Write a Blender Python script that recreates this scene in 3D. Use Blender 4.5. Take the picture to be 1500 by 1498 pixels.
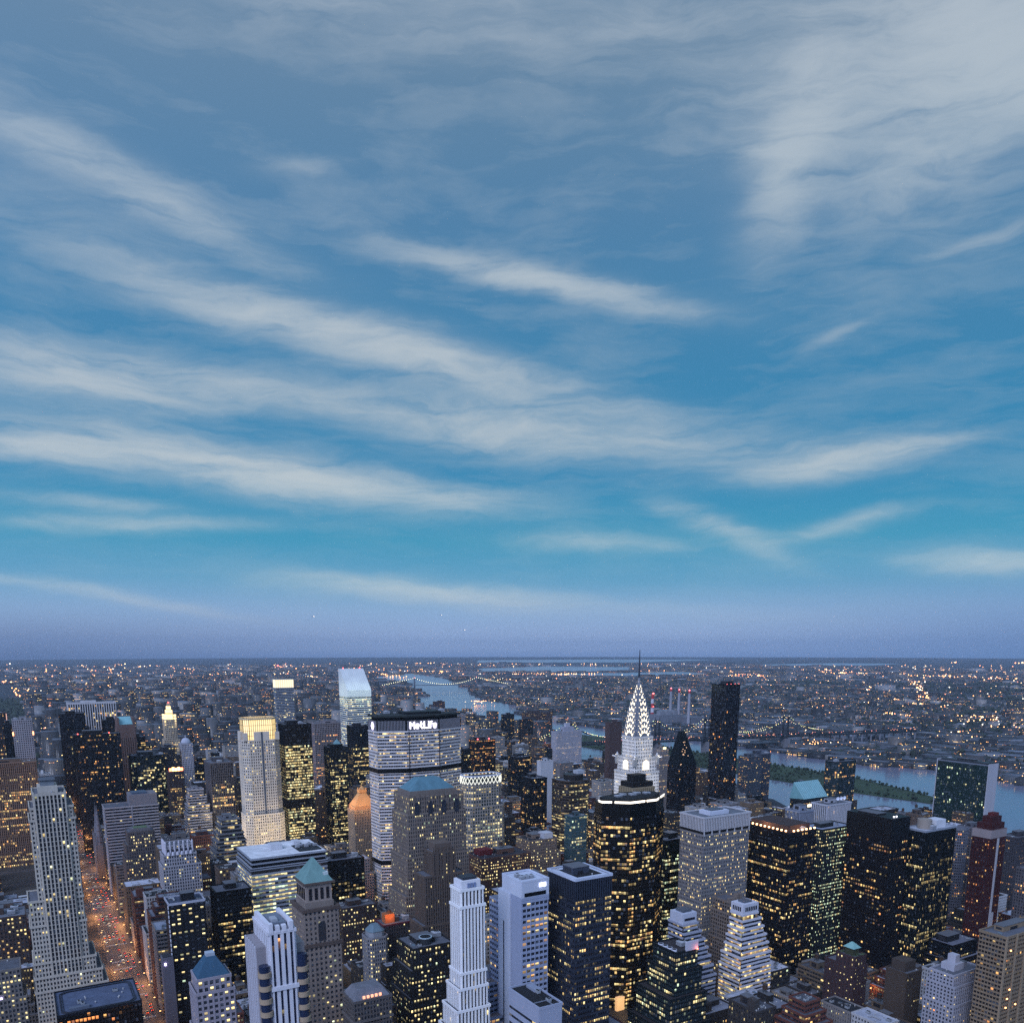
import bpy, math, random
import numpy as np
C = bpy.context.scene.collection
sc = bpy.context.scene
for o in list(bpy.data.objects): bpy.data.objects.remove(o)
R = math.radians
# ---------------------------------------------------------------- camera
cam_d = bpy.data.cameras.new('camera'); cam = bpy.data.objects.new('camera', cam_d); C.objects.link(cam)
cam.location = (0, 0, 321); cam.rotation_euler = (R(90 - 10.99), 0, -R(30.77))
cam_d.sensor_fit = 'HORIZONTAL'; cam_d.sensor_width = 36; cam_d.lens = 36 * 1229 / 1500
cam_d.shift_x = -6 / 1500; cam_d.shift_y = 439 / 1500; cam_d.clip_start = 1; cam_d.clip_end = 90000
sc.camera = cam
sc.view_settings.view_transform = 'Standard'; sc.view_settings.look = 'None'
sc.view_settings.exposure = 0.0; sc.view_settings.gamma = 1
sc.cycles.use_denoising = False
sc.cycles.max_bounces = 4; sc.cycles.diffuse_bounces = 2; sc.cycles.glossy_bounces = 2
sc.cycles.volume_bounces = 0; sc.cycles.transmission_bounces = 2
sc.cycles.sample_clamp_indirect = 0.7; sc.cycles.sample_clamp_direct = 3.2; sc.cycles.caustics_reflective = False
sc.cycles.use_adaptive_sampling = True; sc.cycles.adaptive_threshold = 0.02

def lin(r, g, b):
    f = lambda c: (c / 12.92 if c <= 0.04045 else ((c + 0.055) / 1.055) ** 2.4)
    return (f(r / 255), f(g / 255), f(b / 255))
# ---------------------------------------------------------------- sky
SKY = [(-22.611, 24.245, 0.114, -0.031, 0.245, 0.894, 0.62), (-10.006, 17.991, 0.075, -0.015, 0.157, 0.806, 1.0), (1.437, 21.439, 0.107, -0.02, 0.234, 1.235, 0.9), (-25.932, 14.933, 0.128, -0.002, 0.012, 0.641, 0.72), (-17.727, 10.555, 0.075, -0.007, 0.07, 0.715, 0.85), (-4.609, 13.772, 0.09, -0.01, 0.077, 0.724, 0.42), (6.7, 12.956, 0.071, -0.007, 0.067, 0.654, 0.4), (19.591, 10.895, 0.153, 0.014, -0.097, 1.087, 0.6), (13.308, 7.383, 0.195, -0.081, 0.481, 1.164, 0.42), (5.086, 6.632, 0.161, -0.007, 0.079, 1.83, 0.42), (20.628, 7.221, 0.272, 0.046, -0.322, 1.892, 0.42), (28.036, 4.713, 0.268, -0.027, 0.147, 1.474, 0.7), (-5.229, 3.589, 0.118, -0.009, 0.107, 1.35, 0.8), (-24.452, 3.123, 0.117, -0.017, 0.325, 2.226, 0.5), (-24.119, 7.197, 0.118, 0.002, -0.037, 2.01, 0.45), (15.825, 26.204, 0.092, 0.242, -0.476, 0.182, 0.85), (22.47, 28.335, 0.1, -0.001, 0.003, 0.358, 0.85), (-0.241, 32.058, 0.038, -0.001, 0.019, 0.589, 0.3), (-28.381, 10.753, 0.23, -0.003, 0.013, 1.176, 0.55), (26.881, 21.45, 0.357, 0.043, -0.319, 2.651, 0.35), (-13.225, 26.043, 0.422, 0.039, -0.231, 2.497, 0.3), (23.558, 24.431, 0.162, 0.017, -0.051, 0.483, 0.35), (-8.602, 9.748, 0.117, -0.009, 0.076, 1.032, 0.35), (10.948, 2.159, 0.056, -0.003, 0.061, 1.052, 0.18), (26.96, 28.935, 0.146, -0.069, 0.25, 0.528, 1.2), (-17.022, 15.406, 0.162, -0.019, 0.132, 1.138, 0.25), (19.487, 17.606, 0.454, 0.121, -0.892, 3.36, 0.2), (-26.195, 8.308, 0.237, -0.01, 0.107, 2.665, 0.4)]
world = bpy.data.worlds.new('World'); sc.world = world; world.use_nodes = True
class NT:
    def __init__(s, t): s.t = t; s.n = t.nodes; s.l = t.links
    def new(s, typ, **kw):
        n = s.n.new(typ)
        for k, v in kw.items(): setattr(n, k, v)
        return n
    def put(s, sock, v):
        if hasattr(v, 'is_output'): s.l.new(v, sock)
        elif v is not None:
            if sock.type == 'RGBA' and len(v) == 3: v = (*v, 1)
            sock.default_value = v
    def m(s, op, a, b=None, c=None, clamp=False):
        n = s.new('ShaderNodeMath', operation=op, use_clamp=clamp)
        for i, x in enumerate((a, b, c)): s.put(n.inputs[i], x)
        return n.outputs[0]
    def vm(s, op, a, b=None, out=0, scale=None):
        n = s.new('ShaderNodeVectorMath', operation=op)
        s.put(n.inputs[0], a); s.put(n.inputs[1], b)
        if scale is not None: s.put(n.inputs['Scale'], scale)
        return n.outputs['Value'] if op in ('DOT_PRODUCT', 'LENGTH', 'DISTANCE') else n.outputs['Vector']
    def mix(s, f, a, b, bt='MIX'):
        n = s.new('ShaderNodeMix', data_type='RGBA', blend_type=bt)
        s.put(n.inputs[0], f); s.put(n.inputs[6], a); s.put(n.inputs[7], b)
        return n.outputs[2]
    def ramp(s, f, stops, interp='LINEAR'):
        n = s.new('ShaderNodeValToRGB'); r = n.color_ramp; r.interpolation = interp
        while len(r.elements) < len(stops): r.elements.new(0.5)
        for e, (p, c) in zip(r.elements, stops): e.position = p; e.color = (*c, 1)
        s.put(n.inputs[0], f); return n.outputs[0]
    def noise(s, v, scale, detail=3, rough=0.5, dist=0.0):
        n = s.new('ShaderNodeTexNoise'); s.put(n.inputs['Vector'], v)
        n.inputs['Scale'].default_value = scale; n.inputs['Detail'].default_value = detail
        n.inputs['Roughness'].default_value = rough; n.inputs['Distortion'].default_value = dist
        return n
    def comb(s, x, y, z=0.0):
        n = s.new('ShaderNodeCombineXYZ')
        for i, q in enumerate((x, y, z)): s.put(n.inputs[i], q)
        return n.outputs[0]
    def sep(s, v):
        n = s.new('ShaderNodeSeparateXYZ'); s.put(n.inputs[0], v); return n.outputs
SUN_EL, SUN_AZ = 38.0, 236.0      # soft bright afterglow, behind and left of the viewer (azimuth from +y, clockwise)
def make_sky():
    T = NT(world.node_tree); T.n.clear()
    d = T.new('ShaderNodeTexCoord').outputs['Generated']
    x, y, z = T.sep(d)[:]
    el = T.m('MULTIPLY', T.m('ARCSINE', z), 57.2958)
    ca, sa = math.cos(R(30.77)), math.sin(R(30.77))
    xr = T.m('SUBTRACT', T.m('MULTIPLY', x, ca), T.m('MULTIPLY', y, sa))
    yr = T.m('ADD', T.m('MULTIPLY', x, sa), T.m('MULTIPLY', y, ca))
    az = T.m('MULTIPLY', T.m('ARCTAN2', xr, yr), 57.2958)
    P0 = T.comb(az, el)
    # wind-drawn warp of the cloud sheet
    nw = T.noise(T.vm('MULTIPLY', P0, (0.05, 0.13, 0)), 1.0, 4, 0.55)
    nw2 = T.noise(T.vm('MULTIPLY', P0, (0.25, 0.5, 0)), 1.0, 4, 0.6)
    off = T.vm('SCALE', T.vm('SUBTRACT', nw.outputs['Color'], (0.5, 0.5, 0.5)), scale=3.2)
    off = T.vm('ADD', off, T.vm('SCALE', T.vm('SUBTRACT', nw2.outputs['Color'], (0.5, 0.5, 0.5)), scale=1.0))
    off = T.vm('MULTIPLY', off, (1.6, 0.75, 0))
    P = T.vm('ADD', P0, off)
    tot = None
    for (ac, ec, ux, uy, vx, vy, s) in SKY:
        q = T.vm('SUBTRACT', P, (ac, ec, 0))
        u = T.vm('DOT_PRODUCT', q, (ux, uy, 0)); v = T.vm('DOT_PRODUCT', q, (vx, vy, 0))
        r2 = T.m('MULTIPLY_ADD', u, u, T.m('MULTIPLY', v, v))
        g = T.m('POWER', 0.33, r2)
        tot = T.m('MULTIPLY', g, s) if tot is None else T.m('MULTIPLY_ADD', g, s, tot)
    fib = T.noise(T.vm('MULTIPLY', T.vm('ADD', P, T.vm('SCALE', off, scale=0.6)), (0.12, 0.8, 0)), 1.0, 9, 0.64, 0.3).outputs['Fac']
    fine = T.noise(T.vm('MULTIPLY', P, (0.5, 1.6, 0)), 1.0, 6, 0.65).outputs['Fac']
    patch = T.noise(T.vm('MULTIPLY', P0, (0.06, 0.16, 0)), 1.0, 5, 0.6).outputs['Fac']
    fibs = T.m('MULTIPLY_ADD', T.m('SUBTRACT', fib, 0.5), 2.8, 0.85)
    fibs = T.m('MULTIPLY_ADD', T.m('SUBTRACT', fine, 0.5), 0.5, fibs)
    dens = T.m('MULTIPLY', T.m('POWER', tot, 1.25), T.m('MULTIPLY', T.m('MAXIMUM', fibs, 0.05), 1.75))
    # thin veil, thicker with elevation
    veil = T.m('MULTIPLY', T.m('SUBTRACT', T.m('MULTIPLY_ADD', patch, 0.8, T.m('MULTIPLY', fib, 0.6)), 0.66), 1.0)
    vel = T.m('MULTIPLY', T.m('MULTIPLY', el, 1 / 26.0, clamp=True), 0.9)
    veil = T.m('MULTIPLY', T.m('MAXIMUM', veil, 0.0), T.m('ADD', vel, 0.22))
    dens = T.m('ADD', dens, veil)
    dens = T.m('SUBTRACT', 1.0, T.m('POWER', 0.30, dens), clamp=True)
    t = T.m('DIVIDE', T.m('ADD', el, 2.0), 50.0, clamp=True)
    st = [(-2, (60, 95, 150)), (-0.9, (92, 128, 184)), (-0.5, (118, 150, 204)), (0.0, (146, 172, 216)), (1.0, (146, 175, 219)), (2.4, (136, 174, 216)), (4.2, (94, 160, 200)),
          (6.8, (56, 150, 188)), (10.7, (42, 134, 180)), (17, (58, 130, 174)), (24, (78, 128, 168)), (31, (98, 132, 162)), (45, (112, 138, 165))]
    base = T.ramp(t, [((e + 2) / 50, lin(*c)) for e, c in st])
    cl = T.ramp(t, [((e + 2) / 50, lin(*c)) for e, c in [(0, (150, 172, 212)), (4, (190, 206, 214)), (12, (202, 208, 210)), (25, (182, 195, 205)), (40, (182, 191, 202))]])
    col = T.mix(T.m('MULTIPLY', dens, 0.92), base, cl)
    # vignette darkening put into the sky colour, low on the left
    dk = T.m('MULTIPLY', T.m('POWER', 2.718, T.m('MULTIPLY', T.m('POWER', T.m('DIVIDE', T.m('MAXIMUM', T.m('ADD', el, 1.0), 0.0), 2.3), 2.0), -1.0)),
             T.m('DIVIDE', T.m('SUBTRACT', -6.0, az), 24.0, clamp=True))
    col = T.mix(T.m('MULTIPLY', dk, 0.88), col, lin(66, 90, 132))
    # right side a little deeper blue near the horizon
    dr = T.m('MULTIPLY', T.m('DIVIDE', T.m('SUBTRACT', az, 12.0), 18.0, clamp=True), T.m('DIVIDE', T.m('SUBTRACT', 5.0, el), 5.0, clamp=True))
    col = T.mix(T.m('MULTIPLY', dr, 0.75), col, lin(84, 130, 188))
    # afterglow: brighter, paler cloud behind the viewer in the west
    west = T.vm('DOT_PRODUCT', d, (math.sin(R(SUN_AZ)) * 0.94, math.cos(R(SUN_AZ)) * 0.94, 0.34))
    glow = T.m('POWER', T.m('MULTIPLY_ADD', west, 0.5, 0.5, clamp=True), 3.0)
    glow = T.m('MULTIPLY', glow, T.m('MULTIPLY', T.m('ADD', z, 0.02), 12.0, clamp=True))
    col = T.mix(glow, col, (0.56, 0.77, 1.42))
    bg = T.new('ShaderNodeBackground'); T.put(bg.inputs[0], col); bg.inputs[1].default_value = 0.95
    ns = T.new('ShaderNodeTexSky', sky_type='NISHITA', sun_disc=False)
    ns.sun_elevation = R(7.0); ns.sun_rotation = R(SUN_AZ); ns.altitude = 300
    bg2 = T.new('ShaderNodeBackground'); T.put(bg2.inputs[0], ns.outputs[0]); bg2.inputs[1].default_value = 0.006
    add = T.new('ShaderNodeAddShader'); T.l.new(bg.outputs[0], add.inputs[0]); T.l.new(bg2.outputs[0], add.inputs[1])
    out = T.new('ShaderNodeOutputWorld'); T.l.new(add.outputs[0], out.inputs[0])
    world.cycles.sampling_method = 'MANUAL'; world.cycles.sample_map_resolution = 512
make_sky()
sun_d = bpy.data.lights.new('afterglow_sun', 'SUN'); sun_d.energy = 2.0; sun_d.angle = R(30); sun_d.color = (0.70, 0.77, 1.0)
sun = bpy.data.objects.new('afterglow_sun', sun_d); C.objects.link(sun)
sun.rotation_euler = (R(90 - SUN_EL), 0, R(180 - SUN_AZ))
sun.location = (0, 0, 2000)
HAZE = 0.000026
# ---------------------------------------------------------------- materials
MATS = {}
def new_mat(name):
    m = bpy.data.materials.new(name); m.use_nodes = True; MATS[name] = m
    T = NT(m.node_tree); T.n.clear()
    out = T.new('ShaderNodeOutputMaterial'); b = T.new('ShaderNodeBsdfPrincipled'); T.l.new(b.outputs[0], out.inputs[0])
    try: m.cycles.emission_sampling = 'NONE'
    except Exception: pass
    return m, T, b, out
def attr(T, n, typ='GEOMETRY'):
    a = T.new('ShaderNodeAttribute'); a.attribute_name = n; return a
def surface(name, rough, metal=0.0, var=0.35, scale=0.09, streak=True, spec=0.4):
    m, T, b, out = new_mat(name)
    col = attr(T, 'col').outputs['Color']
    pos = T.new('ShaderNodeNewGeometry').outputs['Position']
    n1 = T.noise(T.vm('MULTIPLY', pos, (1, 1, 0.25)) if streak else pos, scale, 5, 0.65).outputs['Fac']
    n2 = T.noise(pos, scale * 9, 3, 0.6).outputs['Fac']
    f = T.m('MULTIPLY_ADD', T.m('SUBTRACT', n1, 0.5), var * 2.2, 1.0)
    f = T.m('MULTIPLY_ADD', T.m('SUBTRACT', n2, 0.5), var * 0.9, f)
    if name not in ('paint', 'foliage', 'land', 'asphalt'):      # deep, contrasty albedos
        c3 = T.sep(col); col = T.comb(*[T.m('MULTIPLY', T.m('POWER', q, 1.6), 1.12) for q in c3])
    T.put(b.inputs['Base Color'], T.vm('MINIMUM', T.vm('SCALE', col, scale=f), (0.86, 0.86, 0.86)))
    b.inputs['Roughness'].default_value = rough; b.inputs['Metallic'].default_value = metal
    b.inputs['Specular IOR Level'].default_value = spec
    return m
surface('masonry', 0.85, var=0.32); surface('concrete', 0.75, var=0.18); surface('metal_panel', 0.5, 0.0, 0.15, spec=0.22)
surface('roofing', 0.9, var=0.55, scale=0.16, streak=False); surface('copper', 0.7, var=0.4, scale=0.2)
surface('steel', 0.45, 0.6, 0.2); surface('asphalt', 0.55, var=0.5, scale=0.05, streak=False, spec=0.5)
surface('paint', 0.3, 0.0, 0.05); surface('foliage', 0.8, var=0.8, scale=0.3, streak=False); surface('land', 0.9, var=0.9, scale=0.004, streak=False)
def lamp_mat():
    m, T, b, out = new_mat('lamp')
    col = attr(T, 'col').outputs['Color']
    T.put(b.inputs['Base Color'], (0.4, 0.4, 0.4)); T.put(b.inputs['Emission Color'], col); b.inputs['Emission Strength'].default_value = 1.0
lamp_mat()
def cell_light(T, par, uv, gain=1.0):
    """per-window lights from UV cells: returns (lit mask, colour, strength, dark variation)"""
    p = T.sep(par)
    fu = T.m('FLOOR', T.sep(uv)[0]); fv = T.m('FLOOR', T.sep(uv)[1])
    def wn(a, b_, c):
        n = T.new('ShaderNodeTexWhiteNoise', noise_dimensions='3D'); T.put(n.inputs['Vector'], T.comb(a, b_, c)); return n
    w1 = wn(fu, fv, 0.3); w2 = wn(T.m('FLOOR', T.m('MULTIPLY', fu, 0.26)), fv, 7.7)
    w3 = wn(3.1, fv, T.m('FLOOR', T.m('MULTIPLY', fu, 0.01)))
    r, g, bl = T.sep(w1.outputs['Color'])[:]
    th = T.m('MULTIPLY', T.m('POWER', w2.outputs['Value'], 3.0), 3.0)
    th = T.m('MULTIPLY', T.m('ADD', th, 0.12), T.m('MULTIPLY_ADD', T.m('POWER', w3.outputs['Value'], 4.0), 3.6, 0.16))
    q = T.m('MULTIPLY', th, p[0]); full = T.m('LESS_THAN', r, q); dim = T.m('LESS_THAN', r, T.m('MULTIPLY', q, 1.9))
    lit = T.m('MULTIPLY_ADD', full, 0.86, T.m('MULTIPLY', dim, 0.14))
    hue = T.m('ADD', T.m('MULTIPLY', T.m('ADD', T.m('MULTIPLY', g, 0.55), T.m('MULTIPLY', w2.outputs['Value'], 0.45)), 0.75), T.m('SUBTRACT', p[1], 0.4), clamp=True)
    colr = T.ramp(hue, [(0, (0.75, 0.98, 0.66)), (0.22, (1.0, 0.86, 0.44)), (0.55, (1.0, 0.74, 0.30)), (0.8, (1.0, 0.52, 0.17)), (1, (1.0, 0.34, 0.10))])
    st = T.m('MULTIPLY', T.m('MULTIPLY_ADD', T.m('POWER', bl, 2.0), 1.9, 0.45), gain)
    return lit, colr, st, bl, g
def glazing_mat():
    m, T, b, out = new_mat('glazing')
    uv = T.new('ShaderNodeUVMap', uv_map='uv').outputs[0]
    par = attr(T, 'par').outputs['Vector']; col = attr(T, 'col').outputs['Color']
    lit, colr, st, bl, g = cell_light(T, par, uv)
    fr = T.vm('FRACTION', uv); fx, fy = T.sep(fr)[0], T.sep(fr)[1]
    inside = T.m('MULTIPLY', T.m('MULTIPLY_ADD', fy, 0.9, 0.45), T.m('MULTIPLY_ADD', T.noise(T.vm('MULTIPLY', uv, (7.3, 4.1, 1)), 1.0, 2).outputs['Fac'], 1.1, 0.35))
    mull = T.m('GREATER_THAN', T.m('ABSOLUTE', T.m('SUBTRACT', fx, 0.5)), 0.46)
    half = T.m('MULTIPLY_ADD', T.m('GREATER_THAN', fy, T.m('MULTIPLY', T.m('FRACT', T.m('MULTIPLY', bl, 7.3)), 0.62)), 0.8, 0.2)
    lit = T.m('MULTIPLY', lit, half)
    e = T.m('MULTIPLY', T.m('MULTIPLY', lit, st), T.m('MULTIPLY', inside, T.m('SUBTRACT', 1.0, T.m('MULTIPLY', mull, 0.8))))
    blind = T.m('MULTIPLY', T.m('GREATER_THAN', g, 0.72), T.m('GREATER_THAN', fy, T.m('MULTIPLY', bl, 0.9)))
    base = T.mix(T.m('MULTIPLY', blind, 0.32), col, (0.20, 0.24, 0.30))
    T.put(b.inputs['Base Color'], base); b.inputs['Roughness'].default_value = 0.12
    T.put(b.inputs['Roughness'], T.m('MULTIPLY_ADD', g, 0.12, 0.06))
    b.inputs['Specular IOR Level'].default_value = 0.36
    T.put(b.inputs['Emission Color'], colr); T.put(b.inputs['Emission Strength'], e)
glazing_mat()
def facade_mat():
    """far buildings: wall and window openings in one sheet"""
    m, T, b, out = new_mat('far_facade')
    uv = T.new('ShaderNodeUVMap', uv_map='uv').outputs[0]
    par = attr(T, 'par').outputs['Vector']; col = attr(T, 'col').outputs['Color']
    lit, colr, st, bl, g = cell_light(T, par, uv, 1.6)
    fr = T.vm('FRACTION', uv); fx, fy = T.sep(fr)[0], T.sep(fr)[1]
    win = T.m('MULTIPLY', T.m('LESS_THAN', T.m('ABSOLUTE', T.m('SUBTRACT', fx, 0.5)), 0.28), T.m('LESS_THAN', T.m('ABSOLUTE', T.m('SUBTRACT', fy, 0.5)), 0.26))
    win = T.m('MULTIPLY', win, T.m('GREATER_THAN', T.sep(uv)[1], 0.0))
    pos = T.new('ShaderNodeNewGeometry').outputs['Position']
    n1 = T.noise(pos, 0.08, 4, 0.6).outputs['Fac']
    c3 = T.sep(col); col = T.comb(*[T.m('MULTIPLY', T.m('POWER', q, 1.3), 1.1) for q in c3])
    wall = T.vm('SCALE', col, scale=T.m('MULTIPLY_ADD', T.m('SUBTRACT', n1, 0.5), 0.8, 1.0))
    T.put(b.inputs['Base Color'], T.mix(win, wall, (0.02, 0.025, 0.035)))
    T.put(b.inputs['Roughness'], T.m('MULTIPLY_ADD', win, -0.65, 0.85))
    T.put(b.inputs['Emission Color'], colr); T.put(b.inputs['Emission Strength'], T.m('MULTIPLY', T.m('MULTIPLY', lit, win), st))
facade_mat()
def water_mat():
    m, T, b, out = new_mat('water')
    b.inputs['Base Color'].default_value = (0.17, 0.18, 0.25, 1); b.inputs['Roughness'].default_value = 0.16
    b.inputs['Specular IOR Level'].default_value = 0.9; b.inputs['IOR'].default_value = 1.5
    pos = T.new('ShaderNodeNewGeometry').outputs['Position']
    n1 = T.noise(pos, 0.05, 4, 0.6).outputs['Fac']; n2 = T.noise(pos, 0.004, 3, 0.5).outputs['Fac']
    bp = T.new('ShaderNodeBump'); bp.inputs['Strength'].default_value = 0.25; bp.inputs['Distance'].default_value = 2.0
    T.put(bp.inputs['Height'], n1); T.l.new(bp.outputs[0], b.inputs['Normal'])
    T.put(b.inputs['Roughness'], T.m('MULTIPLY_ADD', n2, 0.2, 0.08))
water_mat()
# ---------------------------------------------------------------- mesh builder
class MB:
    def __init__(s): s.v = []; s.f = []; s.uv = []; s.par = []; s.col = []
    def poly(s, pts, col=(0.5, 0.5, 0.5), uv=None, par=(0, 0)):
        i = len(s.v); s.v.extend(pts); n = len(pts)
        s.f.append(tuple(range(i, i + n))); s.col.append(col); s.par.append(par)
        s.uv.extend(uv if uv else [(0, 0)] * n)
    def box(s, x0, x1, y0, y1, z0, z1, col=(0.5, 0.5, 0.5), bottom=False, uv=None, par=(0, 0)):
        a, b, c, d = (x0, y0), (x1, y0), (x1, y1), (x0, y1)
        s.prism([a, b, c, d], z0, z1, col, bottom, uv, par)
    def prism(s, pts, z0, z1, col=(0.5, 0.5, 0.5), bottom=False, uv=None, par=(0, 0), top=True, topcol=None):
        n = len(pts)
        for i in range(n):
            p, q = pts[i], pts[(i + 1) % n]
            u = None
            if uv:
                L = math.hypot(q[0] - p[0], q[1] - p[1]); nb = max(1, round(L / uv[0])); nf = max(1, round((z1 - z0) / uv[1]))
                u0 = 37 * i + uv[2]; u = [(u0, 0), (u0 + nb, 0), (u0 + nb, nf), (u0, nf)]
            s.poly([(*p, z0), (*q, z0), (*q, z1), (*p, z1)], col, u, par)
        if top: s.poly([(*p, z1) for p in pts], topcol or col, [(0, -1)] * n, (0, 0))
        if bottom: s.poly([(*p, z0) for p in reversed(pts)], col, [(0, -1)] * n)
    def loft(s, p0, z0, p1, z1, col, cap=True):
        n = len(p0)
        for i in range(n):
            j = (i + 1) % n
            s.poly([(*p0[i], z0), (*p0[j], z0), (*p1[j], z1), (*p1[i], z1)], col)
        if cap: s.poly([(*p, z1) for p in p1], col)
    def cyl(s, x, y, r, z0, z1, col=(0.5, 0.5, 0.5), n=12, r1=None, cap=True, rot=0.0):
        r1 = r if r1 is None else r1
        c = lambda q: [(x + q * math.cos(rot + 2 * math.pi * k / n), y + q * math.sin(rot + 2 * math.pi * k / n)) for k in range(n)]
        if r1 < 1e-4:
            for k in range(n): p = c(r); s.poly([(*p[k], z0), (*p[(k + 1) % n], z0), (x, y, z1)], col)
        else: s.loft(c(r), z0, c(r1), z1, col, cap)
    def tube(s, p, q, r, col=(0.5, 0.5, 0.5), n=5):
        a = np.array(p, float); b = np.array(q, float); d = b - a; d /= max(1e-9, np.linalg.norm(d))
        e = np.cross(d, (0, 0, 1) if abs(d[2]) < 0.9 else (1, 0, 0)); e /= np.linalg.norm(e); g = np.cross(d, e)
        ring = [e * math.cos(2 * math.pi * k / n) + g * math.sin(2 * math.pi * k / n) for k in range(n)]
        for k in range(n):
            o, w = ring[k] * r, ring[(k + 1) % n] * r
            s.poly([tuple(a + w), tuple(a + o), tuple(b + o), tuple(b + w)], col)
        s.poly([tuple(a + o * r) for o in ring], col); s.poly([tuple(b + o * r) for o in reversed(ring)], col)
    def ball(s, x, y, z, r, col, sz=1.0):
        V = [(r, 0, 0), (0, r, 0), (-r, 0, 0), (0, -r, 0)]
        for k in range(4):
            a, b = V[k], V[(k + 1) % 4]
            s.poly([(x + a[0], y + a[1], z), (x + b[0], y + b[1], z), (x, y, z + r * sz)], col)
            s.poly([(x + b[0], y + b[1], z), (x + a[0], y + a[1], z), (x, y, z - r * sz)], col)
    def mesh(s, name, mat, off=(0, 0, 0)):
        me = bpy.data.meshes.new(name)
        v = np.array(s.v, np.float64).reshape(-1, 3) - np.array(off)
        lt = np.array([len(f) for f in s.f], np.int32); nl = int(lt.sum())
        me.vertices.add(len(v)); me.vertices.foreach_set('co', v.astype(np.float32).ravel())
        me.loops.add(nl); me.loops.foreach_set('vertex_index', np.concatenate([np.array(f, np.int32) for f in s.f]))
        me.polygons.add(len(lt)); me.polygons.foreach_set('loop_start', np.concatenate([[0], np.cumsum(lt)[:-1]]).astype(np.int32))
        me.uv_layers.new(name='uv'); me.uv_layers['uv'].data.foreach_set('uv', np.array(s.uv, np.float32).ravel())
        a = me.attributes.new('col', 'FLOAT_COLOR', 'FACE')
        a.data.foreach_set('color', np.hstack([np.array(s.col, np.float32).reshape(-1, 3), np.ones((len(lt), 1), np.float32)]).ravel())
        a = me.attributes.new('par', 'FLOAT_VECTOR', 'FACE')
        a.data.foreach_set('vector', np.hstack([np.array(s.par, np.float32).reshape(-1, 2), np.zeros((len(lt), 1), np.float32)]).ravel())
        me.update(calc_edges=True)
        me.materials.append(MATS[mat]); return me
    def build(s, name, mat, parent=None, label=None):
        if not s.f: return None
        off = tuple(parent.location) if parent is not None else (0, 0, 0)
        if parent is not None and parent.parent is not None: off = tuple(np.array(off) + np.array(parent.parent.location))
        o = bpy.data.objects.new(name, s.mesh(name, mat, off)); C.objects.link(o)
        if parent is not None: o.parent = parent
        if label: o['label'] = label
        return o
def tag(o, label, cat, group=None):
    o['label'] = label; o['category'] = cat
    if group: o['group'] = group
    return o
def empty(name, loc, label, cat, group=None):
    o = bpy.data.objects.new(name, None); C.objects.link(o); o.location = loc; o.empty_display_size = 2
    return tag(o, label, cat, group)
def link(me, name, parent, loc, rz=0.0, scale=None):
    o = bpy.data.objects.new(name, me); C.objects.link(o); o.parent = parent; o.location = loc
    if rz: o.rotation_euler = (0, 0, rz)
    if scale: o.scale = scale
    return o
def kind(o, k): o['kind'] = k; return o
def offset(pts, d):
    n = len(pts); out = []
    for i in range(n):
        p0, p, p1 = pts[i - 1], pts[i], pts[(i + 1) % n]
        def nrm(a, b):
            L = math.hypot(b[0] - a[0], b[1] - a[1]); return ((b[1] - a[1]) / L, -(b[0] - a[0]) / L)
        n0, n1 = nrm(p0, p), nrm(p, p1)
        k = 1 + n0[0] * n1[0] + n0[1] * n1[1]
        out.append((p[0] + d * (n0[0] + n1[0]) / k, p[1] + d * (n0[1] + n1[1]) / k))
    return out
def rect(x0, x1, y0, y1, ch=0):
    if not ch: return [(x0, y0), (x1, y0), (x1, y1), (x0, y1)]
    return [(x0 + ch, y0), (x1 - ch, y0), (x1, y0 + ch), (x1, y1 - ch), (x1 - ch, y1), (x0 + ch, y1), (x0, y1 - ch), (x0, y0 + ch)]

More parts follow.
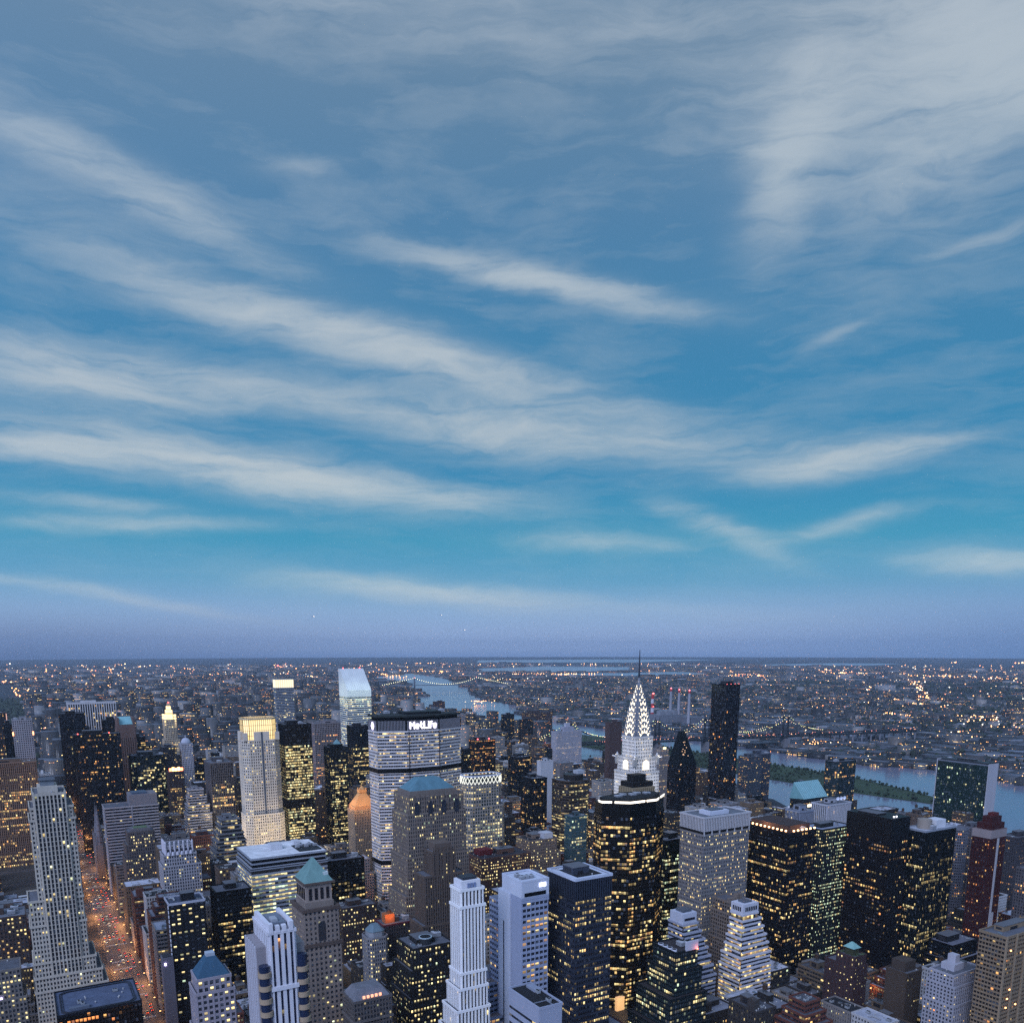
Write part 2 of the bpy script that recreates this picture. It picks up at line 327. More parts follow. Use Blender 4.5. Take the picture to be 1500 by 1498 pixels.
# ---------------------------------------------------------------- buildings
rng = random.Random(11)
class St:
    """facade system: wall colour, glass colour, bay, storey, pier width, spandrel height, lit share, warmth"""
    def __init__(s, wall, glass=(0.02, 0.025, 0.032), bay=3.2, fl=3.7, pw=1.3, sp=1.5, lit=0.25, warm=0.4, mat='masonry', pp=0.45, spp=0.3, blank=()):
        s.wall = wall; s.glass = glass; s.bay = bay; s.fl = fl; s.pw = pw; s.sp = sp; s.lit = lit; s.warm = warm; s.mat = mat; s.pp = pp; s.spp = spp; s.blank = blank
def shade(c, k): return tuple(min(1.0, q * k) for q in c)
def facade(W, G, p, q, z0, z1, st, blank=False, lit=None, panes=None, seed=0, coarse=False):
    dx, dy = q[0] - p[0], q[1] - p[1]; L = math.hypot(dx, dy)
    if L < 0.3 or z1 - z0 < 0.3: return
    ux, uy = dx / L, dy / L; nx, ny = uy, -ux
    P = lambda a, o, z: (p[0] + ux * a + nx * o, p[1] + uy * a + ny * o, z)
    if blank:
        W.poly([P(0, st.pp, z0), P(L, st.pp, z0), P(L, st.pp, z1), P(0, st.pp, z1)], st.wall)
        W.poly([P(0, 0, z0), P(0, st.pp, z0), P(0, st.pp, z1), P(0, 0, z1)], st.wall); W.poly([P(L, st.pp, z0), P(L, 0, z0), P(L, 0, z1), P(L, st.pp, z1)], st.wall)
        return
    nb = max(1, round(L / st.bay)); nf = max(1, round((z1 - z0) / st.fl)); bw = L / nb; fh = (z1 - z0) / nf
    u0 = seed * 131 % 4001; v0 = seed * 71 % 997
    G.poly([P(0, 0, z0), P(L, 0, z0), P(L, 0, z1), P(0, 0, z1)], st.glass,
           [(u0, v0), (u0 + nb, v0), (u0 + nb, v0 + nf), (u0, v0 + nf)], (0 if panes is not None else (st.lit if lit is None else lit), st.warm))
    if st.pw > 0:
        for k in range(nb + 1):
            a0 = max(0, k * bw - st.pw / 2); a1 = min(L, k * bw + st.pw / 2); o = st.pp
            W.poly([P(a0, o, z0), P(a1, o, z0), P(a1, o, z1), P(a0, o, z1)], st.wall)
            W.poly([P(a0, 0, z0), P(a0, o, z0), P(a0, o, z1), P(a0, 0, z1)], st.wall)
            W.poly([P(a1, o, z0), P(a1, 0, z0), P(a1, 0, z1), P(a1, o, z1)], st.wall)
    if st.sp > 0:
        o = st.spp; wc = st.wall if st.sp > 0 else st.wall
        step = 1
        for k in range(0, nf + 1, step):
            b0 = max(z0, z0 + k * fh - st.sp * 0.62); b1 = min(z1, z0 + k * fh + st.sp * 0.38)
            W.poly([P(0, o, b0), P(L, o, b0), P(L, o, b1), P(0, o, b1)], wc)
            W.poly([P(0, o, b1), P(L, o, b1), P(L, 0, b1), P(0, 0, b1)], wc)
            W.poly([P(0, 0, b0), P(L, 0, b0), P(L, o, b0), P(0, o, b0)], wc)
    if panes is not None:
        w = bw - st.pw - 0.1 if st.pw else bw - 0.3; h = fh - (st.sp if st.sp else 0.4) - 0.1
        rz = math.atan2(uy, ux)
        for i in range(nb):
            for k in range(nf):
                c = P((i + 0.5) * bw, 0.10, z0 + k * fh + st.sp * 0.38 + h / 2 + 0.05)
                panes.append((c, rz, w, h))
def parapet(W, pts, z, col, o, t=0.7, up=0.9, dn=0.9):
    A = offset(pts, o); B = offset(pts, o - t); n = len(pts)
    for i in range(n):
        j = (i + 1) % n
        W.poly([(*A[i], z - dn), (*A[j], z - dn), (*A[j], z + up), (*A[i], z + up)], col)
        W.poly([(*A[i], z + up), (*A[j], z + up), (*B[j], z + up), (*B[i], z + up)], col)
        W.poly([(*B[j], z - 0.2), (*B[i], z - 0.2), (*B[i], z + up), (*B[j], z + up)], col)
        W.poly([(*A[j], z - dn), (*A[i], z - dn), (*B[i], z - dn), (*B[j], z - dn)], col)
# shared roof kit
def kit():
    K = {}
    a = MB(); a.box(-1.6, 1.6, -1.1, 1.1, 0.3, 1.9, (0.42, 0.44, 0.46)); a.cyl(-0.75, 0, 0.62, 1.9, 2.15, (0.08, 0.08, 0.09), 10); a.cyl(0.75, 0, 0.62, 1.9, 2.15, (0.08, 0.08, 0.09), 10)
    a.box(-1.5, 1.5, -0.9, -0.7, 0, 0.3, (0.2, 0.2, 0.2)); a.box(-1.5, 1.5, 0.7, 0.9, 0, 0.3, (0.2, 0.2, 0.2)); K['air_conditioner'] = a.mesh('air_conditioner', 'metal_panel')
    t = MB(); wood = (0.16, 0.11, 0.08)
    t.cyl(0, 0, 1.9, 2.6, 6.2, wood, 14); tr = MB(); tr.cyl(0, 0, 2.1, 6.2, 7.6, (0.12, 0.11, 0.11), 14, 0.0); K['tank_roof'] = tr.mesh('tank_roof', 'masonry')
    for sx in (-1.2, 1.2):
        for sy in (-1.2, 1.2): t.box(sx - 0.12, sx + 0.12, sy - 0.12, sy + 0.12, 0, 2.6, (0.1, 0.1, 0.1))
    for zz in (3.2, 4.2, 5.2): t.cyl(0, 0, 1.96, zz, zz + 0.1, (0.06, 0.06, 0.06), 14)
    K['water_tank'] = t.mesh('water_tank', 'masonry')
    v = MB(); v.cyl(0, 0, 0.35, 0, 1.1, (0.5, 0.5, 0.5), 8); v.cyl(0, 0, 0.6, 1.1, 1.5, (0.55, 0.55, 0.55), 8, 0.1); K['roof_vent'] = v.mesh('roof_vent', 'metal_panel')
    c = MB(); c.box(-3, 3, -3, 3, 0.5, 3.6, (0.5, 0.52, 0.55)); f = MB(); f.cyl(0, 0, 2.3, 3.6, 4.4, (0.45, 0.47, 0.5), 14, 2.0); f.cyl(0, 0, 1.9, 4.4, 4.42, (0.03, 0.03, 0.03), 14); K['fan'] = f.mesh('fan', 'metal_panel')
    for k in range(5): c.box(-3.05, 3.05, -3.05, 3.05, 0.9 + 0.5 * k, 1.05 + 0.5 * k, (0.2, 0.21, 0.23))
    K['cooling_tower'] = c.mesh('cooling_tower', 'metal_panel')
    s = MB(); s.box(-1.2, 1.2, -1.6, 1.6, 0, 0.5, (0.3, 0.3, 0.3)); s.poly([(-1.2, -1.6, 0.5), (1.2, -1.6, 0.5), (1.2, 1.6, 1.3), (-1.2, 1.6, 1.3)], (0.25, 0.3, 0.34)); s.poly([(1.2, -1.6, 0.5), (1.2, 1.6, 0.5), (1.2, 1.6, 1.3)], (0.3, 0.3, 0.3)); s.poly([(-1.2, -1.6, 0.5), (-1.2, 1.6, 1.3), (-1.2, 1.6, 0.5)], (0.3, 0.3, 0.3)); s.poly([(1.2, 1.6, 0.5), (-1.2, 1.6, 0.5), (-1.2, 1.6, 1.3), (1.2, 1.6, 1.3)], (0.3, 0.3, 0.3)); K['skylight'] = s.mesh('skylight', 'metal_panel')
    d = MB(); d.box(-4, 4, -.55, .55, .5, 1.5, (.5, .51, .53), bottom=True); d.box(3, 4, -.55, 3.2, .5, 1.5, (.5, .51, .53), bottom=True); [d.box(-3.6 + 2.4 * q, -3.4 + 2.4 * q, -.5, .5, 0, .5, (.15, .15, .15)) for q in range(4)]; K['duct'] = d.mesh('duct', 'metal_panel')
    return K
KIT = kit()
def put_kit(k, root, loc, rz=0, scale=None):
    o = link(KIT[k], k, root, loc, rz, scale)
    if k == 'water_tank': link(KIT['tank_roof'], 'tank_roof', o, (0, 0, 0))
    if k == 'cooling_tower': link(KIT['fan'], 'fan', o, (0, 0, 0))
    return o
def roof_kit(root, x0, x1, y0, y1, z, rg, wallcol, tank=0.5, ph=True, big=False, n=None):
    """mechanical penthouse, tanks and plant on a deck; local to the root"""
    bx, by, _ = root.location; w, d = x1 - x0, y1 - y0
    if w < 5 or d < 5: return
    used = []
    def free(x, y, r):
        for (a, b, c) in used:
            if abs(a - x) < r + c and abs(b - y) < r + c: return False
        return True
    if ph:
        pw, pd = w * rg.uniform(0.3, 0.5), d * rg.uniform(0.3, 0.5); px = x0 + w * rg.uniform(0.35, 0.6) ; py = y0 + d * rg.uniform(0.45, 0.65)
        hh = rg.uniform(3.5, 6.5)
        m = MB(); c = shade(wallcol, rg.uniform(0.8, 1.1)); m.box(px - pw / 2, px + pw / 2, py - pd / 2, py + pd / 2, z, z + hh, c)
        m.box(px - pw / 2 - 0.25, px + pw / 2 + 0.25, py - pd / 2 - 0.25, py + pd / 2 + 0.25, z + hh, z + hh + 0.4, (0.24, 0.25, 0.27), bottom=True)
        po = m.build('penthouse', 'masonry', root)
        m = MB(); m.box(px - pw * 0.2, px + pw * 0.12, py - pd / 2 - 0.12, py - pd / 2 - 0.02, z, z + 2.2, (0.08, 0.08, 0.09)); m.build('door', 'metal_panel', po)
        m = MB(); m.box(px - pw / 2 - 0.1, px - pw / 2 - 0.02, py - pd * 0.3, py + pd * 0.3, z + 1, z + hh - 1, (0.1, 0.1, 0.11)); m.build('louvre', 'metal_panel', po)
        used.append((px, py, max(pw, pd) / 2 + 0.5))
        if rg.random() < tank and w > 9 and d > 9:
            put_kit('water_tank', root, (px - pw * 0.15 - bx, py - by, z + hh + 0.4), rg.random())
    n = n if n is not None else int(min(11, 2 + w * d / 85))
    for _ in range(n):
        for _t in range(6):
            k = rg.choice(['air_conditioner', 'air_conditioner', 'roof_vent', 'roof_vent', 'skylight', 'duct'] + (['cooling_tower', 'cooling_tower'] if big else []))
            r = {'air_conditioner': 1.9, 'roof_vent': 0.7, 'skylight': 1.8, 'duct': 4.2, 'cooling_tower': 3.4}[k]
            x, y = rg.uniform(x0 + r + 1, x1 - r - 1) if w > 2 * r + 2.5 else (x0 + x1) / 2, rg.uniform(y0 + r + 1, y1 - r - 1) if d > 2 * r + 2.5 else (y0 + y1) / 2
            if free(x, y, r): used.append((x, y, r)); put_kit(k, root, (x - bx, y - by, z), rg.choice([0, math.pi / 2])); break
PANE = {}
def pane_mesh(v):
    if v not in PANE:
        m = MB(); fr = (0.05, 0.05, 0.055)
        gl = [(v * 17 + 0.02, v * 5 + 0.02), (v * 17 + 0.98, v * 5 + 0.02), (v * 17 + 0.98, v * 5 + 0.98), (v * 17 + 0.02, v * 5 + 0.98)]
        m.poly([(-0.5, -0.06, -0.5), (0.5, -0.06, -0.5), (0.5, -0.06, 0.5), (-0.5, -0.06, 0.5)], (0.025, 0.03, 0.04), gl, (60 if v < 8 else 0, 0.28 + 0.05 * (v % 5)))
        for (a, b) in ((-0.5, 0.5), (0.5, -0.5)):
            m.poly([(a, -0.06 if a < 0 else 0.06, -0.5), (a, 0.06 if a < 0 else -0.06, -0.5), (a, 0.06 if a < 0 else -0.06, 0.5), (a, -0.06 if a < 0 else 0.06, 0.5)], fr)
        PANE[v] = m.mesh('window', 'glazing')
    return PANE[v]
CAMP = (0, 0, 321)
def put_panes(root, panes, rg, lit, warm):
    """the hundred nearest windows are parts of their own, the others one stuff part"""
    vis = [p for p in panes if -0.2 < 1]
    def facing(p):
        c, rz, w, h = p; nx, ny = math.sin(rz), -math.cos(rz)
        return (CAMP[0] - c[0]) * nx + (CAMP[1] - c[1]) * ny > 0
    lit_of = {}
    for i, p in enumerate(panes):
        key = round(p[0][2], 1); r = lit_of.setdefault(key, rg.random())
        lit_of[('p', i)] = rg.random() < lit * (0.35 + 1.5 * r * r)
    order = sorted(range(len(panes)), key=lambda i: (not facing(panes[i]), (panes[i][0][0] ** 2 + panes[i][0][1] ** 2 + (panes[i][0][2] - 321) ** 2)))
    bx, by, _ = root.location
    for i in order[:100]:
        c, rz, w, h = panes[i]
        link(pane_mesh(rg.randrange(0, 8) if lit_of[('p', i)] else rg.randrange(8, 13)), 'window', root, (c[0] - bx, c[1] - by, c[2]), rz, (w, 1, h))
    m = MB()
    for i in order[100:]:
        c, rz, w, h = panes[i]; ux, uy = math.cos(rz) * w / 2, math.sin(rz) * w / 2
        nx, ny = math.sin(rz) * 0.06, -math.cos(rz) * 0.06
        u, v = rg.randrange(3000), rg.randrange(900)
        m.poly([(c[0] - ux + nx, c[1] - uy + ny, c[2] - h / 2), (c[0] + ux + nx, c[1] + uy + ny, c[2] - h / 2), (c[0] + ux + nx, c[1] + uy + ny, c[2] + h / 2), (c[0] - ux + nx, c[1] - uy + ny, c[2] + h / 2)],
               (0.025, 0.03, 0.04), [(u + .02, v + .02), (u + .98, v + .02), (u + .98, v + .98), (u + .02, v + .98)], (60 if lit_of[('p', i)] else 0, warm))
    o = m.build('windows', 'glazing', root)
    if o: kind(o, 'stuff')
FOOT = []
def tower(name, label, cat, x, y, w, d, h, st, tiers=(), ch=0, poly=None, group=None, panes=False, roofcol=None, tank=0.0, ph=True, big=True, blank=(), parcol=None, deck=True, nkit=None, zones=(), up=0.9, core=False, wing=None):
    """volumes from the top down: the main shaft, then each wider tier (west, east, south, north, top)"""
    rg = random.Random(int(x * 7 + y * 13))
    root = empty(name, (x + w / 2, y + d / 2, 0), label, cat, group)
    W, G = MB(), MB(); FOOT.append((x - max([0] + [t[0] for t in tiers]), x + w + max([0] + [t[1] for t in tiers]), y - max([0] + [t[2] for t in tiers]), y + d + max([0] + [t[3] for t in tiers]), h, label, x, x + w, y, y + d))
    pl = [] if panes else None
    vols = [(0, 0, 0, 0, h)] + list(tiers)
    roofcol = roofcol or (0.22, 0.23, 0.26)
    for i, (a, b, s_, n_, zt) in enumerate(vols):
        zb = vols[i + 1][4] if i + 1 < len(vols) else 0
        if core and i == 0: zb = 0
        sv = wing if wing and i > 0 else st
        pts = offset(poly, a) if poly else rect(x - a, x + w + b, y - s_, y + d + n_, ch)
        m = len(pts)
        cuts = [zb] + [z for z, _l in zones if zb < z < zt] + [zt]
        for e in range(m):
            face = 'SENW'[e] if m == 4 else ''
            for (c0, c1) in zip(cuts[:-1], cuts[1:]):
                lt = sv.lit
                for z, l_ in zones:
                    if c0 >= z - 0.01: lt = l_
                facade(W, G, pts[e], pts[(e + 1) % m], c0, c1, sv, blank=(face != '' and face in blank) or lt < 0, lit=max(0, lt), panes=pl, seed=int(x * 3 + y * 5 + e * 17 + i * 29) % 3989)
        if st.pw <= 0 or st.sp <= 0:   # solid corners for ribbon or fin walls
            pass
        if i == 0 and not deck: continue
        Rf, Pa = MB(), MB(); Rf.poly([(*p, zt - 0.15) for p in pts], shade(roofcol, rg.uniform(0.85, 1.15)))
        parapet(Pa, pts, zt, parcol or st.wall, max(st.pp, st.spp) + 0.12, up=up)
        Rf.build('roof', 'roofing', root); Pa.build('parapet', st.mat, root)
    W.build('wall', st.mat, root); G.build('glazing', 'glazing', root)
    if panes: put_panes(root, pl, rg, st.lit, st.warm)
    if deck and nkit != 0: roof_kit(root, x + ch * .6, x + w - ch * .6, y + ch * .6, y + d - ch * .6, h - 0.14, rg, st.wall, tank, ph, big, nkit)
    return root
def add_box(root, name, mat, x0, x1, y0, y1, z0, z1, col, label=None):
    m = MB(); m.box(x0, x1, y0, y1, z0, z1, col, bottom=True); return m.build(name, mat, root, label)
def hip(m, x0, x1, y0, y1, z0, z1, col, ins=None, cap=True):
    """hipped or pyramid roof"""
    ix = (x1 - x0) / 2 * (ins if ins is not None else 0.98); iy = (y1 - y0) / 2 * (ins if ins is not None else 0.98)
    k = min(ix, iy) if ins is None else None
    ix, iy = (k, k) if k else (ix, iy)
    m.loft(rect(x0, x1, y0, y1), z0, rect(x0 + ix, x1 - ix, y0 + iy, y1 - iy), z1, col, cap)
def glow_lamp(name, loc, power, col, r=1.0, spot=None):
    d = bpy.data.lights.new(name, 'SPOT' if spot else 'POINT'); d.energy = power; d.color = col; d.shadow_soft_size = r
    o = bpy.data.objects.new(name, d); C.objects.link(o); o.location = loc
    if spot:
        from mathutils import Vector
        d.spot_size = R(spot[1]); d.spot_blend = 0.6
        o.rotation_euler = (Vector(spot[0]) - Vector(loc)).to_track_quat('-Z', 'Y').to_euler()
    return o

GLYPH = {'M': ["X.....X", "XX...XX", "X.X.X.X", "X..X..X", "X.....X", "X.....X", "X.....X"], 'e': [".....", ".....", ".XXX.", "X...X", "XXXXX", "X....", ".XXX."],
         't': [".X..", ".X..", "XXX.", ".X..", ".X..", ".X..", "..XX"], 'L': ["X....", "X....", "X....", "X....", "X....", "X....", "XXXXX"],
         'i': ["X", ".", "X", "X", "X", "X", "X"], 'f': [".XX", "X..", "XXX", "X..", "X..", "X..", "X.."]}
def sign_text(root, text, c, height, rz, col, width):
    """lit channel letters built of bars on the wall"""
    cols = sum(len(GLYPH[t][0]) + 1.6 for t in text) - 1.6; s = height / 7; k = width / cols
    x = c[0] - width / 2
    for t in text:
        m = MB(); g = GLYPH[t]
        for r_, row in enumerate(g):
            q = 0
            while q < len(row):
                if row[q] == 'X':
                    e = q
                    while e < len(row) and row[e] == 'X': e += 1
                    z1 = c[2] + height / 2 + 2.2 - r_ * s * .86
                    m.box(x + q * k - .18 * k, x + e * k + .18 * k, c[1] - .5, c[1] - .05, z1 - s * .98, z1 + .02 * s, col, bottom=True); q = e
                else: q += 1
        m.build('sign_letter', 'lamp', root); x += (len(g[0]) + 1.6) * k

# ---------------------------------------------------------------- named buildings of the view
BLK = (0.02, 0.021, 0.025); DKG = (0.012, 0.016, 0.02)
def lamp_box(root, name, x0, x1, y0, y1, z0, z1, col, label=None): return add_box(root, name, 'lamp', x0, x1, y0, y1, z0, z1, col, label)
SK, OT, AP = 'skyscraper', 'office_tower', 'apartment_tower'
def left_side():
    st = St((0.58, 0.55, 0.50), bay=2.5, fl=3.55, pw=1.0, sp=0.8, lit=0.1, warm=0.35, pp=0.9, spp=0.12); wg = St((0.58, 0.55, 0.50), bay=2.2, fl=3.55, pw=1.05, sp=1.6, lit=0.1, warm=0.35)
    r = tower(SK, 'slender grey limestone tower with stepped shoulders rising directly beside the traffic-filled avenue', 'skyscraper', 6, 697, 20, 34, 216, st,
              [(3, 4.2, -1, 0, 206), (4, 5, -1, 0, 197), (10.5, 5, -1.5, 0, 136), (11, 5.4, -1, 0, 117), (11.5, 9.5, -.5, 0, 88), (12, 13, 1, 2, 77), (12.5, 16, 1.5, 3, 66)], panes=True, nkit=2, ph=False, core=True, wing=wg)
    w = shade(st.wall, 1.0); cr = MB()
    for k in range(9): cr.box(5.5 + k * 2.5, 6.5 + k * 2.5, 695.9, 697, 198, 218.2 - (k % 2), w); 
    cr.build('pier', 'masonry', r)
    cr = MB(); cr.box(9, 22, 703, 722, 216, 221, w); cr.box(11, 20, 706, 718, 221, 225, (0.3, 0.33, 0.36)); cr.box(10, 21, 705, 719, 225, 225.6, (0.2, 0.22, 0.25), bottom=True); cr.build('penthouse', 'masonry', r)
    st = St((0.36, 0.26, 0.20), (0.02, 0.018, 0.018), bay=2.6, fl=3.8, pw=1.2, sp=1.0, lit=0.55, warm=0.62, pp=0.8, spp=0.2)
    tower(OT, 'wide brownish slab with vertical stone fins and rows of orange windows, at the left edge', 'office tower', -75, 1430, 95, 30, 156, st, roofcol=(0.2, 0.18, 0.17), zones=[(0, .55), (136, 0.02)])
    st = St((0.43, 0.42, 0.44), (0.015, 0.02, 0.03), bay=3.0, fl=3.6, pw=1.5, sp=1.7, lit=0.02)
    r = tower(SK, 'pale slab with a grid of small square windows and orange lamps at its upper corners', 'skyscraper', -5, 1606, 28, 36, 205, st, nkit=2)
    for xx in (-5.6, 23.1): lamp_box(r, 'lamp', xx - 0.8, xx + 1.4, 1604.5, 1606.5, 180, 186, (3.2, 1.3, 0.45))
    st = St(BLK, DKG, bay=1.6, fl=3.7, pw=0.25, sp=0.6, lit=0.03, mat='metal_panel')
    tower(SK, 'plain black slab tower half hidden between the pale square-windowed slab and an orange-edged tower', 'skyscraper', -18, 1664, 15, 30, 194, st, nkit=1)
    st = St((0.10, 0.09, 0.09), (0.02, 0.02, 0.022), bay=2.2, fl=3.8, pw=0.9, sp=0.8, lit=0.15, warm=0.7)
    r = tower(SK, 'dark finned tower with an orange reflection glowing on its east edge at the far left', 'skyscraper', -62, 1864, 48, 26, 201, st, nkit=1)
    lamp_box(r, 'glowing_edge', -14.6, -13.2, 1862.6, 1864, 40, 200, (0.75, 0.33, 0.16))  # orange light reflected by the tower edge, put in as an emissive strip
    st = St((0.16, 0.125, 0.115), bay=2.9, fl=3.7, pw=1.4, sp=1.7, lit=0.5, warm=0.7)
    tower(OT, 'brown flat-roofed block with orange windows, left of the slender grey limestone tower', 'office building', -75, 813, 66, 32, 95, st, panes=True, roofcol=(0.3, 0.32, 0.36), nkit=6)
    st = St((0.30, 0.285, 0.275), bay=2.5, fl=3.7, pw=1.05, sp=1.6, lit=0.45, warm=0.4)
    r = tower(OT, 'grey stone block with many yellow windows at the lower left corner', 'office building', -70, 695, 55, 24, 88, st, [(3, 2, 1.5, 0, 66)], panes=True, tank=1, nkit=4)
    lamp_box(r, 'floodlight', -30, -28.2, 693.2, 694.6, 66, 68, (5.0, 4.2, 7.5))
    st = St((0.03, 0.022, 0.022), (0.016, 0.014, 0.014), bay=2.4, fl=3.6, pw=0.7, sp=1.1, lit=0.22, warm=1.0, mat='metal_panel')
    r = tower(OT, 'low black-walled block with a broad empty blue-grey roof beside the avenue', 'office building', 5, 593, 50, 45, 85, st, roofcol=(0.17, 0.2, 0.27), parcol=(0.05, 0.055, 0.07), nkit=0)
    m = MB()
    for a, b in ((2.2, 2.9), (3.6, 4.0)):
        P1, P2 = rect(5 + a, 55 - a, 593 + a, 638 - a, 3), rect(5 + b, 55 - b, 593 + b, 638 - b, 3)
        for i in range(8):
            j = (i + 1) % 8; m.poly([(*P1[i], 85.35), (*P1[j], 85.35), (*P2[j], 85.35), (*P2[i], 85.35)], (0.08, 0.09, 0.11)); m.poly([(*P1[i], 84.85), (*P1[j], 84.85), (*P1[j], 85.35), (*P1[i], 85.35)], (0.1, 0.1, 0.12))
    m.build('roof_rail', 'metal_panel', r)
    rg = random.Random(4)
    for k in range(12):
        nm = rg.choice(['roof_vent', 'roof_vent', 'air_conditioner'])
        link(KIT[nm], nm, r, (rg.uniform(-19, 19), rg.uniform(-16, 10), 84.86), rg.choice([0, 1.57]))
    add_box(r, 'plant_room', 'masonry', 12, 24, 599, 602.5, 84.86, 86.6, (0.22, 0.25, 0.3))
    st = St(BLK, DKG, bay=1.7, fl=3.7, pw=0.2, sp=0.5, lit=0.015, mat='metal_panel')
    tower(SK, 'tall featureless black glass tower standing before the white finned slab', 'skyscraper', 71, 1758, 40, 40, 202, st, [(0, 6, 6, 0, 176)], nkit=2)
    st = St((0.024, 0.022, 0.024), DKG, bay=1.7, fl=3.4, pw=0.35, sp=0.9, lit=0.07, warm=0.7, mat='metal_panel')
    r = tower(SK, 'broad black tower with sparse orange windows in front of the plain black glass tower', 'skyscraper', 76, 1460, 64, 28, 189, st, nkit=3)
    lamp_box(r, 'warning_light', 80, 81.5, 1461, 1462.5, 190, 191.6, (4, 0.4, 0.2)); lamp_box(r, 'warning_light', 124, 125.5, 1461, 1462.5, 190, 191.6, (4, 0.4, 0.2))
    st = St((0.62, 0.61, 0.62), (0.02, 0.025, 0.03), bay=4.2, fl=3.7, pw=1.7, sp=0, lit=0.12, warm=0.6, mat='concrete', pp=1.2)
    r = tower(SK, 'wide white-finned slab tower far up the avenue with a pale top edge', 'skyscraper', 90, 1849, 84, 24, 215, st, nkit=2, up=2)
    add_box(r, 'antenna_base', 'masonry', 128, 136, 1856, 1862, 215, 220, (0.6, 0.6, 0.62)); lamp_box(r, 'warning_light', 94, 104, 1847.4, 1848, 189, 190.5, (3.5, 0.5, 0.3))
    st = St((0.03, 0.03, 0.032), DKG, bay=2.0, fl=3.8, pw=0.2, sp=1.4, lit=0.03, mat='metal_panel')
    tower(SK, 'dark prism tower between the white finned slab and the teal-roofed brown tower', 'skyscraper', 145, 1807, 26, 26, 184, st, zones=[(0, .03), (168, .5), (173, 0)], nkit=2)
    st = St((0.26, 0.195, 0.175), (0.02, 0.018, 0.018), bay=3.6, fl=3.8, pw=2.1, sp=0.5, lit=0.05, warm=0.6, pp=0.9)
    r = tower(SK, 'brown granite tower whose broken-pediment top holds a pale teal skylight', 'skyscraper', 147, 1560, 27, 36, 190, st, deck=False, zones=[(0, .05), (172, -1)])
    m = MB(); c = (0.27, 0.2, 0.18)
    m.prism([(147, 1560), (174, 1560), (174, 1596), (147, 1596)], 190, 194, c)
    for (a, b) in ((147, 150), (171, 174)): m.box(a, b, 1560, 1596, 194, 206, c)
    m.box(150, 171, 1590, 1596, 194, 207, c); m.build('pediment', 'masonry', r)
    m = MB(); m.poly([(150.2, 1560.5, 194.2), (170.8, 1560.5, 194.2), (170.8, 1589.8, 206), (150.2, 1589.8, 206)], (0.35, 0.56, 0.58)); m.box(150.2, 170.8, 1559.9, 1560.5, 194, 195, (0.2, 0.25, 0.25)); m.build('skylight', 'copper', r)
    st = St((0.03, 0.028, 0.03), DKG, bay=2.4, fl=3.8, pw=0.2, sp=1.7, lit=0.75, warm=0.5, mat='metal_panel')
    tower(OT, 'dark stepped tower with bright window bands, right of the teal-roofed brown tower', 'office tower', 151, 1618, 44, 36, 166, st, [(0, 10, 0, 0, 150)], zones=[(0, .8), (158, .02)], nkit=2)
    st = St((0.56, 0.50, 0.42), bay=3.0, fl=3.7, pw=1.5, sp=1.3, lit=0.35, warm=0.45)
    r = tower(SK, 'slim limestone tower crowned by a brightly lit golden stepped top', 'skyscraper', 242, 1706, 21, 24, 188, st, [(0, 0, 0, 0, 180), (3, 3, 3, 0, 150)], nkit=0)
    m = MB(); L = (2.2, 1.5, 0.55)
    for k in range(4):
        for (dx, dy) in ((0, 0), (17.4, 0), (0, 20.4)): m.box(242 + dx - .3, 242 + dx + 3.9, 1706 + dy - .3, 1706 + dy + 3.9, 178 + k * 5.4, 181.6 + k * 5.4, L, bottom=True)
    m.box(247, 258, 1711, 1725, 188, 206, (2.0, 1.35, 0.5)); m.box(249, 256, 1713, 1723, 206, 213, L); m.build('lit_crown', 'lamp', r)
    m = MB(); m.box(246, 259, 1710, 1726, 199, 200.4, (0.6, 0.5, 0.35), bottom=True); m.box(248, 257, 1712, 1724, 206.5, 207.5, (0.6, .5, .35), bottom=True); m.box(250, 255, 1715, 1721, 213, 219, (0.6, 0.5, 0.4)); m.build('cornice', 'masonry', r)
    lamp_box(r, 'warning_light', 252, 254, 1716, 1718, 219.2, 221, (5, 0.5, 0.3))
    st = St((0.50, 0.50, 0.54), bay=2.6, fl=3.7, pw=1.4, sp=1.1, lit=0.25, warm=0.4)
    r = tower(SK, 'pale tower with corner columns under a white segmented dome', 'skyscraper', 243, 1542, 18, 20, 158, st, nkit=0)
    m = MB()
    for k in range(7):
        a0, a1 = k * math.pi / 14, (k + 1) * math.pi / 14
        m.cyl(252, 1552, 8.2 * math.cos(a0), 159 + 9 * math.sin(a0), 159 + 9 * math.sin(a1), (0.52, 0.54, 0.6), 14, max(0.2, 8.2 * math.cos(a1)))
    m.build('dome', 'concrete', r)
    m = MB(); m.cyl(252, 1552, 0.9, 167, 170, (0.5, 0.5, 0.55), 8); m.cyl(252, 1552, 1.2, 170, 174, (0.5, 0.5, 0.55), 8, 0); m.build('finial', 'concrete', r)
    st = St((0.03, 0.045, 0.045), (0.012, 0.022, 0.022), bay=2.6, fl=3.9, pw=0.15, sp=0.9, lit=0.55, warm=0.3, mat='metal_panel')
    pts = [(156 + 26 - 26 * math.cos(math.pi * k / 8), 1496 - 16 * math.sin(math.pi * k / 8)) for k in range(9)] + [(208, 1520), (156, 1520)]
    tower(OT, 'dark green glass tower with a curved front and bright yellow floors', 'office tower', 156, 1480, 52, 40, 148, st, poly=pts, zones=[(0, .55), (138, .02)], nkit=5)
    st = St((0.12, 0.125, 0.14), DKG, bay=2.4, fl=3.9, pw=0.2, sp=1.7, lit=0.12, warm=0.5, mat='metal_panel')
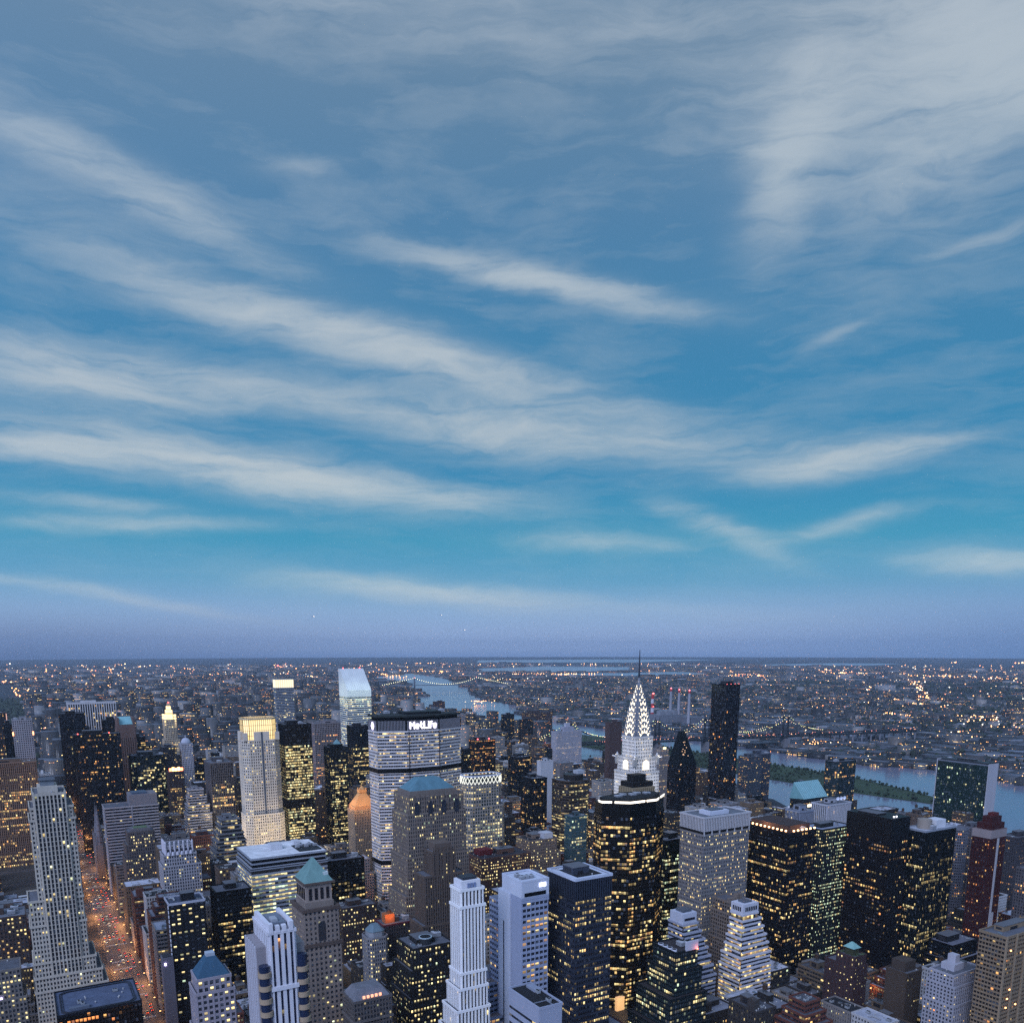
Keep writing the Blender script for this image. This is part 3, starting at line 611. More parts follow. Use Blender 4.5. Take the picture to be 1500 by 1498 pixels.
    tower(OT, 'grey ribbon-windowed tower right of the green curved-front tower', 'office tower', 212, 1539, 22, 34, 154, st, nkit=3)
    st = St((0.13, 0.10, 0.095), bay=2.3, fl=3.6, pw=1.1, sp=1.2, lit=0.3, warm=0.5)
    r = tower(OT, 'brown tower carrying a glaring red and orange rooftop sign', 'office tower', 205, 1440, 22, 26, 124, st, nkit=2, ph=False)
    m = MB(); 
    for k in range(5): m.box(205.5 + k * 4.3, 209.2 + k * 4.3, 1439.6, 1440.6, 126, 131 + (k % 2) * 1.2, (6, 1.1, 0.35) if k in (0, 4) else (7, 3.2, 1.0), bottom=True)
    m.build('sign', 'lamp', r); add_box(r, 'sign_frame', 'steel', 205, 227.5, 1440.8, 1441.2, 124, 132.5, (0.1, 0.1, 0.1))
    st = St((0.42, 0.41, 0.43), (0.012, 0.014, 0.02), bay=2.4, fl=3.9, pw=0.0, sp=1.75, lit=0.05, warm=0.6, mat='concrete', spp=0.7)
    r = tower(OT, 'wide grey slab of alternating pale bands and black windows with a blank upper box', 'office tower', 88, 1185, 64, 34, 118, st, nkit=2, ph=False)
    m = MB(); m.box(118, 151.5, 1186, 1216, 118, 133, (0.30, 0.29, 0.31)); m.build('upper_box', 'concrete', r); add_box(r, 'plant_screen', 'metal_panel', 122, 140, 1190, 1210, 133, 135, (0.16, 0.2, 0.26)); add_box(r, 'wall_joint', 'masonry', 119, 120.2, 1184.1, 1184.3, 10, 117, (0.36, 0.36, 0.4))
    st = St((0.21, 0.19, 0.185), bay=2.5, fl=3.7, pw=1.2, sp=1.4, lit=0.25, warm=0.6)
    r = tower(OT, 'grey-brown block with a small green courtyard panel on its roof', 'office building', 101, 1066, 29, 26, 107, st, [(3, 3, 2, 2, 92), (5, 6, 4, 3, 76)], nkit=2, ph=False, panes=True)
    m = MB(); m.box(105, 126, 1067, 1085, 107, 111, (0.25, 0.24, 0.25)); m.build('penthouse', 'masonry', r); add_box(r, 'green_panel', 'copper', 108, 123, 1070, 1082, 111, 111.5, (0.2, 0.26, 0.16))
    # ornate crown
    st = St((0.46, 0.46, 0.49), bay=2.7, fl=3.6, pw=1.2, sp=1.4, lit=0.15, warm=0.4)
    r = tower(SK, 'whitish building with a scalloped ornate crown of arches and buttresses', 'skyscraper', 129, 975, 28, 22, 106, st, [(3, 3, 3, 1, 96), (5, 7, 5, 2, 84)], nkit=0, panes=True)
    m = MB(); wc = (0.58, 0.58, 0.63)
    for k in range(7):
        xx = 129 + k * 4.67; m.cyl(xx, 974.6, 1.0, 88, 109, wc, 6); m.cyl(xx, 974.6, 1.3, 109, 111.5, wc, 6, 0.2)
        if k < 6: m.cyl(xx + 2.3, 971.8, 2.0, 95.9, 99.5, wc, 8, 1.2)
    for k in range(5): m.cyl(128.6, 975 + k * 5, 1.0, 88, 109, wc, 6); m.cyl(128.6, 975 + k * 5, 1.3, 109, 111.5, wc, 6, 0.2)
    m.build('crown', 'masonry', r)
    for k in range(6):
        m = MB(); n = 9; cx, cz = 131.3 + k * 4.67, 100.5
        arc = [(cx + 1.7 * math.cos(math.pi * q / n), cz + 1.9 * math.sin(math.pi * q / n)) for q in range(n + 1)]
        m.poly([(a, 974.2, b) for a, b in [(cx + 1.7, cz - 5)] + arc + [(cx - 1.7, cz - 5)]][::-1], (0.03, 0.035, 0.05)); m.build('arched_window', 'glazing', r)
    st = St((0.44, 0.44, 0.47), bay=2.6, fl=3.7, pw=0, sp=1.6, lit=0.2, warm=0.5, mat='concrete', spp=0.5)
    tower(OT, 'small pale stepped tower left of the dark striped tower', 'office tower', 196, 1205, 18, 18, 130, st, [(2, 3, 2, 0, 120), (4, 6, 4, 2, 109), (6, 8, 6, 4, 97)], nkit=2)
    tower(OT, 'dark grey terraced building with banded floors at the foot of the gold-crowned tower', 'office building', 199, 1016, 20, 27, 121, St((0.27, 0.28, 0.3), bay=2.6, fl=3.6, pw=0, sp=1.3, lit=0.3, warm=0.35, mat='concrete', spp=0.7), [(2, 1, 2, 0, 114), (5, 3, 4, 0, 105), (8, 5, 6, 2, 96), (10, 7, 8, 4, 84)], nkit=2)
    st = St((0.33, 0.32, 0.33), (0.012, 0.012, 0.015), bay=2.2, fl=3.7, pw=0.7, sp=0.7, lit=0.45, warm=0.65, pp=0.8, spp=0.15, mat='concrete')
    tower(OT, 'dark tower with pale vertical stripes and a finned top, left of the gold-crowned tower', 'office tower', 225, 1203, 30, 40, 165, St((0.22, 0.21, 0.22), (0.012, 0.012, 0.015), bay=2.6, fl=3.7, pw=0.75, sp=0.7, lit=0.4, warm=0.6, pp=0.8, spp=0.15, mat='concrete'), zones=[(0, .4), (147, 0)], nkit=3)
    # twin spires of the cathedral down the avenue
    for k, (xx, lb) in enumerate(((86, 'near grey gothic cathedral spire seen between the avenue and the pale-banded slab'), (86, 'farther twin of the grey gothic cathedral spire, partly behind it'))):
        yy = 1300 + 26 * k; r = empty('cathedral_spire', (xx, yy, 0), lb, 'spire', 'cathedral spires')
        m = MB(); c = (0.26, 0.26, 0.28); m.box(xx - 6, xx + 6, yy - 6, yy + 6, 0, 48, c)
        for s1 in (-5.5, 5.5):
            for s2 in (-5.5, 5.5): m.cyl(xx + s1, yy + s2, 1.0, 30, 56, c, 6, 0.7); m.cyl(xx + s1, yy + s2, 1.1, 56, 66, c, 6, 0)
        m.build('tower_base', 'masonry', r)
        m = MB(); m.cyl(xx, yy, 5.6, 48, 101, (0.28, 0.28, 0.31), 8, 0.15); 
        for q in range(6): m.cyl(xx, yy, 5.9 - q * .85, 52 + 8 * q, 52.6 + 8 * q, c, 8)
        m.build('spire', 'masonry', r)
        m = MB(); m.box(xx - .15, xx + .15, yy - .15, yy + .15, 101, 105, c); m.box(xx - .9, xx + .9, yy - .12, yy + .12, 103, 103.4, c); m.build('cross', 'masonry', r)
left_side()
def centre():
    # gold-crowned tower
    st = St((0.66, 0.62, 0.56), (0.012, 0.014, 0.018), bay=2.9, fl=3.75, pw=1.45, sp=1.65, lit=0.3, warm=0.42, pp=0.4, spp=0.25)
    r = tower(SK, 'pale granite octagonal tower topped by a glowing golden glass crown', 'skyscraper', 244, 1082, 47, 36, 206, st, [(1.5, 1.5, 1.5, 0, 110)], ch=8, deck=True, nkit=0)
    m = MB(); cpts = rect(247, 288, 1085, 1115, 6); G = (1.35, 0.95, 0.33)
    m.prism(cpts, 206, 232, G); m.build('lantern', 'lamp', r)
    m = MB(); n = len(cpts)
    for i in range(n):
        p, q = cpts[i], cpts[(i + 1) % n]; L = math.hypot(q[0] - p[0], q[1] - p[1]); k = max(1, round(L / 2.6))
        for a in range(k + 1):
            x, y = p[0] + (q[0] - p[0]) * a / k, p[1] + (q[1] - p[1]) * a / k; m.box(x - .35, x + .35, y - .35, y + .35, 205, 234, (0.7, 0.62, 0.42))
    m.build('mullions', 'metal_panel', r)
    m = MB(); parapet(m, offset(cpts, 0.6), 233, (0.62, 0.55, 0.42), 0.2, t=1.0, up=1.2, dn=1.0)
    for zz in (212, 218.5, 225): parapet(m, offset(cpts, 0.35), zz, (0.6, 0.52, 0.36), 0.1, t=0.4, up=0.2, dn=0.2)
    m.build('crown_frame', 'metal_panel', r)
    m = MB(); c = st.wall
    m.box(258, 277, 1081.4, 1085, 206, 217, c); m.box(243.4, 247, 1092, 1108, 206, 217, c)
    for (a, b, e, f) in ((245, 250, 1083, 1087), (285, 290, 1083, 1087)): m.box(a, b, e, f, 206, 216, c)
    m.build('shoulder', 'masonry', r)
    add_box(r, 'glass_strip', 'glazing', 266.4, 268.6, 1081.3, 1081.55, 10, 217, (0.08, 0.10, 0.13))
    for (x, y) in ((238, 1070), (268, 1066), (298, 1070), (236, 1098)): glow_lamp('floodlight', (x, y, 72), 80000, (1.0, 0.80, 0.55), 2.0)
    # black tower with yellow floors
    st = St((0.016, 0.016, 0.018), (0.012, 0.012, 0.013), bay=1.55, fl=3.9, pw=0.22, sp=1.1, lit=4, warm=0.34, mat='metal_panel', pp=0.3, spp=0.2)
    tower(SK, 'black steel slab with nearly every floor lit yellow, right of the gold-crowned tower', 'skyscraper', 323, 1180, 39, 30, 215, st, zones=[(0, 3.5), (96, 0.02), (108, 4.5), (186, 0.0)], nkit=4)
    st = St((0.36, 0.33, 0.34), (0.015, 0.015, 0.018), bay=3.4, fl=3.8, pw=1.1, sp=1.2, lit=0.3, warm=0.75)
    tower(SK, 'pinkish-grey gridded tower behind the black yellow-lit slab', 'skyscraper', 522, 1680, 69, 36, 170, st, zones=[(0, .35), (100, .12), (155, 0)], nkit=3)
    st = St((0.018, 0.02, 0.024), DKG, bay=1.8, fl=3.7, pw=0.2, sp=0.9, lit=0.5, warm=0.35, mat='metal_panel')
    r = tower(OT, 'slim dark glass tower with a small pale-green pyramid cap', 'office tower', 428, 1304, 30, 28, 164, st, [(0, 0, 0, 0, 160)], zones=[(0, .5), (152, .02)], nkit=1, ph=False)
    m = MB(); m.box(433, 452, 1309, 1327, 164, 169, BLK); m.build('penthouse', 'metal_panel', r)
    m = MB(); hip(m, 440, 450, 1312, 1322, 169, 177, (0.28, 0.42, 0.44), cap=False); m.build('cap', 'copper', r)
    st = St((0.04, 0.04, 0.045), DKG, bay=2.4, fl=3.8, pw=0.6, sp=0.9, lit=0.4, warm=0.45, mat='metal_panel', pp=0.5)
    tower(OT, 'black vertically ribbed tower immediately left of the wide sign-bearing slab', 'office tower', 530, 1478, 30, 29, 180, st, zones=[(0, .5), (120, .7), (140, .02)], nkit=2)
    # slant-roofed white tower
    st = St((0.66, 0.68, 0.68), (0.02, 0.03, 0.035), bay=2.6, fl=3.9, pw=0, sp=1.9, lit=0.6, warm=0.2, mat='metal_panel', spp=0.35)
    r = tower(SK, 'white banded tower with a floodlit roof sloping like a wedge', 'skyscraper', 539, 1521, 46, 46, 232, st, deck=False)
    m = MB(); w = (0.70, 0.72, 0.72); x0, x1, y0, y1 = 539 - .5, 585.5, 1520.5, 1567.5
    m.poly([(x0, y0, 244), (x1, y0, 244), (x1, y1 - 8, 283), (x0, y1 - 8, 283)], w); m.poly([(x0, y1 - 8, 283), (x1, y1 - 8, 283), (x1, y1, 283), (x0, y1, 283)], w)
    m.poly([(x0, y0, 232), (x1, y0, 232), (x1, y0, 244), (x0, y0, 244)], w)
    m.poly([(x0, y1, 232), (x0, y0, 232), (x0, y0, 244), (x0, y1 - 8, 283), (x0, y1, 283)], w); m.poly([(x1, y0, 232), (x1, y1, 232), (x1, y1, 283), (x1, y1 - 8, 283), (x1, y0, 244)], w)
    m.poly([(x1, y1, 232), (x0, y1, 232), (x0, y1, 283), (x1, y1, 283)], w); m.build('wedge_roof', 'metal_panel', r)
    m = MB()
    for k in range(12): a = x0 + 2 + k * 3.9; m.poly([(a, y0 + .2, 244.35), (a + .25, y0 + .2, 244.35), (a + .25, y1 - 8, 283.25), (a, y1 - 8, 283.25)], (0.5, 0.52, 0.53)); 
    m.build('roof_seam', 'metal_panel', r)
    for xx in (550, 574): glow_lamp('floodlight', (xx, 1508, 244), 15000, (0.80, 1.0, 0.86), 1.5)
    glow_lamp('floodlight', (526, 1544, 236), 12000, (0.86, 1.0, 0.80), 1.5)
    lamp_box(r, 'warning_light', 545, 546.6, 1560, 1561.6, 283.2, 285, (5, 0.4, 0.3)); lamp_box(r, 'warning_light', 578, 579.6, 1560, 1561.6, 283.2, 285, (5, 0.4, 0.3))
    st = St((0.20, 0.32, 0.34), (0.05, 0.10, 0.11), bay=2.4, fl=3.6, pw=0.2, sp=0.6, lit=0.05, mat='metal_panel')
    tower(OT, 'small pale-teal glass block in front of the wedge-roofed white tower', 'office tower', 560, 1440, 22, 24, 194, st, nkit=0)
    # far tower with lit top
    st = St((0.46, 0.48, 0.52), (0.02, 0.03, 0.04), bay=2.6, fl=3.8, pw=0, sp=1.6, lit=0.15, warm=0.3, mat='metal_panel', spp=0.3)
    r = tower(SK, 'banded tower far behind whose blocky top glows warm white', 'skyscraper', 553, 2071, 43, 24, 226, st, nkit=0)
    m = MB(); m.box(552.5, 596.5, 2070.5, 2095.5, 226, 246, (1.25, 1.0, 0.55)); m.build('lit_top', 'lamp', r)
    m = MB()
    for k in range(9): m.box(553 + k * 5.3, 553.5 + k * 5.3, 2070.0, 2070.4, 226, 247, (0.6, 0.55, 0.4))
    m.box(552, 597, 2070, 2096, 246.05, 247, (0.5, 0.5, 0.5), bottom=True); m.build('top_frame', 'metal_panel', r)
    m = MB(); m.cyl(563, 2082, 0.8, 247, 278, (0.4, 0.4, 0.42), 6, 0.3); m.build('mast', 'steel', r); lamp_box(r, 'warning_light', 561.6, 564.4, 2080.6, 2083.4, 278, 281, (5, 0.6, 0.4))
    # gilded pyramid roof
    st = St((0.34, 0.30, 0.26), bay=2.2, fl=3.6, pw=1.2, sp=1.1, lit=0.08, warm=0.5)
    r = tower(SK, 'ornate stone tower with an orange-lit pyramid roof and cupola beside the wide slab', 'skyscraper', 352, 985, 30, 24, 122, st, nkit=0)
    m = MB(); gold = (0.72, 0.48, 0.26)
    m.box(353, 381, 986, 1008, 122, 127, (0.5, 0.36, 0.24)); hip(m, 353.5, 380.5, 986.5, 1007.5, 127, 143, gold, ins=0.72); m.build('roof', 'copper', r)
    m = MB(); m.box(362, 372, 993, 1001, 142.9, 147, gold)
    for q in range(4): m.cyl(363 + (q % 2) * 8, 993.6 + (q // 2) * 6.6, 0.8, 143, 149, gold, 6)
    m.cyl(367, 997, 4, 147, 152, gold, 8, 0.2); m.build('cupola', 'copper', r)
    for (x, y) in ((350, 980), (366, 978), (384, 982), (348, 998)): glow_lamp('floodlight', (x, y, 126), 9000, (1.0, 0.5, 0.2), 1.0)
    # wide slab with sign
    st = St((0.64, 0.63, 0.64), (0.008, 0.009, 0.012), bay=1.9, fl=3.75, pw=0.2, sp=1.75, lit=0.3, warm=0.45, mat='concrete', pp=0.35, spp=0.6)
    pts = [(358, 915), (389, 903), (431, 903), (466, 916), (466, 940), (431, 953), (389, 953), (357, 940)]
    r = tower(SK, 'huge wide faceted concrete slab with a glowing white rooftop sign', 'skyscraper', 357, 903, 109, 50, 226, st, poly=pts, zones=[(0, .5), (68, .0), (74, .34), (178, .95), (184, .3)], nkit=0, deck=True)
    m = MB(); fin = MB(); top = offset(pts, 0.3); m.prism(top, 226.95, 239, (0.05, 0.055, 0.06)); m.build('sign_storey', 'metal_panel', r)
    for i in range(8):
        p, q = top[i], top[(i + 1) % 8]; L = math.hypot(q[0] - p[0], q[1] - p[1]); k = max(2, round(L / 1.7))
        for a in range(k + 1): x, y = p[0] + (q[0] - p[0]) * a / k, p[1] + (q[1] - p[1]) * a / k; fin.box(x - .3, x + .3, y - .3, y + .3, 227, 238.6, (0.42, 0.42, 0.45))
    fin.build('fins', 'concrete', r)
    m = MB(); m.prism(offset(pts, -3), 239, 242.5, (0.02, 0.022, 0.025)); m.prism(offset(pts, 0.5), 242.5, 244.5, (0.07, 0.085, 0.085), bottom=True); m.build('roof_slab', 'roofing', r)
    m = MB(); m.box(395, 440, 915, 940, 244.5, 247.5, (0.05, 0.055, 0.06)); m.build('penthouse', 'metal_panel', r)
    for k in range(8): put_kit('cooling_tower' if k % 2 else 'air_conditioner', r, (-44 + k * 12, 6 + (k % 3) * 4, 244.5))
    for zz in (70.5, 180.5):
        m = MB(); m.prism(offset(pts, 1.0), zz - 2.6, zz + 2.6, (0.015, 0.016, 0.018), bottom=True); m.build('mechanical_band', 'metal_panel', r)
    for c in ((392, 902.0), (431, 902.0)):
        add_box(r, 'wall_joint', 'metal_panel', c[0] - .5, c[0] + .5, c[1], c[1] + .6, 10, 226, (0.16, 0.16, 0.18))
    sign_text(r, 'MetLife', (410.5, 902.2, 230.2), 9.6, 0.0, (5.5, 5.2, 6.5), 34)
    # emblem on the west end: a rounded four-lobed mark
    m = MB(); 
    for (dy, dz) in ((-2, 0), (2, 0), (0, 2.6), (0, -2.6)): m.tube((356.9, 926 + dy, 232.5 + dz), (356.4, 926 + dy, 232.5 + dz), 2.0, (4.8, 4.2, 6.5), 10)
    m.build('emblem', 'lamp', r)
    for (x, y) in ((352, 885), (378, 872)): glow_lamp('streetlight_glow', (x, y, 18), 42000, (1.0, 0.36, 0.16), 4.0)
    # hipped-roof brown tower
    st = St((0.31, 0.275, 0.25), bay=2.15, fl=3.6, pw=1.05, sp=1.35, lit=0.24, warm=0.3)
    r = tower(SK, 'massive brown gothic office tower with a blue-green hipped copper roof', 'skyscraper', 300, 694, 55, 34, 188, st, [(2, 2, 1.2, 1, 172), (4, 4, 2.5, 2, 132), (7, 8, 4, 4, 96)], nkit=0, panes=True)
    m = MB(); hip(m, 303, 348, 697, 724, 193, 203, (0.20, 0.33, 0.38), ins=0.55); m.build('roof', 'copper', r); add_box(r, 'attic', 'masonry', 302, 349, 696, 725, 187.9, 193, st.wall)
    m = MB(); 
    for k in range(12): m.cyl(300.5 + k * 4.9, 693.4, 0.55, 168, 190.5, (0.25, 0.22, 0.2), 6, 0.4)
    m.build('pinnacle', 'masonry', r)
    for k in range(4):
        m = MB(); cx, cz = 307 + k * 13.5, 180; arc = [(cx + 2.3 * math.cos(math.pi * q / 8), cz + 3.5 * math.sin(math.pi * q / 8)) for q in range(9)]
        m.poly([(a, 692.2, b) for a, b in [(cx + 2.3, cz - 9)] + arc + [(cx - 2.3, cz - 9)]][::-1], (0.03, 0.035, 0.05)); m.build('arched_window', 'glazing', r)
    # pyramid-roofed stone tower
    st = St((0.35, 0.31, 0.285), bay=3.1, fl=3.7, pw=1.6, sp=1.8, lit=0.12, warm=0.35)
    r = tower(SK, 'tall brown stone tower with a pale green copper pyramid and arched loggia', 'skyscraper', 154, 538, 24, 27, 147, st, [(0.8, 0.8, .8, .8, 122)], nkit=0, panes=True)
    m = MB(); a = st.wall
    m.box(156.2, 175.8, 540.2, 562.8, 147, 152, a); m.box(157, 175, 541, 562, 152, 165, shade(a, 1.25)); m.build('belvedere', 'masonry', r)
    for k in range(4): add_box(r, 'loggia_opening', 'glazing', 159 + k * 4.0, 161 + k * 4.0, 540.6, 540.85, 153.5, 161.5, (0.015, 0.015, 0.02))
    for k in range(5): add_box(r, 'loggia_opening', 'glazing', 156.6, 156.85, 543 + k * 4.0, 545 + k * 4.0, 153.5, 161.5, (0.015, 0.015, 0.02))
    m = MB(); parapet(m, rect(155.5, 176.5, 539.5, 563.5), 165.2, (0.22, 0.18, 0.16), 0.5, t=1.8, up=0.5, dn=0.8); parapet(m, rect(154, 178, 538, 565), 147.5, (0.2, 0.165, 0.15), 1.3, t=2.2, up=0.8, dn=1.2); parapet(m, rect(153.2, 178.8, 537.2, 565.8), 122.8, (0.2, 0.165, 0.15), 1.2, t=2.0, up=0.8, dn=1.4); m.build('cornice', 'masonry', r)
    m = MB(); hip(m, 156, 176, 540, 563, 165.6, 180.5, (0.27, 0.40, 0.39), cap=True); m.build('pyramid_roof', 'copper', r)
    m = MB(); m.box(170, 173.5, 542.5, 545.5, 167, 171.5, (0.6, 0.66, 0.66)); m.build('dormer', 'copper', r)
    m = MB(); cx, cz = 166, 136; arc = [(cx + 2.6 * math.cos(math.pi * q / 8), cz + 2.8 * math.sin(math.pi * q / 8)) for q in range(9)]
    m.poly([(q, 537.35, b) for q, b in [(cx + 2.6, cz - 11)] + arc + [(cx - 2.6, cz - 11)]][::-1], (0.03, 0.035, 0.045)); m.build('arched_window', 'glazing', r)
    # big flat white roof
    st = St((0.42, 0.45, 0.50), (0.03, 0.03, 0.03), bay=3.0, fl=3.95, pw=0, sp=1.9, lit=6, warm=0.22, mat='metal_panel', spp=0.4)
    r = tower(OT, 'bright banded office block with a large flat white roof and almost every floor lit', 'office building', 176, 780, 73, 58, 118, st, [(0, 0, 0, 0, 117)], zones=[(0, 6), (112, 0.0)], nkit=0, roofcol=(0.62, 0.63, 0.66))
    m = MB()
    m.box(177.5, 247.5, 781.5, 836.5, 118.6, 121.5, (0.03, 0.035, 0.045)); m.box(176.5, 248.5, 780.5, 837.5, 121.5, 123, (0.40, 0.43, 0.48), bottom=True); m.box(177.5, 247.5, 781.5, 836.5, 123, 126, (0.03, 0.035, 0.045)); m.box(176.2, 248.8, 780.2, 837.8, 126, 127.6, (0.45, 0.48, 0.53), bottom=True, ); m.build('setback_storeys', 'metal_panel', r)
    m = MB(); m.poly([(177, 781, 127.75), (248, 781, 127.75), (248, 837, 127.75), (177, 837, 127.75)], (0.70, 0.71, 0.73)); m.build('white_roof', 'roofing', r)
    add_box(r, 'penthouse', 'concrete', 202, 213, 806, 818, 127.7, 133, (0.62, 0.63, 0.66)); add_box(r, 'penthouse', 'concrete', 228, 234, 818, 828, 127.7, 131, (0.6, 0.61, 0.64)); add_box(r, 'plant_well', 'metal_panel', 224, 246, 786, 814, 127.7, 128.6, (0.06, 0.07, 0.08))
    for k in range(5): put_kit('cooling_tower', r, (226 + 4.4 * k - 212.5, 800 - 809 + (k % 2) * 5, 128.6), 0, (0.62, 0.62, 0.7))
    # striped post-modern tower
    st = St((0.70, 0.70, 0.74), (0.012, 0.02, 0.055), bay=3.4, fl=3.5, pw=1.75, sp=0, lit=0.03, warm=0.6, mat='concrete', pp=1.1)
    r = tower(AP, 'white and blue vertically striped tower with rounded cream corner balconies', 'apartment tower', 99.5, 411, 12.5, 28, 180, st, nkit=0, ph=False, roofcol=(0.35, 0.36, 0.4))
    m = MB(); w = (0.72, 0.72, 0.76)
    for k in range(4): m.box(99.2 + k * 3.4, 101.3 + k * 3.4, 409.6, 412.5, 180, 183.4 + (k in (0, 3)) * 1.5, w)
    m.box(99.2, 101.2, 412.5, 439, 180, 184, w); m.box(110.6, 112.6, 412.5, 439, 180, 184, w); m.build('parapet_pier', 'concrete', r)
    m = MB(); m.box(102.2, 109.6, 416, 434, 180, 183.2, (0.3, 0.33, 0.38)); m.box(103, 106, 418, 424, 183.2, 184.6, (0.5, 0.52, 0.55)); m.build('penthouse', 'metal_panel', r)
    m = MB(); m.box(98.9, 113.1, 409.3, 411, 149, 151.2, w, bottom=True); m.build('belt_course', 'concrete', r)
    cream = (0.50, 0.42, 0.33); b = MB(); g = MB()
    for (cx, cy, a0) in ((96.3, 411.6, 0), (115.6, 411.6, 0)):
        pl = [(cx + 3.3 * math.cos(2 * math.pi * q / 18), cy + 3.3 * math.sin(2 * math.pi * q / 18)) for q in range(18)]
        cap = 163 if cx < 105 else 166
        g.prism([(cx + (x - cx) * .82, cy + (y - cy) * .82) for x, y in pl], 0, cap, (0.015, 0.025, 0.06))
        for k in range(int(cap / 7)): b.prism(pl, 3 + k * 7.0, 5.7 + k * 7.0, cream, bottom=True)
    g.build('bay_glazing', 'glazing', r); b.build('balcony_bands', 'concrete', r)
    m = MB(); m.box(93.6, 99.0, 414.6, 438, 0, 172, (0.42, 0.40, 0.42)); m.box(113.4, 118.2, 414.6, 438, 0, 171, (0.42, 0.4, 0.4)); m.build('side_wing', 'concrete', r)
    m = MB()
    for k in range(6): m.box(92.9, 93.6, 415.5 + k * 4, 416.6 + k * 4, 0, 172.5, (0.6, 0.6, 0.64))
    m.build('wing_pier', 'concrete', r)
    # blue truncated pyramid
    st = St((0.44, 0.42, 0.46), bay=3.0, fl=3.6, pw=1.2, sp=1.6, lit=0.3, warm=0.55, mat='concrete')
    r = tower(OT, 'grey post-modern tower with a blue truncated pyramid roof at the bottom of the view', 'office tower', 77, 496, 19, 18, 129, st, [(1.4, 1.4, 1.4, 1.4, 121), (2.5, 2.5, 2, 2, 96)], nkit=0, panes=True)
    m = MB(); hip(m, 77, 96, 496, 514, 129.2, 140.5, (0.10, 0.20, 0.28), ins=0.72); m.build('pyramid_roof', 'copper', r)
    m = MB(); m.box(84, 89, 502.5, 507.5, 140.4, 142.5, (0.5, 0.55, 0.6)); m.build('roof_box', 'metal_panel', r)
    m = MB()
    for k in range(5): m.box(78 + k * 4, 80 + k * 4, 494.4, 495.4, 96, 97.2, (0.5, .48, .5), bottom=True)
    m.build('ledge', 'concrete', r)
    # dark block with scattered windows
    st = St((0.028, 0.033, 0.045), (0.02, 0.022, 0.03), bay=4.7, fl=3.7, pw=2.1, sp=1.9, lit=0.42, warm=0.25)
    r = tower(OT, 'black brick block with evenly spaced windows and a bright white left edge', 'office building', 91, 695, 27, 22, 120, st, panes=True, zones=[(0, .4)], roofcol=(0.13, 0.15, 0.2), parcol=(0.5, 0.52, 0.58), nkit=4, blank=('W',))
    m = MB()
    for k in range(30): m.box(89.9, 90.5, 694.3, 695.4, 2 + k * 3.95, 4.6 + k * 3.95, (0.7, 0.72, 0.78), bottom=True)
    m.build('edge_quoins', 'concrete', r)
    m = MB(); m.box(82, 90.4, 690, 700, 0, 78, (0.24, 0.24, 0.28)); m.box(83, 89.5, 691, 699, 78, 78.6, (0.1, 0.1, 0.12)); m.build('side_annex', 'masonry', r); lamp_box(r, 'floodlight', 83.5, 84.8, 688.9, 689.9, 72, 74, (6, 5, 9))
    st = St((0.03, 0.028, 0.028), DKG, bay=2.2, fl=3.8, pw=0.25, sp=1.6, lit=0.55, warm=0.45, mat='metal_panel')
    tower(OT, 'brownish-black ribbon-windowed block left of the bright flat-white-roofed block', 'office building', 138, 752, 30, 26, 108, st, zones=[(0, .6), (58, .5), (92, .0)], nkit=3)
    st = St((0.04, 0.036, 0.035), DKG, bay=3.2, fl=3.8, pw=0.8, sp=1.4, lit=0.55, warm=0.4, mat='metal_panel')
    tower(OT, 'dark low block with lit windows and a finned attic behind the green-pyramid tower', 'office building', 262, 838, 46, 25, 100, st, zones=[(0, .55), (84, .0)], nkit=8)
    st = St((0.13, 0.10, 0.09), bay=2.8, fl=3.7, pw=1.4, sp=1.6, lit=0.45, warm=0.4)
    tower(OT, 'squat brown block with a low pyramid of dark plant screens on top', 'office building', 257, 765, 36, 22, 70, st, nkit=5, panes=True, tank=1)
    st = St((0.36, 0.36, 0.38), bay=2.1, fl=3.5, pw=1.0, sp=1.5, lit=0.35, warm=0.35)
    r = tower(OT, 'small whitish building with a chamfered grey roof beside an orange-lit penthouse', 'office building', 240, 648, 18, 18, 78, st, ch=3, nkit=0, panes=True)
    m = MB(); m.prism(rect(242, 256, 650, 664, 3), 78, 83, (0.4, 0.42, 0.45)); m.loft(rect(241.5, 256.5, 649.5, 664.5, 3), 83, rect(246, 252, 654, 660, 1), 88, (0.25, 0.32, 0.36)); m.build('turret', 'masonry', r)
    st = St((0.14, 0.125, 0.125), bay=2.3, fl=3.5, pw=1.1, sp=1.5, lit=0.12, warm=0.4)
    r = tower(OT, 'grey-brown apartment block edged with a dark red roof trim', 'apartment building', 262, 669, 30, 20, 80, st, nkit=4, tank=1, parcol=(0.2, 0.07, 0.09), panes=True)
    m = MB(); m.box(266, 275, 675, 683, 80, 88, (0.5, 0.24, 0.12)); m.build('orange_penthouse', 'masonry', r); glow_lamp('roof_lamp', (270, 671, 88), 3500, (1.0, 0.42, 0.15), 0.5)
    st = St((0.24, 0.225, 0.22), bay=2.3, fl=3.4, pw=1.0, sp=1.4, lit=0.22, warm=0.4)
    r = tower(OT, 'ornate grey building with a broad grey mansard roof and orange dormers', 'office building', 176, 508, 27, 22, 88, st, nkit=0, panes=True)
    m = MB(); m.loft(rect(176.5, 202.5, 508.5, 529.5), 88.2, rect(181, 198, 513, 525), 95, (0.30, 0.31, 0.34)); m.build('mansard_roof', 'roofing', r)
    for k in range(5): lamp_box(r, 'dormer', 183 + k * 2.9, 184.6 + k * 2.9, 508.6, 509.6, 89.2, 91, (1.6, 0.62, 0.25))
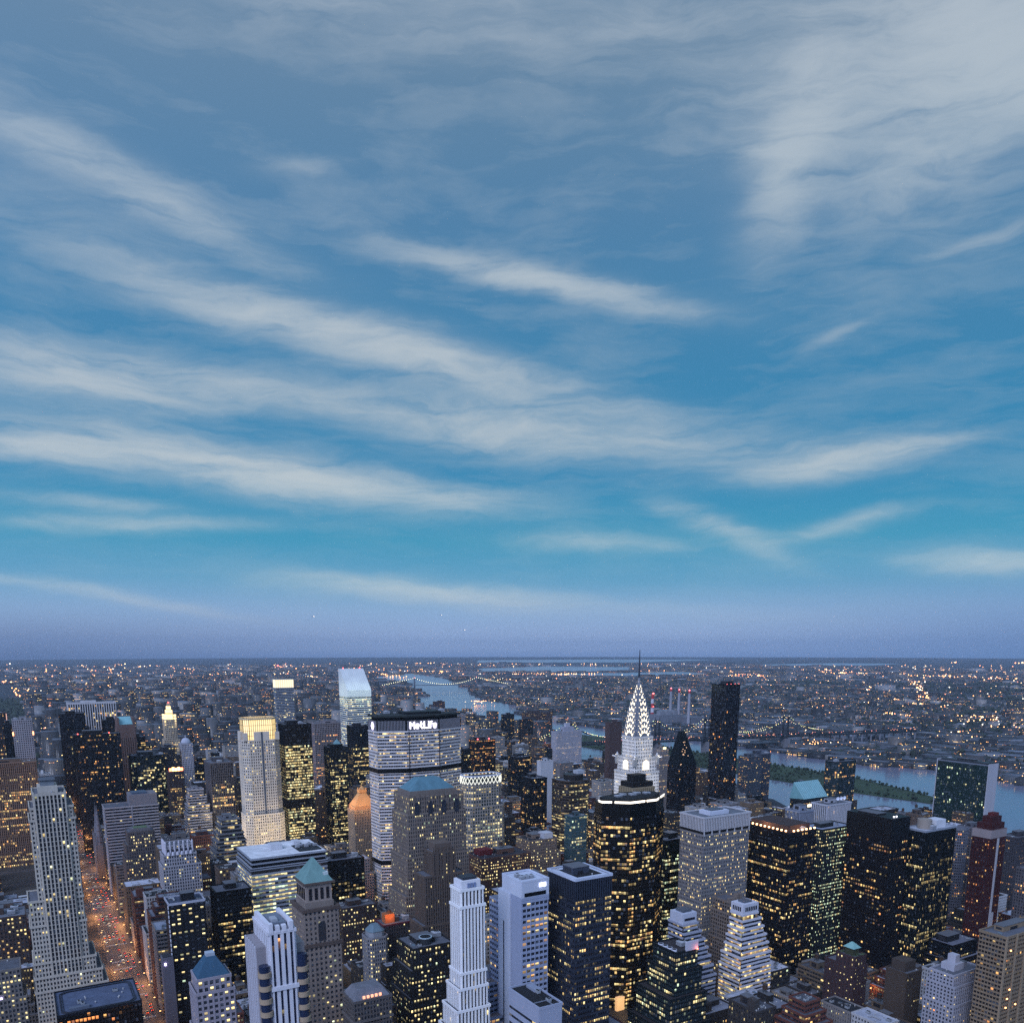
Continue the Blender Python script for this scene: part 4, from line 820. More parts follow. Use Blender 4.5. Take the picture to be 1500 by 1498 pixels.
    m = MB(); parapet(m, rect(176, 203, 508, 530), 74, (0.28, 0.265, 0.26), 1.0, t=1.3, up=.6, dn=.9); m.build('cornice', 'masonry', r)
    # brown twin-shouldered tower
    st = St((0.215, 0.18, 0.16), bay=2.2, fl=3.6, pw=1.15, sp=1.2, lit=0.14, warm=0.4, pp=0.7, spp=0.2)
    r = tower(SK, 'dark brown art-deco tower with narrow piers and stepped shoulders before the hipped-roof tower', 'skyscraper', 291, 625, 20, 18, 152, st, [(8, 9, 0, 3, 132), (12, 13, 3, 6, 90)], nkit=1, panes=True)
    m = MB()
    for k in range(7): m.box(290.6 + k * 3.3, 291.6 + k * 3.3, 624.2, 625, 120, 157, st.wall)
    m.box(294, 309, 628, 640, 152, 159, shade(st.wall, 1.1)); m.build('crown_pier', 'masonry', r)
    # white striped tower
    st = St((0.84, 0.84, 0.85), (0.008, 0.010, 0.02), bay=2.5, fl=3.4, pw=1.15, sp=0, lit=0.04, warm=0.3, mat='concrete', pp=0.9, spp=0.1)
    r = tower(SK, 'slender white art-deco tower with black vertical window stripes and stepped base', 'skyscraper', 231, 456, 15.5, 13, 171, st, [(0.6, .6, .6, 0, 160), (1.0, 1.0, 1, 1, 116), (3, 1.3, 2.4, 2, 106), (5.5, 1.8, 4, 3, 92), (8, 2.4, 6, 4, 78)], nkit=2, ph=False)
    m = MB(); m.box(232, 245.5, 457, 468, 171, 176.5, (0.75, 0.75, 0.78)); m.build('penthouse', 'concrete', r); add_box(r, 'roof_plant', 'metal_panel', 234, 244, 459, 467, 176.5, 178.2, (0.1, 0.11, 0.13))
    m = MB()
    for k in range(3): m.box(236 + k * 2.2, 237.4 + k * 2.2, 456.2, 456.9, 172, 175, (0.2, 0.25, 0.4))
    m.build('crown_opening', 'glazing', r)
    st = St((0.05, 0.048, 0.048), bay=2.5, fl=3.6, pw=1.1, sp=1.5, lit=0.4, warm=0.35)
    r = tower(OT, 'dark block with yellow windows and a round pale-rimmed roof tank', 'office building', 232, 536, 32, 30, 106, st, [(3, 3, 2, 2, 90), (5, 4, 4, 3, 70)], nkit=5, panes=True)
    m = MB(); m.cyl(246, 545, 4.6, 105.8, 110.5, (0.1, 0.11, 0.12), 16); m.cyl(246, 545, 5, 110.5, 111.2, (0.5, 0.58, 0.62), 16); m.cyl(246, 545, 4.2, 111.2, 111.25, (0.05, 0.06, 0.07), 16); m.build('round_tank', 'metal_panel', r)
    # blue-white tower
    st = St((0.44, 0.48, 0.58), (0.02, 0.024, 0.035), bay=3.2, fl=3.9, pw=0.5, sp=1.8, lit=0.35, warm=0.6, mat='concrete', pp=0.55, spp=0.35)
    r = tower(SK, 'blue-white office tower with a blank concrete west wall and a small glowing roof sign', 'skyscraper', 273, 451, 20, 13, 160, st, [(0, 0, 0, 0, 158)], nkit=0, blank=('W',))
    m = MB(); c = (0.62, 0.65, 0.72); m.box(272.4, 293.6, 450.4, 476, 160.9, 171, c); m.build('upper_storey', 'concrete', r)
    add_box(r, 'louvre_strip', 'metal_panel', 274.5, 291, 450.1, 450.35, 161.5, 164, (0.02, 0.025, 0.035)); m = MB(); parapet(m, rect(272.4, 293.6, 450.4, 476), 171.4, c, 0.1, t=.8, up=.9, dn=.5); m.build('parapet', 'concrete', r)
    m = MB()
    for k in range(3): m.box(286 + k * 1.8, 287.4 + k * 1.8, 450.0, 450.3, 167, 169.4, (5, 5, 6.4))
    m.build('sign', 'lamp', r)
    m = MB(); m.box(271.6, 293, 464.6, 480, 0, 160.8, c); m.build('core_wall', 'concrete', r); m = MB(); m.box(271.2, 271.55, 472, 472.8, 40, 140, (0.03, 0.04, 0.06)); m.build('slot_window', 'glazing', r)
    W, G = MB(), MB(); P = rect(271.9, 286, 480.1, 492); [facade(W, G, P[e], P[(e + 1) % 4], 0, 152, st, seed=5) for e in (2, 3)]; W.poly([(*p, 152) for p in P], (.3, .32, .38)); W.build('rear_wing_wall', 'concrete', r); G.build('rear_wing_glazing', 'glazing', r)
    for k in range(4): put_kit('cooling_tower', r, (-5 + 3.6 * (k % 3), 2 + 6 * (k // 3), 171), 0, (.5, .5, .6))
    st2 = St((0.36, 0.40, 0.49), (0.02, 0.024, 0.035), bay=3.2, fl=3.9, pw=0.45, sp=1.8, lit=0.32, warm=0.65, mat='concrete')
    tower(OT, 'blue-grey lower wing with lit ribbons between the white striped tower and the blue-white tower', 'office building', 262, 482, 36, 24, 92, st2, [(6, 9, 8, 4, 70)], nkit=6, roofcol=(0.3, 0.26, 0.25))
    # dark box
    st = St((0.105, 0.12, 0.155), (0.012, 0.014, 0.018), bay=1.9, fl=3.85, pw=0.3, sp=1.75, lit=0.33, warm=0.45, mat='metal_panel', pp=0.5, spp=0.3)
    r = tower(SK, 'near square dark blue-black tower with a white-rimmed sunken roof', 'skyscraper', 309, 442, 30, 33, 170, st, zones=[(0, .33), (156, -1)], roofcol=(0.05, 0.055, 0.065), parcol=(0.60, 0.64, 0.72), nkit=7, ph=True)
    m = MB(); P1 = rect(310, 338, 443, 474); P2 = rect(314, 335, 447, 470)
    for i in range(4): j = (i + 1) % 4; m.poly([(*P1[i], 169.95), (*P1[j], 169.95), (*P2[j], 169.95), (*P2[i], 169.95)], (0.62, 0.65, 0.72))
    m.build('roof_rim', 'concrete', r)
    m = MB()
    for k in range(16): m.box(309.2 + k * 1.9, 309.5 + k * 1.9, 441.2, 441.5, 156, 169, (0.03, .035, .045)); m.box(308.2, 308.5, 442.5 + k * 2, 442.8 + k * 2, 156, 169, (0.03, .035, .045))
    m.build('fins', 'metal_panel', r)
    # foreground low blue-white box
    st = St((0.46, 0.49, 0.57), (0.02, 0.025, 0.035), bay=2.6, fl=5.0, pw=0.0, sp=3.2, lit=0.08, warm=0.4, mat='concrete', spp=0.3)
    r = tower(OT, 'near blue-white box with a dark sunken roof at the bottom middle', 'office building', 240, 377, 15, 34, 120, st, zones=[(0, .1), (112, -1)], nkit=2, ph=False, roofcol=(0.06, 0.065, 0.075), blank=('S',))
    add_box(r, 'penthouse', 'concrete', 250, 254.6, 398, 408, 119.8, 121.5, (0.4, 0.43, 0.5)); add_box(r, 'roof_beam', 'steel', 241, 254, 384, 384.5, 120.2, 120.7, (0.5, 0.53, 0.6)); add_box(r, 'roof_beam', 'steel', 249, 249.5, 378, 384, 120.2, 120.7, (0.5, 0.53, 0.6))
    # lattice-crowned tower
    st = St((0.40, 0.38, 0.36), (0.02, 0.045, 0.05), bay=3.3, fl=3.8, pw=1.1, sp=1.2, lit=0.8, warm=0.35, pp=0.5, spp=0.3, mat='concrete')
    r = tower(SK, 'chamfered tower ringed at the top by a white zigzag lattice with many lit windows', 'skyscraper', 446, 857, 46, 26, 166, st, [(3, 3, 3, 3, 138)], ch=6, nkit=6, zones=[(0, 2.5), (118, .6), (146, 1.5), (160, .5)])
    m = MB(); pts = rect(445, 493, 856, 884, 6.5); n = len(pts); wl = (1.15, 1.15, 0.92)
    for i in range(n):
        p, q = pts[i], pts[(i + 1) % n]; L = math.hypot(q[0] - p[0], q[1] - p[1]); k = max(1, round(L / 4.8))
        for a in range(k):
            f = lambda t: (p[0] + (q[0] - p[0]) * t, p[1] + (q[1] - p[1]) * t)
            A, B, M = f(a / k), f((a + 1) / k), f((a + .5) / k)
            for (u, z0, v, z1) in ((A, 169, M, 173.5), (M, 173.5, B, 169), (A, 169, M, 164.5), (M, 164.5, B, 169)): m.tube((*u, z0), (*v, z1), 0.33, wl, 4)
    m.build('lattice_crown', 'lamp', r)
    m = MB(); parapet(m, offset(pts, -.4), 174, (0.62, 0.64, 0.7), 0.3, t=1.2, up=.8, dn=.8); m.prism(offset(pts, -2.5), 165.8, 172.5, (0.1, 0.12, 0.13)); m.build('crown_wall', 'concrete', r)
    for (x, y, q) in ((451, 853, 0), (470, 852, 0), (489, 853, 0), (443, 864, 0)): pass
    st = St((0.22, 0.15, 0.125), bay=2.7, fl=3.7, pw=1.3, sp=1.6, lit=0.55, warm=0.4)
    r = tower(OT, 'long red-brown brick block with rows of lit windows and a cluttered dark roof', 'office building', 418, 775, 62, 34, 97, st, [(0, 3, 2, 2, 84)], nkit=10, panes=True, roofcol=(0.1, 0.1, 0.12), tank=1)
    add_box(r, 'red_penthouse', 'masonry', 424, 440, 790, 804, 97, 103, (0.24, 0.06, 0.07))
    st = St((0.3, 0.255, 0.225), bay=2.6, fl=3.7, pw=1.25, sp=1.6, lit=0.45, warm=0.45)
    r = tower(OT, 'tan brick block with dark plant roof and white penthouse, left of the faceted tower', 'office building', 508, 822, 38, 30, 97, st, [(3, 4, 3, 2, 80)], nkit=7, panes=True, roofcol=(0.08, 0.085, 0.1))
    add_box(r, 'white_penthouse', 'concrete', 530, 542, 824, 838, 97, 104, (0.55, 0.56, 0.6))
    st = St((0.14, 0.115, 0.095), (0.014, 0.013, 0.013), bay=2.6, fl=3.9, pw=0, sp=1.9, lit=0.8, warm=0.4, spp=0.5)
    pts = [(661, 985), (668, 974), (700, 974), (710, 985), (710, 1008), (661, 1008)]
    r = tower(OT, 'brown banded tower with a dark rounded drum on its top', 'office tower', 661, 974, 49, 34, 135, st, poly=pts, nkit=3, ph=False, zones=[(0, .8), (122, .1)])
    m = MB(); m.cyl(686, 990, 14, 135, 142, (0.06, 0.055, 0.055), 20); m.cyl(686, 990, 14.6, 142, 143, (0.1, 0.09, 0.09), 20); m.build('drum', 'metal_panel', r); add_box(r, 'white_box', 'concrete', 690, 702, 985, 997, 143, 148, (0.5, 0.52, 0.56))
    st = St((0.14, 0.22, 0.25), (0.04, 0.075, 0.085), bay=2.2, fl=3.8, pw=0.2, sp=1.2, lit=0.4, warm=0.15, mat='metal_panel')
    tower(OT, 'small teal glass block tucked against the left side of the faceted black tower', 'office building', 580, 839, 22, 16, 116, st, nkit=1)
centre()

def right_side():
    # faceted black tower with lit roofline
    st = St((0.012, 0.012, 0.014), (0.012, 0.012, 0.013), bay=2.0, fl=3.75, pw=0.15, sp=1.2, lit=0.55, warm=0.55, mat='metal_panel', pp=0.25, spp=0.15)
    pts = [(433, 592), (430, 577), (449, 561), (478, 561), (502, 579), (500, 594), (468, 603)]
    r = tower(SK, 'tall faceted black glass tower with a white illuminated roofline', 'skyscraper', 430, 561, 72, 42, 178, st, poly=pts, zones=[(0, .4), (70, .25), (130, .45), (170, .03)], nkit=0)
    m = MB(); m.prism(offset(pts, -.3), 178.95, 189, (0.012, 0.014, 0.016)); m.build('crown', 'metal_panel', r)
    m = MB()
    O, I_ = offset(pts, .5), offset(pts, -.3)
    for i, t0, t1 in ((0, .55, 1), (1, 0, .35), (1, .45, 1), (2, 0, .55), (2, .62, 1), (3, 0, .3), (3, .5, 1)):
        lp = lambda p, q, t: (p[0] + (q[0] - p[0]) * t, p[1] + (q[1] - p[1]) * t)
        A, B = [lp(O[i], O[i + 1], t0), lp(O[i], O[i + 1], t1)], [lp(I_[i], I_[i + 1], t0), lp(I_[i], I_[i + 1], t1)]; keep = i; i, j = 0, 1
        g = (2.4, 2.1, 1.7) if keep in (1, 2) else (1.2, 1.1, .9)
        m.poly([(*A[i], 190.3), (*A[j], 190.3), (*A[j], 191.2), (*A[i], 191.2)], g); m.poly([(*A[i], 191.2), (*A[j], 191.2), (*B[j], 191.2), (*B[i], 191.2)], g); m.poly([(*B[j], 189.5), (*B[i], 189.5), (*B[i], 191.2), (*B[j], 191.2)], g); m.poly([(*A[j], 189.5), (*A[i], 189.5), (*B[i], 189.5), (*B[j], 189.5)], g)
    m.build('glowing_edge', 'lamp', r)
    m = MB(); m.prism(offset(pts, -4), 189, 192.5, (0.04, 0.045, 0.05)); m.build('plant_deck', 'roofing', r)
    for k in range(5): put_kit('cooling_tower', r, (-16 + 8 * k, 4 * (k % 2) - 2, 192.5), 0, (.9, .9, .5))
    lamp_box(r, 'lit_entrance', 440, 449, 561.5, 564.5, -.5, 13, (.8, .42, .13)); glow_lamp('entrance_light', (440, 550, 12), 4000, (1, .62, .25), 2)
    # gothic buttressed crown behind it
    st = St((0.30, 0.26, 0.21), bay=2.2, fl=3.6, pw=1.3, sp=1.2, lit=0.1, warm=0.5)
    r = tower(SK, 'stone tower with a black and cream buttressed crown, just behind the faceted black tower', 'skyscraper', 526, 655, 30, 24, 172, st, nkit=0)
    m = MB(); m.box(528, 554, 657, 677, 172, 188, (0.03, 0.03, 0.03)); m.box(533, 548, 661, 673, 188, 195, (0.035, 0.035, 0.035)); m.build('crown', 'masonry', r)
    m = MB()
    for k in range(12): m.box(526.3 + 2.5 * k, 527.3 + 2.5 * k, 654.4, 657, 170, 183, (0.42, 0.37, 0.28)); 
    for k in range(8): m.box(525.4, 528, 656 + 2.8 * k, 657.1 + 2.8 * k, 170, 183, (0.42, 0.37, 0.28))
    m.build('buttress', 'masonry', r)
    # art-deco tower with arched crown
    r = empty(SK, (585, 722, 0), 'floodlit white art-deco tower with tiered sunburst arches and a needle spire', 'skyscraper')
    W, G = MB(), MB(); st = St((0.80, 0.78, 0.75), (0.02, 0.022, 0.028), bay=2.35, fl=3.5, pw=1.1, sp=1.35, lit=0.12, warm=0.5, pp=0.3, spp=0.2)
    def vol(hw, z0, z1, s=st, seed=0):
        P = rect(585 - hw, 585 + hw, 722 - hw, 722 + hw)
        for e in range(4): facade(W, G, P[e], P[(e + 1) % 4], z0, z1, s, seed=seed + e * 7)
        W.poly([(*p, z1) for p in P], (0.3, 0.3, 0.32)); parapet(W, P, z1, (0.6, 0.6, 0.6), 0.5, up=1.2)
    vol(25, 0, 92, seed=3); vol(17.2, 92, 188, seed=9); vol(15, 188, 203.5, seed=21)
    W.build('lower_wall', 'masonry', r); G.build('lower_glazing', 'glazing', r)
    W, G = MB(), MB(); vol(11.6, 203.5, 226, seed=40); W.build('wall', 'masonry', r); G.build('glazing', 'glazing', r)
    m = MB()
    for sx in (-1, 1):
        for sy in (-1, 1):
            x, y = 585 + sx * 15.4, 722 + sy * 15.4; m.box(x - 1.8, x + 1.8, y - 1.8, y + 1.8, 196, 206, (0.6, 0.6, 0.6)); m.cyl(x, y, 1.5, 206, 209, (0.62, 0.62, 0.64), 8, 0.5); m.tube((x, y, 203), (x + sx * 4, y + sy * 4, 204.5), 0.8, (0.6, 0.6, 0.62), 6)
    m.build('corner_ornament', 'steel', r)
    for e, (nx, ny) in enumerate(((0, -1), (1, 0), (0, 1), (-1, 0))):      # the arched niche above the setback
        ux, uy = -ny, nx; m = MB(); n = 10; arc = [(4.6 * math.cos(math.pi * q / n), 4.6 * math.sin(math.pi * q / n)) for q in range(n + 1)]
        pt = lambda a, z, o: (585 + nx * (15.4 + o) + ux * a, 722 + ny * (15.4 + o) + uy * a, z)
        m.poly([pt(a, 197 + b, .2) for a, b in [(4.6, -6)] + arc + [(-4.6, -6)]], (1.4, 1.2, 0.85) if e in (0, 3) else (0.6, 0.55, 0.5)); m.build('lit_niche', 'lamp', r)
    # seven arched tiers, each a crossing of two barrel vaults, with triangular lit windows
    tiers = [(11.4, 223, 13.5), (11.0, 229.5, 13.2), (10.4, 236, 13.0), (9.7, 242.3, 12.6), (8.8, 248.5, 12.2), (7.6, 255, 11.6), (6.0, 261.5, 11), (4.3, 268, 10), (2.7, 275, 8)]
    steel = (0.42, 0.43, 0.46); S = MB(); N = 14
    for k, (hw, z0, hh) in enumerate(tiers):
        prof = [(hw * 0.86 * math.cos(math.pi * q / N), z0 + hh * math.sin(math.pi * q / N) ** 0.9 if 0 < q < N else z0) for q in range(N + 1)]
        for ax in (0, 1):
            f = lambda a, o, z: (585 + a, 722 + o, z) if ax == 0 else (585 + o, 722 + a, z)
            for o in (-hw, hw): 
                ring = [f(a, o, z) for a, z in prof]; S.poly(ring if (o > 0) == (ax == 0) else ring[::-1], steel)
            for q in range(N):
                a, b = prof[q], prof[q + 1]; S.poly([f(a[0], -hw, a[1]), f(a[0], hw, a[1]), f(b[0], hw, b[1]), f(b[0], -hw, b[1])], steel)
    S.build('crown', 'steel', r)
    m = MB(); S2 = MB()
    for k, (hw, z0, hh) in enumerate(tiers):
        nw = 7 if k < 4 else 5 if k < 6 else 3
        for (nx, ny) in ((0, -1), (1, 0), (0, 1), (-1, 0)):
            ux, uy = -ny, nx
            pt = lambda a, z, o=0.3: (585 + nx * (hw + o) + ux * a, 722 + ny * (hw + o) + uy * a, z)
            for q in range(nw):
                t = math.pi * (q + 0.6) / (nw + 0.2); ca, sa = math.cos(t), math.sin(t); R0, R1 = 0.60, 0.95
                c0 = (hw * .86 * R0 * ca, z0 + hh * R0 * sa); c1 = (hw * .86 * R1 * ca, z0 + hh * R1 * sa)
                wd = 0.30 * hw * 0.86 * math.pi / nw * 0.95
                px, pz = -sa * wd, ca * wd
                m.poly([pt(c0[0] + px, c0[1] + pz), pt(c0[0] - px, c0[1] - pz), pt(c1[0], c1[1])][:: 1 if True else -1], (2.4, 2.0, 1.35))
            for q in range(N):   # rim of each arch
                t0, t1 = math.pi * q / N, math.pi * (q + 1) / N
                a, b = (hw * .86 * math.cos(t0), z0 + hh * math.sin(t0)), (hw * .86 * math.cos(t1), z0 + hh * math.sin(t1))
                S2.poly([pt(a[0], a[1], .15), pt(b[0], b[1], .15), pt(b[0] * .93, z0 + (b[1] - z0) * .93, .15), pt(a[0] * .93, z0 + (a[1] - z0) * .93, .15)], (0.7, 0.7, 0.72))
    m.build('triangular_windows', 'lamp', r); S2.build('arch_rim', 'steel', r)
    m = MB(); m.cyl(585, 722, 1.9, 279, 290, steel, 8, 1.0); m.cyl(585, 722, 1.2, 290, 319.5, (0.16, 0.17, 0.2), 8, 0.35); m.build('spire', 'steel', r)
    lamp_box(r, 'lantern', 584.0, 586.0, 721.0, 723.0, 282.5, 286, (1.9, 1.5, 1.1))
    for (x, y) in ((565, 722), (585, 702), (568, 705), (602, 704), (568, 739)): glow_lamp('floodlight', (x, y, 206), 4500, (1.0, 0.90, 0.72), 1.0)
    for (x, y) in ((556, 700), (580, 690), (603, 694), (560, 738)): glow_lamp('floodlight', (x, y, 150), 16000, (1.0, 0.93, 0.80), 1.5)
    st = St((0.02, 0.03, 0.026), (0.012, 0.018, 0.014), bay=2.2, fl=3.8, pw=0.2, sp=1.3, lit=0.9, warm=0.12, mat='metal_panel')
    tower(OT, 'dark green-lit office block squeezed between the faceted black tower and the pale punched-window tower', 'office building', 540, 618, 30, 22, 134, st, zones=[(0, 1.0), (116, .05)], nkit=3)
    st = St((0.33, 0.325, 0.33), (0.012, 0.012, 0.015), bay=1.95, fl=3.55, pw=0.9, sp=1.55, lit=0.42, warm=0.48, mat='concrete', pp=0.4, spp=0.3)
    r = tower(SK, 'pale precast tower with hundreds of small lit windows and a ribbed top', 'skyscraper', 508, 532, 55, 30, 160, st, nkit=0, panes=True, zones=[])
    m = MB(); m.box(508, 563, 532, 562, 160, 163.5, (0.03, 0.03, 0.035)); m.box(507.6, 563.4, 531.6, 562.4, 163.5, 175, (0.03, 0.032, 0.036), bottom=True); m.build('ribbed_top', 'concrete', r)
    m = MB(); c = (0.58, 0.58, 0.6)
    for k in range(29): m.box(507.4 + k * 1.94, 508.3 + k * 1.94, 530.9, 531.6, 163.5, 175.6, c)
    for k in range(16): m.box(506.9, 507.6, 532 + k * 1.95, 532.9 + k * 1.95, 163.5, 175.6, c)
    for k in range(7):
        m.box(507.6 + k * 9.1, 508.6 + k * 9.1, 531.3, 532, 159.5, 163.6, c)
    parapet(m, rect(507.6, 563.4, 531.6, 562.4), 175.6, c, 0.8, t=1.4, up=.8, dn=.6); m.build('ribs', 'concrete', r)
    m = MB(); m.poly([(508, 532, 175.1), (563, 532, 175.1), (563, 562, 175.1), (508, 562, 175.1)], (0.25, 0.27, 0.3)); m.build('roof', 'roofing', r)
    add_box(r, 'penthouse', 'concrete', 522, 545, 540, 554, 175.1, 178.5, (0.62, 0.64, 0.7)); add_box(r, 'roof_plant', 'metal_panel', 526, 541, 543, 552, 178.5, 179.4, (0.2, 0.22, 0.25))
    st = St((0.035, 0.036, 0.042), (0.014, 0.015, 0.02), bay=1.9, fl=3.75, pw=0.3, sp=1.5, lit=0.32, warm=0.55, mat='metal_panel')
    r = tower(SK, 'broad black office tower with a row of orange lamps along its roof edge', 'skyscraper', 592, 511, 36, 58, 156, st, zones=[(0, .3), (142, .25), (146, .02)], nkit=6, roofcol=(0.13, 0.11, 0.12))
    m = MB(); m.box(595, 625, 516, 560, 156, 162, (0.13, 0.095, 0.09)); m.build('penthouse', 'masonry', r)
    for k in range(11): lamp_box(r, 'roof_lamp', 591.0, 592.2, 514 + k * 5, 515.2 + k * 5, 157.6, 159, (7, 3.8, 1.6))
    for k in range(6): lamp_box(r, 'roof_lamp', 597 + k * 5.5, 598.2 + k * 5.5, 510.0, 511.2, 157.6, 159, (7, 3.8, 1.6))
    glow_lamp('roof_lamp_light', (590, 540, 160), 5000, (1.0, .5, .22), .5); glow_lamp('roof_lamp_light', (610, 509, 160), 4000, (1.0, .5, .22), .5)
    st = St((0.17, 0.125, 0.12), bay=2.4, fl=3.4, pw=2.2, sp=3.0, lit=0.03, warm=0.8)
    tower(AP, 'plain reddish-brown windowless slab standing left of the floodlit art-deco tower', 'apartment tower', 1039, 1373, 31, 14, 172, st, nkit=1, blank=('S',))
    st = St((0.36, 0.34, 0.34), bay=2.4, fl=3.4, pw=1.2, sp=1.2, lit=0.2, warm=0.5)
    r = tower(AP, 'pale stepped apartment tower immediately right of the floodlit art-deco tower', 'apartment tower', 946, 1105, 18, 18, 150, st, [(4, 4, 3, 2, 138), (7, 8, 5, 4, 122)], nkit=1, tank=1)
    lamp_box(r, 'roof_lamp', 952, 958, 1104, 1105, 151, 154, (3.2, 2.6, 1.2))
    st = St((0.016, 0.017, 0.022), (0.012, 0.013, 0.018), bay=2.0, fl=3.3, pw=0.2, sp=0.8, lit=0.06, warm=0.65, mat='metal_panel')
    r = tower(AP, 'black glass tower tapering to a tall pyramidal point', 'apartment tower', 895, 1000, 37, 26, 138, st, deck=False)
    m = MB(); m.loft(rect(894.6, 932.4, 999.6, 1026.4), 138, rect(906, 914, 1010, 1016), 192, (0.014, 0.016, 0.022)); m.build('pyramid_top', 'metal_panel', r)
    m = MB(); rg = random.Random(2)
    for k in range(14):
        t = rg.random() * .7; z = 138 + 54 * t; xx = 895 + 11.4 * t + rg.uniform(2, 26 * (1 - t)); yy = 999.6 + 10.4 * t
        m.poly([(xx, yy - .12, z), (xx + 1.2, yy - .12, z), (xx + 1.2, yy + .08, z + 1.4), (xx, yy + .08, z + 1.4)], (1.3, .7, .25))
    m.build('skylights', 'lamp', r)
    st = St((0.013, 0.014, 0.018), (0.010, 0.011, 0.015), bay=1.7, fl=3.5, pw=0.12, sp=0.35, lit=0.02, warm=0.75, mat='metal_panel', pp=0.15, spp=0.1)
    r = tower(AP, 'very tall sheer black monolith tower on the skyline with a few lit windows', 'apartment tower', 1008, 1018, 31, 34, 262, st, nkit=2, zones=[(0, .022), (240, .0)])
    for k in range(4): lamp_box(r, 'warning_light', 1010 + k * 9, 1010.8 + k * 9, 1019, 1019.8, 262.9, 263.8, (3, .35, .3))
    st = St((0.17, 0.19, 0.22), (0.015, 0.018, 0.025), bay=2.6, fl=3.3, pw=0.5, sp=1.4, lit=0.14, warm=0.6, mat='concrete')
    tower(AP, 'grey banded apartment tower right of the black monolith', 'apartment tower', 1190, 1135, 36, 26, 118, st, nkit=3); tower(AP, 'wider grey-blue apartment block behind the banded tower right of the black monolith', 'apartment tower', 1236, 1165, 46, 26, 116, St((0.13, 0.145, 0.18), bay=2.6, fl=3.3, pw=.9, sp=1.3, lit=.12, warm=.6, mat='concrete'), nkit=3)
    st = St((0.06, 0.07, 0.08), DKG, bay=2.2, fl=3.6, pw=0.3, sp=0.9, lit=0.12, warm=0.6, mat='metal_panel')
    r = tower(OT, 'dark block beneath a large sloping pale-teal glass roof', 'office tower', 955, 802, 49, 24, 108, st, deck=False)
    m = MB(); te = (0.30, 0.48, 0.50); m.poly([(954, 801, 110), (1005, 801, 110), (1005, 821, 132), (954, 821, 132)], te); m.poly([(954, 821, 132), (1005, 821, 132), (1005, 827, 108), (954, 827, 108)], te); m.poly([(954, 827, 108), (954, 801, 110), (954, 821, 132)], te); m.poly([(1005, 801, 110), (1005, 827, 108), (1005, 821, 132)], te); m.box(954, 1005, 801, 827, 107, 108, (.1, .12, .13)); m.build('sloped_roof', 'copper', r)
    m = MB()
    for k in range(13): x = 955 + k * 4.1; m.tube((x, 801, 110.2), (x, 821, 132.2), .22, (0.5, 0.62, 0.63), 4)
    m.build('roof_rib', 'metal_panel', r); lamp_box(r, 'lit_sign', 962, 984, 800.3, 800.7, 98, 102, (2.2, 1.9, 1.3))
    st = St((0.035, 0.055, 0.065), (0.02, 0.036, 0.042), bay=1.9, fl=3.4, pw=0.12, sp=0.5, lit=0.1, warm=0.65, mat='metal_panel', pp=.12, spp=.1)
    tower(SK, 'blue-green mirrored glass tower with chamfered corners in front of the river', 'skyscraper', 1043, 820, 51, 26, 154, st, ch=7, nkit=1); tower(OT, 'lower angled mirrored glass tower just left of the chamfered mirrored tower', 'office tower', 1012, 850, 24, 26, 120, st, ch=5, nkit=1)
    # white slab by the river
    st = St((0.05, 0.075, 0.075), (0.014, 0.032, 0.03), bay=1.5, fl=3.7, pw=0.12, sp=0.55, lit=0.14, warm=0.0, mat='metal_panel', pp=.15, spp=.1)
    r = tower(SK, 'thin green-glass slab with blank pale end walls beside the river', 'skyscraper', 1207, 687, 23, 78, 154, st, nkit=3, parcol=(0.3, 0.32, 0.36), blank=(), zones=[(0, .03), (146, .0)])
    m = MB(); c = (0.52, 0.52, 0.55); m.box(1206.4, 1230.6, 685.6, 686.8, 0, 156, c, bottom=True); m.build('end_wall', 'concrete', r); m = MB(); m.box(1206.4, 1230.6, 765.5, 766.6, 0, 156, c, bottom=True); m.build('end_wall', 'concrete', r)
    m = MB(); m.box(1210, 1227, 690, 762, 154, 157, (0.12, 0.13, 0.14)); m.build('roof_screen', 'metal_panel', r)
    st = St((0.55, 0.56, 0.60), (0.012, 0.014, 0.018), bay=2.6, fl=3.7, pw=1.15, sp=0, lit=0.05, warm=.6, mat='concrete', pp=1.1)
    r = tower(OT, 'white finned block with three round dishes on its roof', 'office tower', 818, 652, 42, 22, 138, st, nkit=1)
    for k in range(3):
        m = MB(); cx = 838 + k * 6
        m.tube((cx, 655, 138), (cx, 655, 143), 0.3, (.4, .4, .42), 5)
        for q in range(16):
            a0, a1 = 2 * math.pi * q / 16, 2 * math.pi * (q + 1) / 16; p = lambda rr, a, o: (cx - o * .5 + rr * math.cos(a) * .7, 654 - o + rr * math.cos(a) * -.5, 144.5 + rr * math.sin(a))
            m.poly([p(2.2, a0, .9), p(2.2, a1, .9), p(.3, a1, 0), p(.3, a0, 0)], (0.75, 0.78, 0.85))
        m.build('dish', 'metal_panel', r)
    st = St((0.05, 0.065, 0.065), (0.018, 0.028, 0.032), bay=2.2, fl=3.5, pw=0.9, sp=1.5, lit=0.55, warm=0.1, mat='concrete')
    tower(OT, 'dark tower dotted with small pale yellow and cyan windows, left of the brown-black ribbed tower', 'office tower', 672, 540, 46, 26, 145, st, zones=[(0, .9), (80, .6), (110, .25)], nkit=3, roofcol=(0.35, 0.38, 0.45), panes=True)
    st = St((0.36, 0.39, 0.46), (0.012, 0.014, 0.018), bay=2.0, fl=3.6, pw=0.8, sp=0, lit=0.05, mat='concrete', pp=0.8)
    tower(OT, 'narrow white-striped strip of a tower behind the dark dotted tower', 'office tower', 757, 640, 22, 20, 138, st, nkit=1)
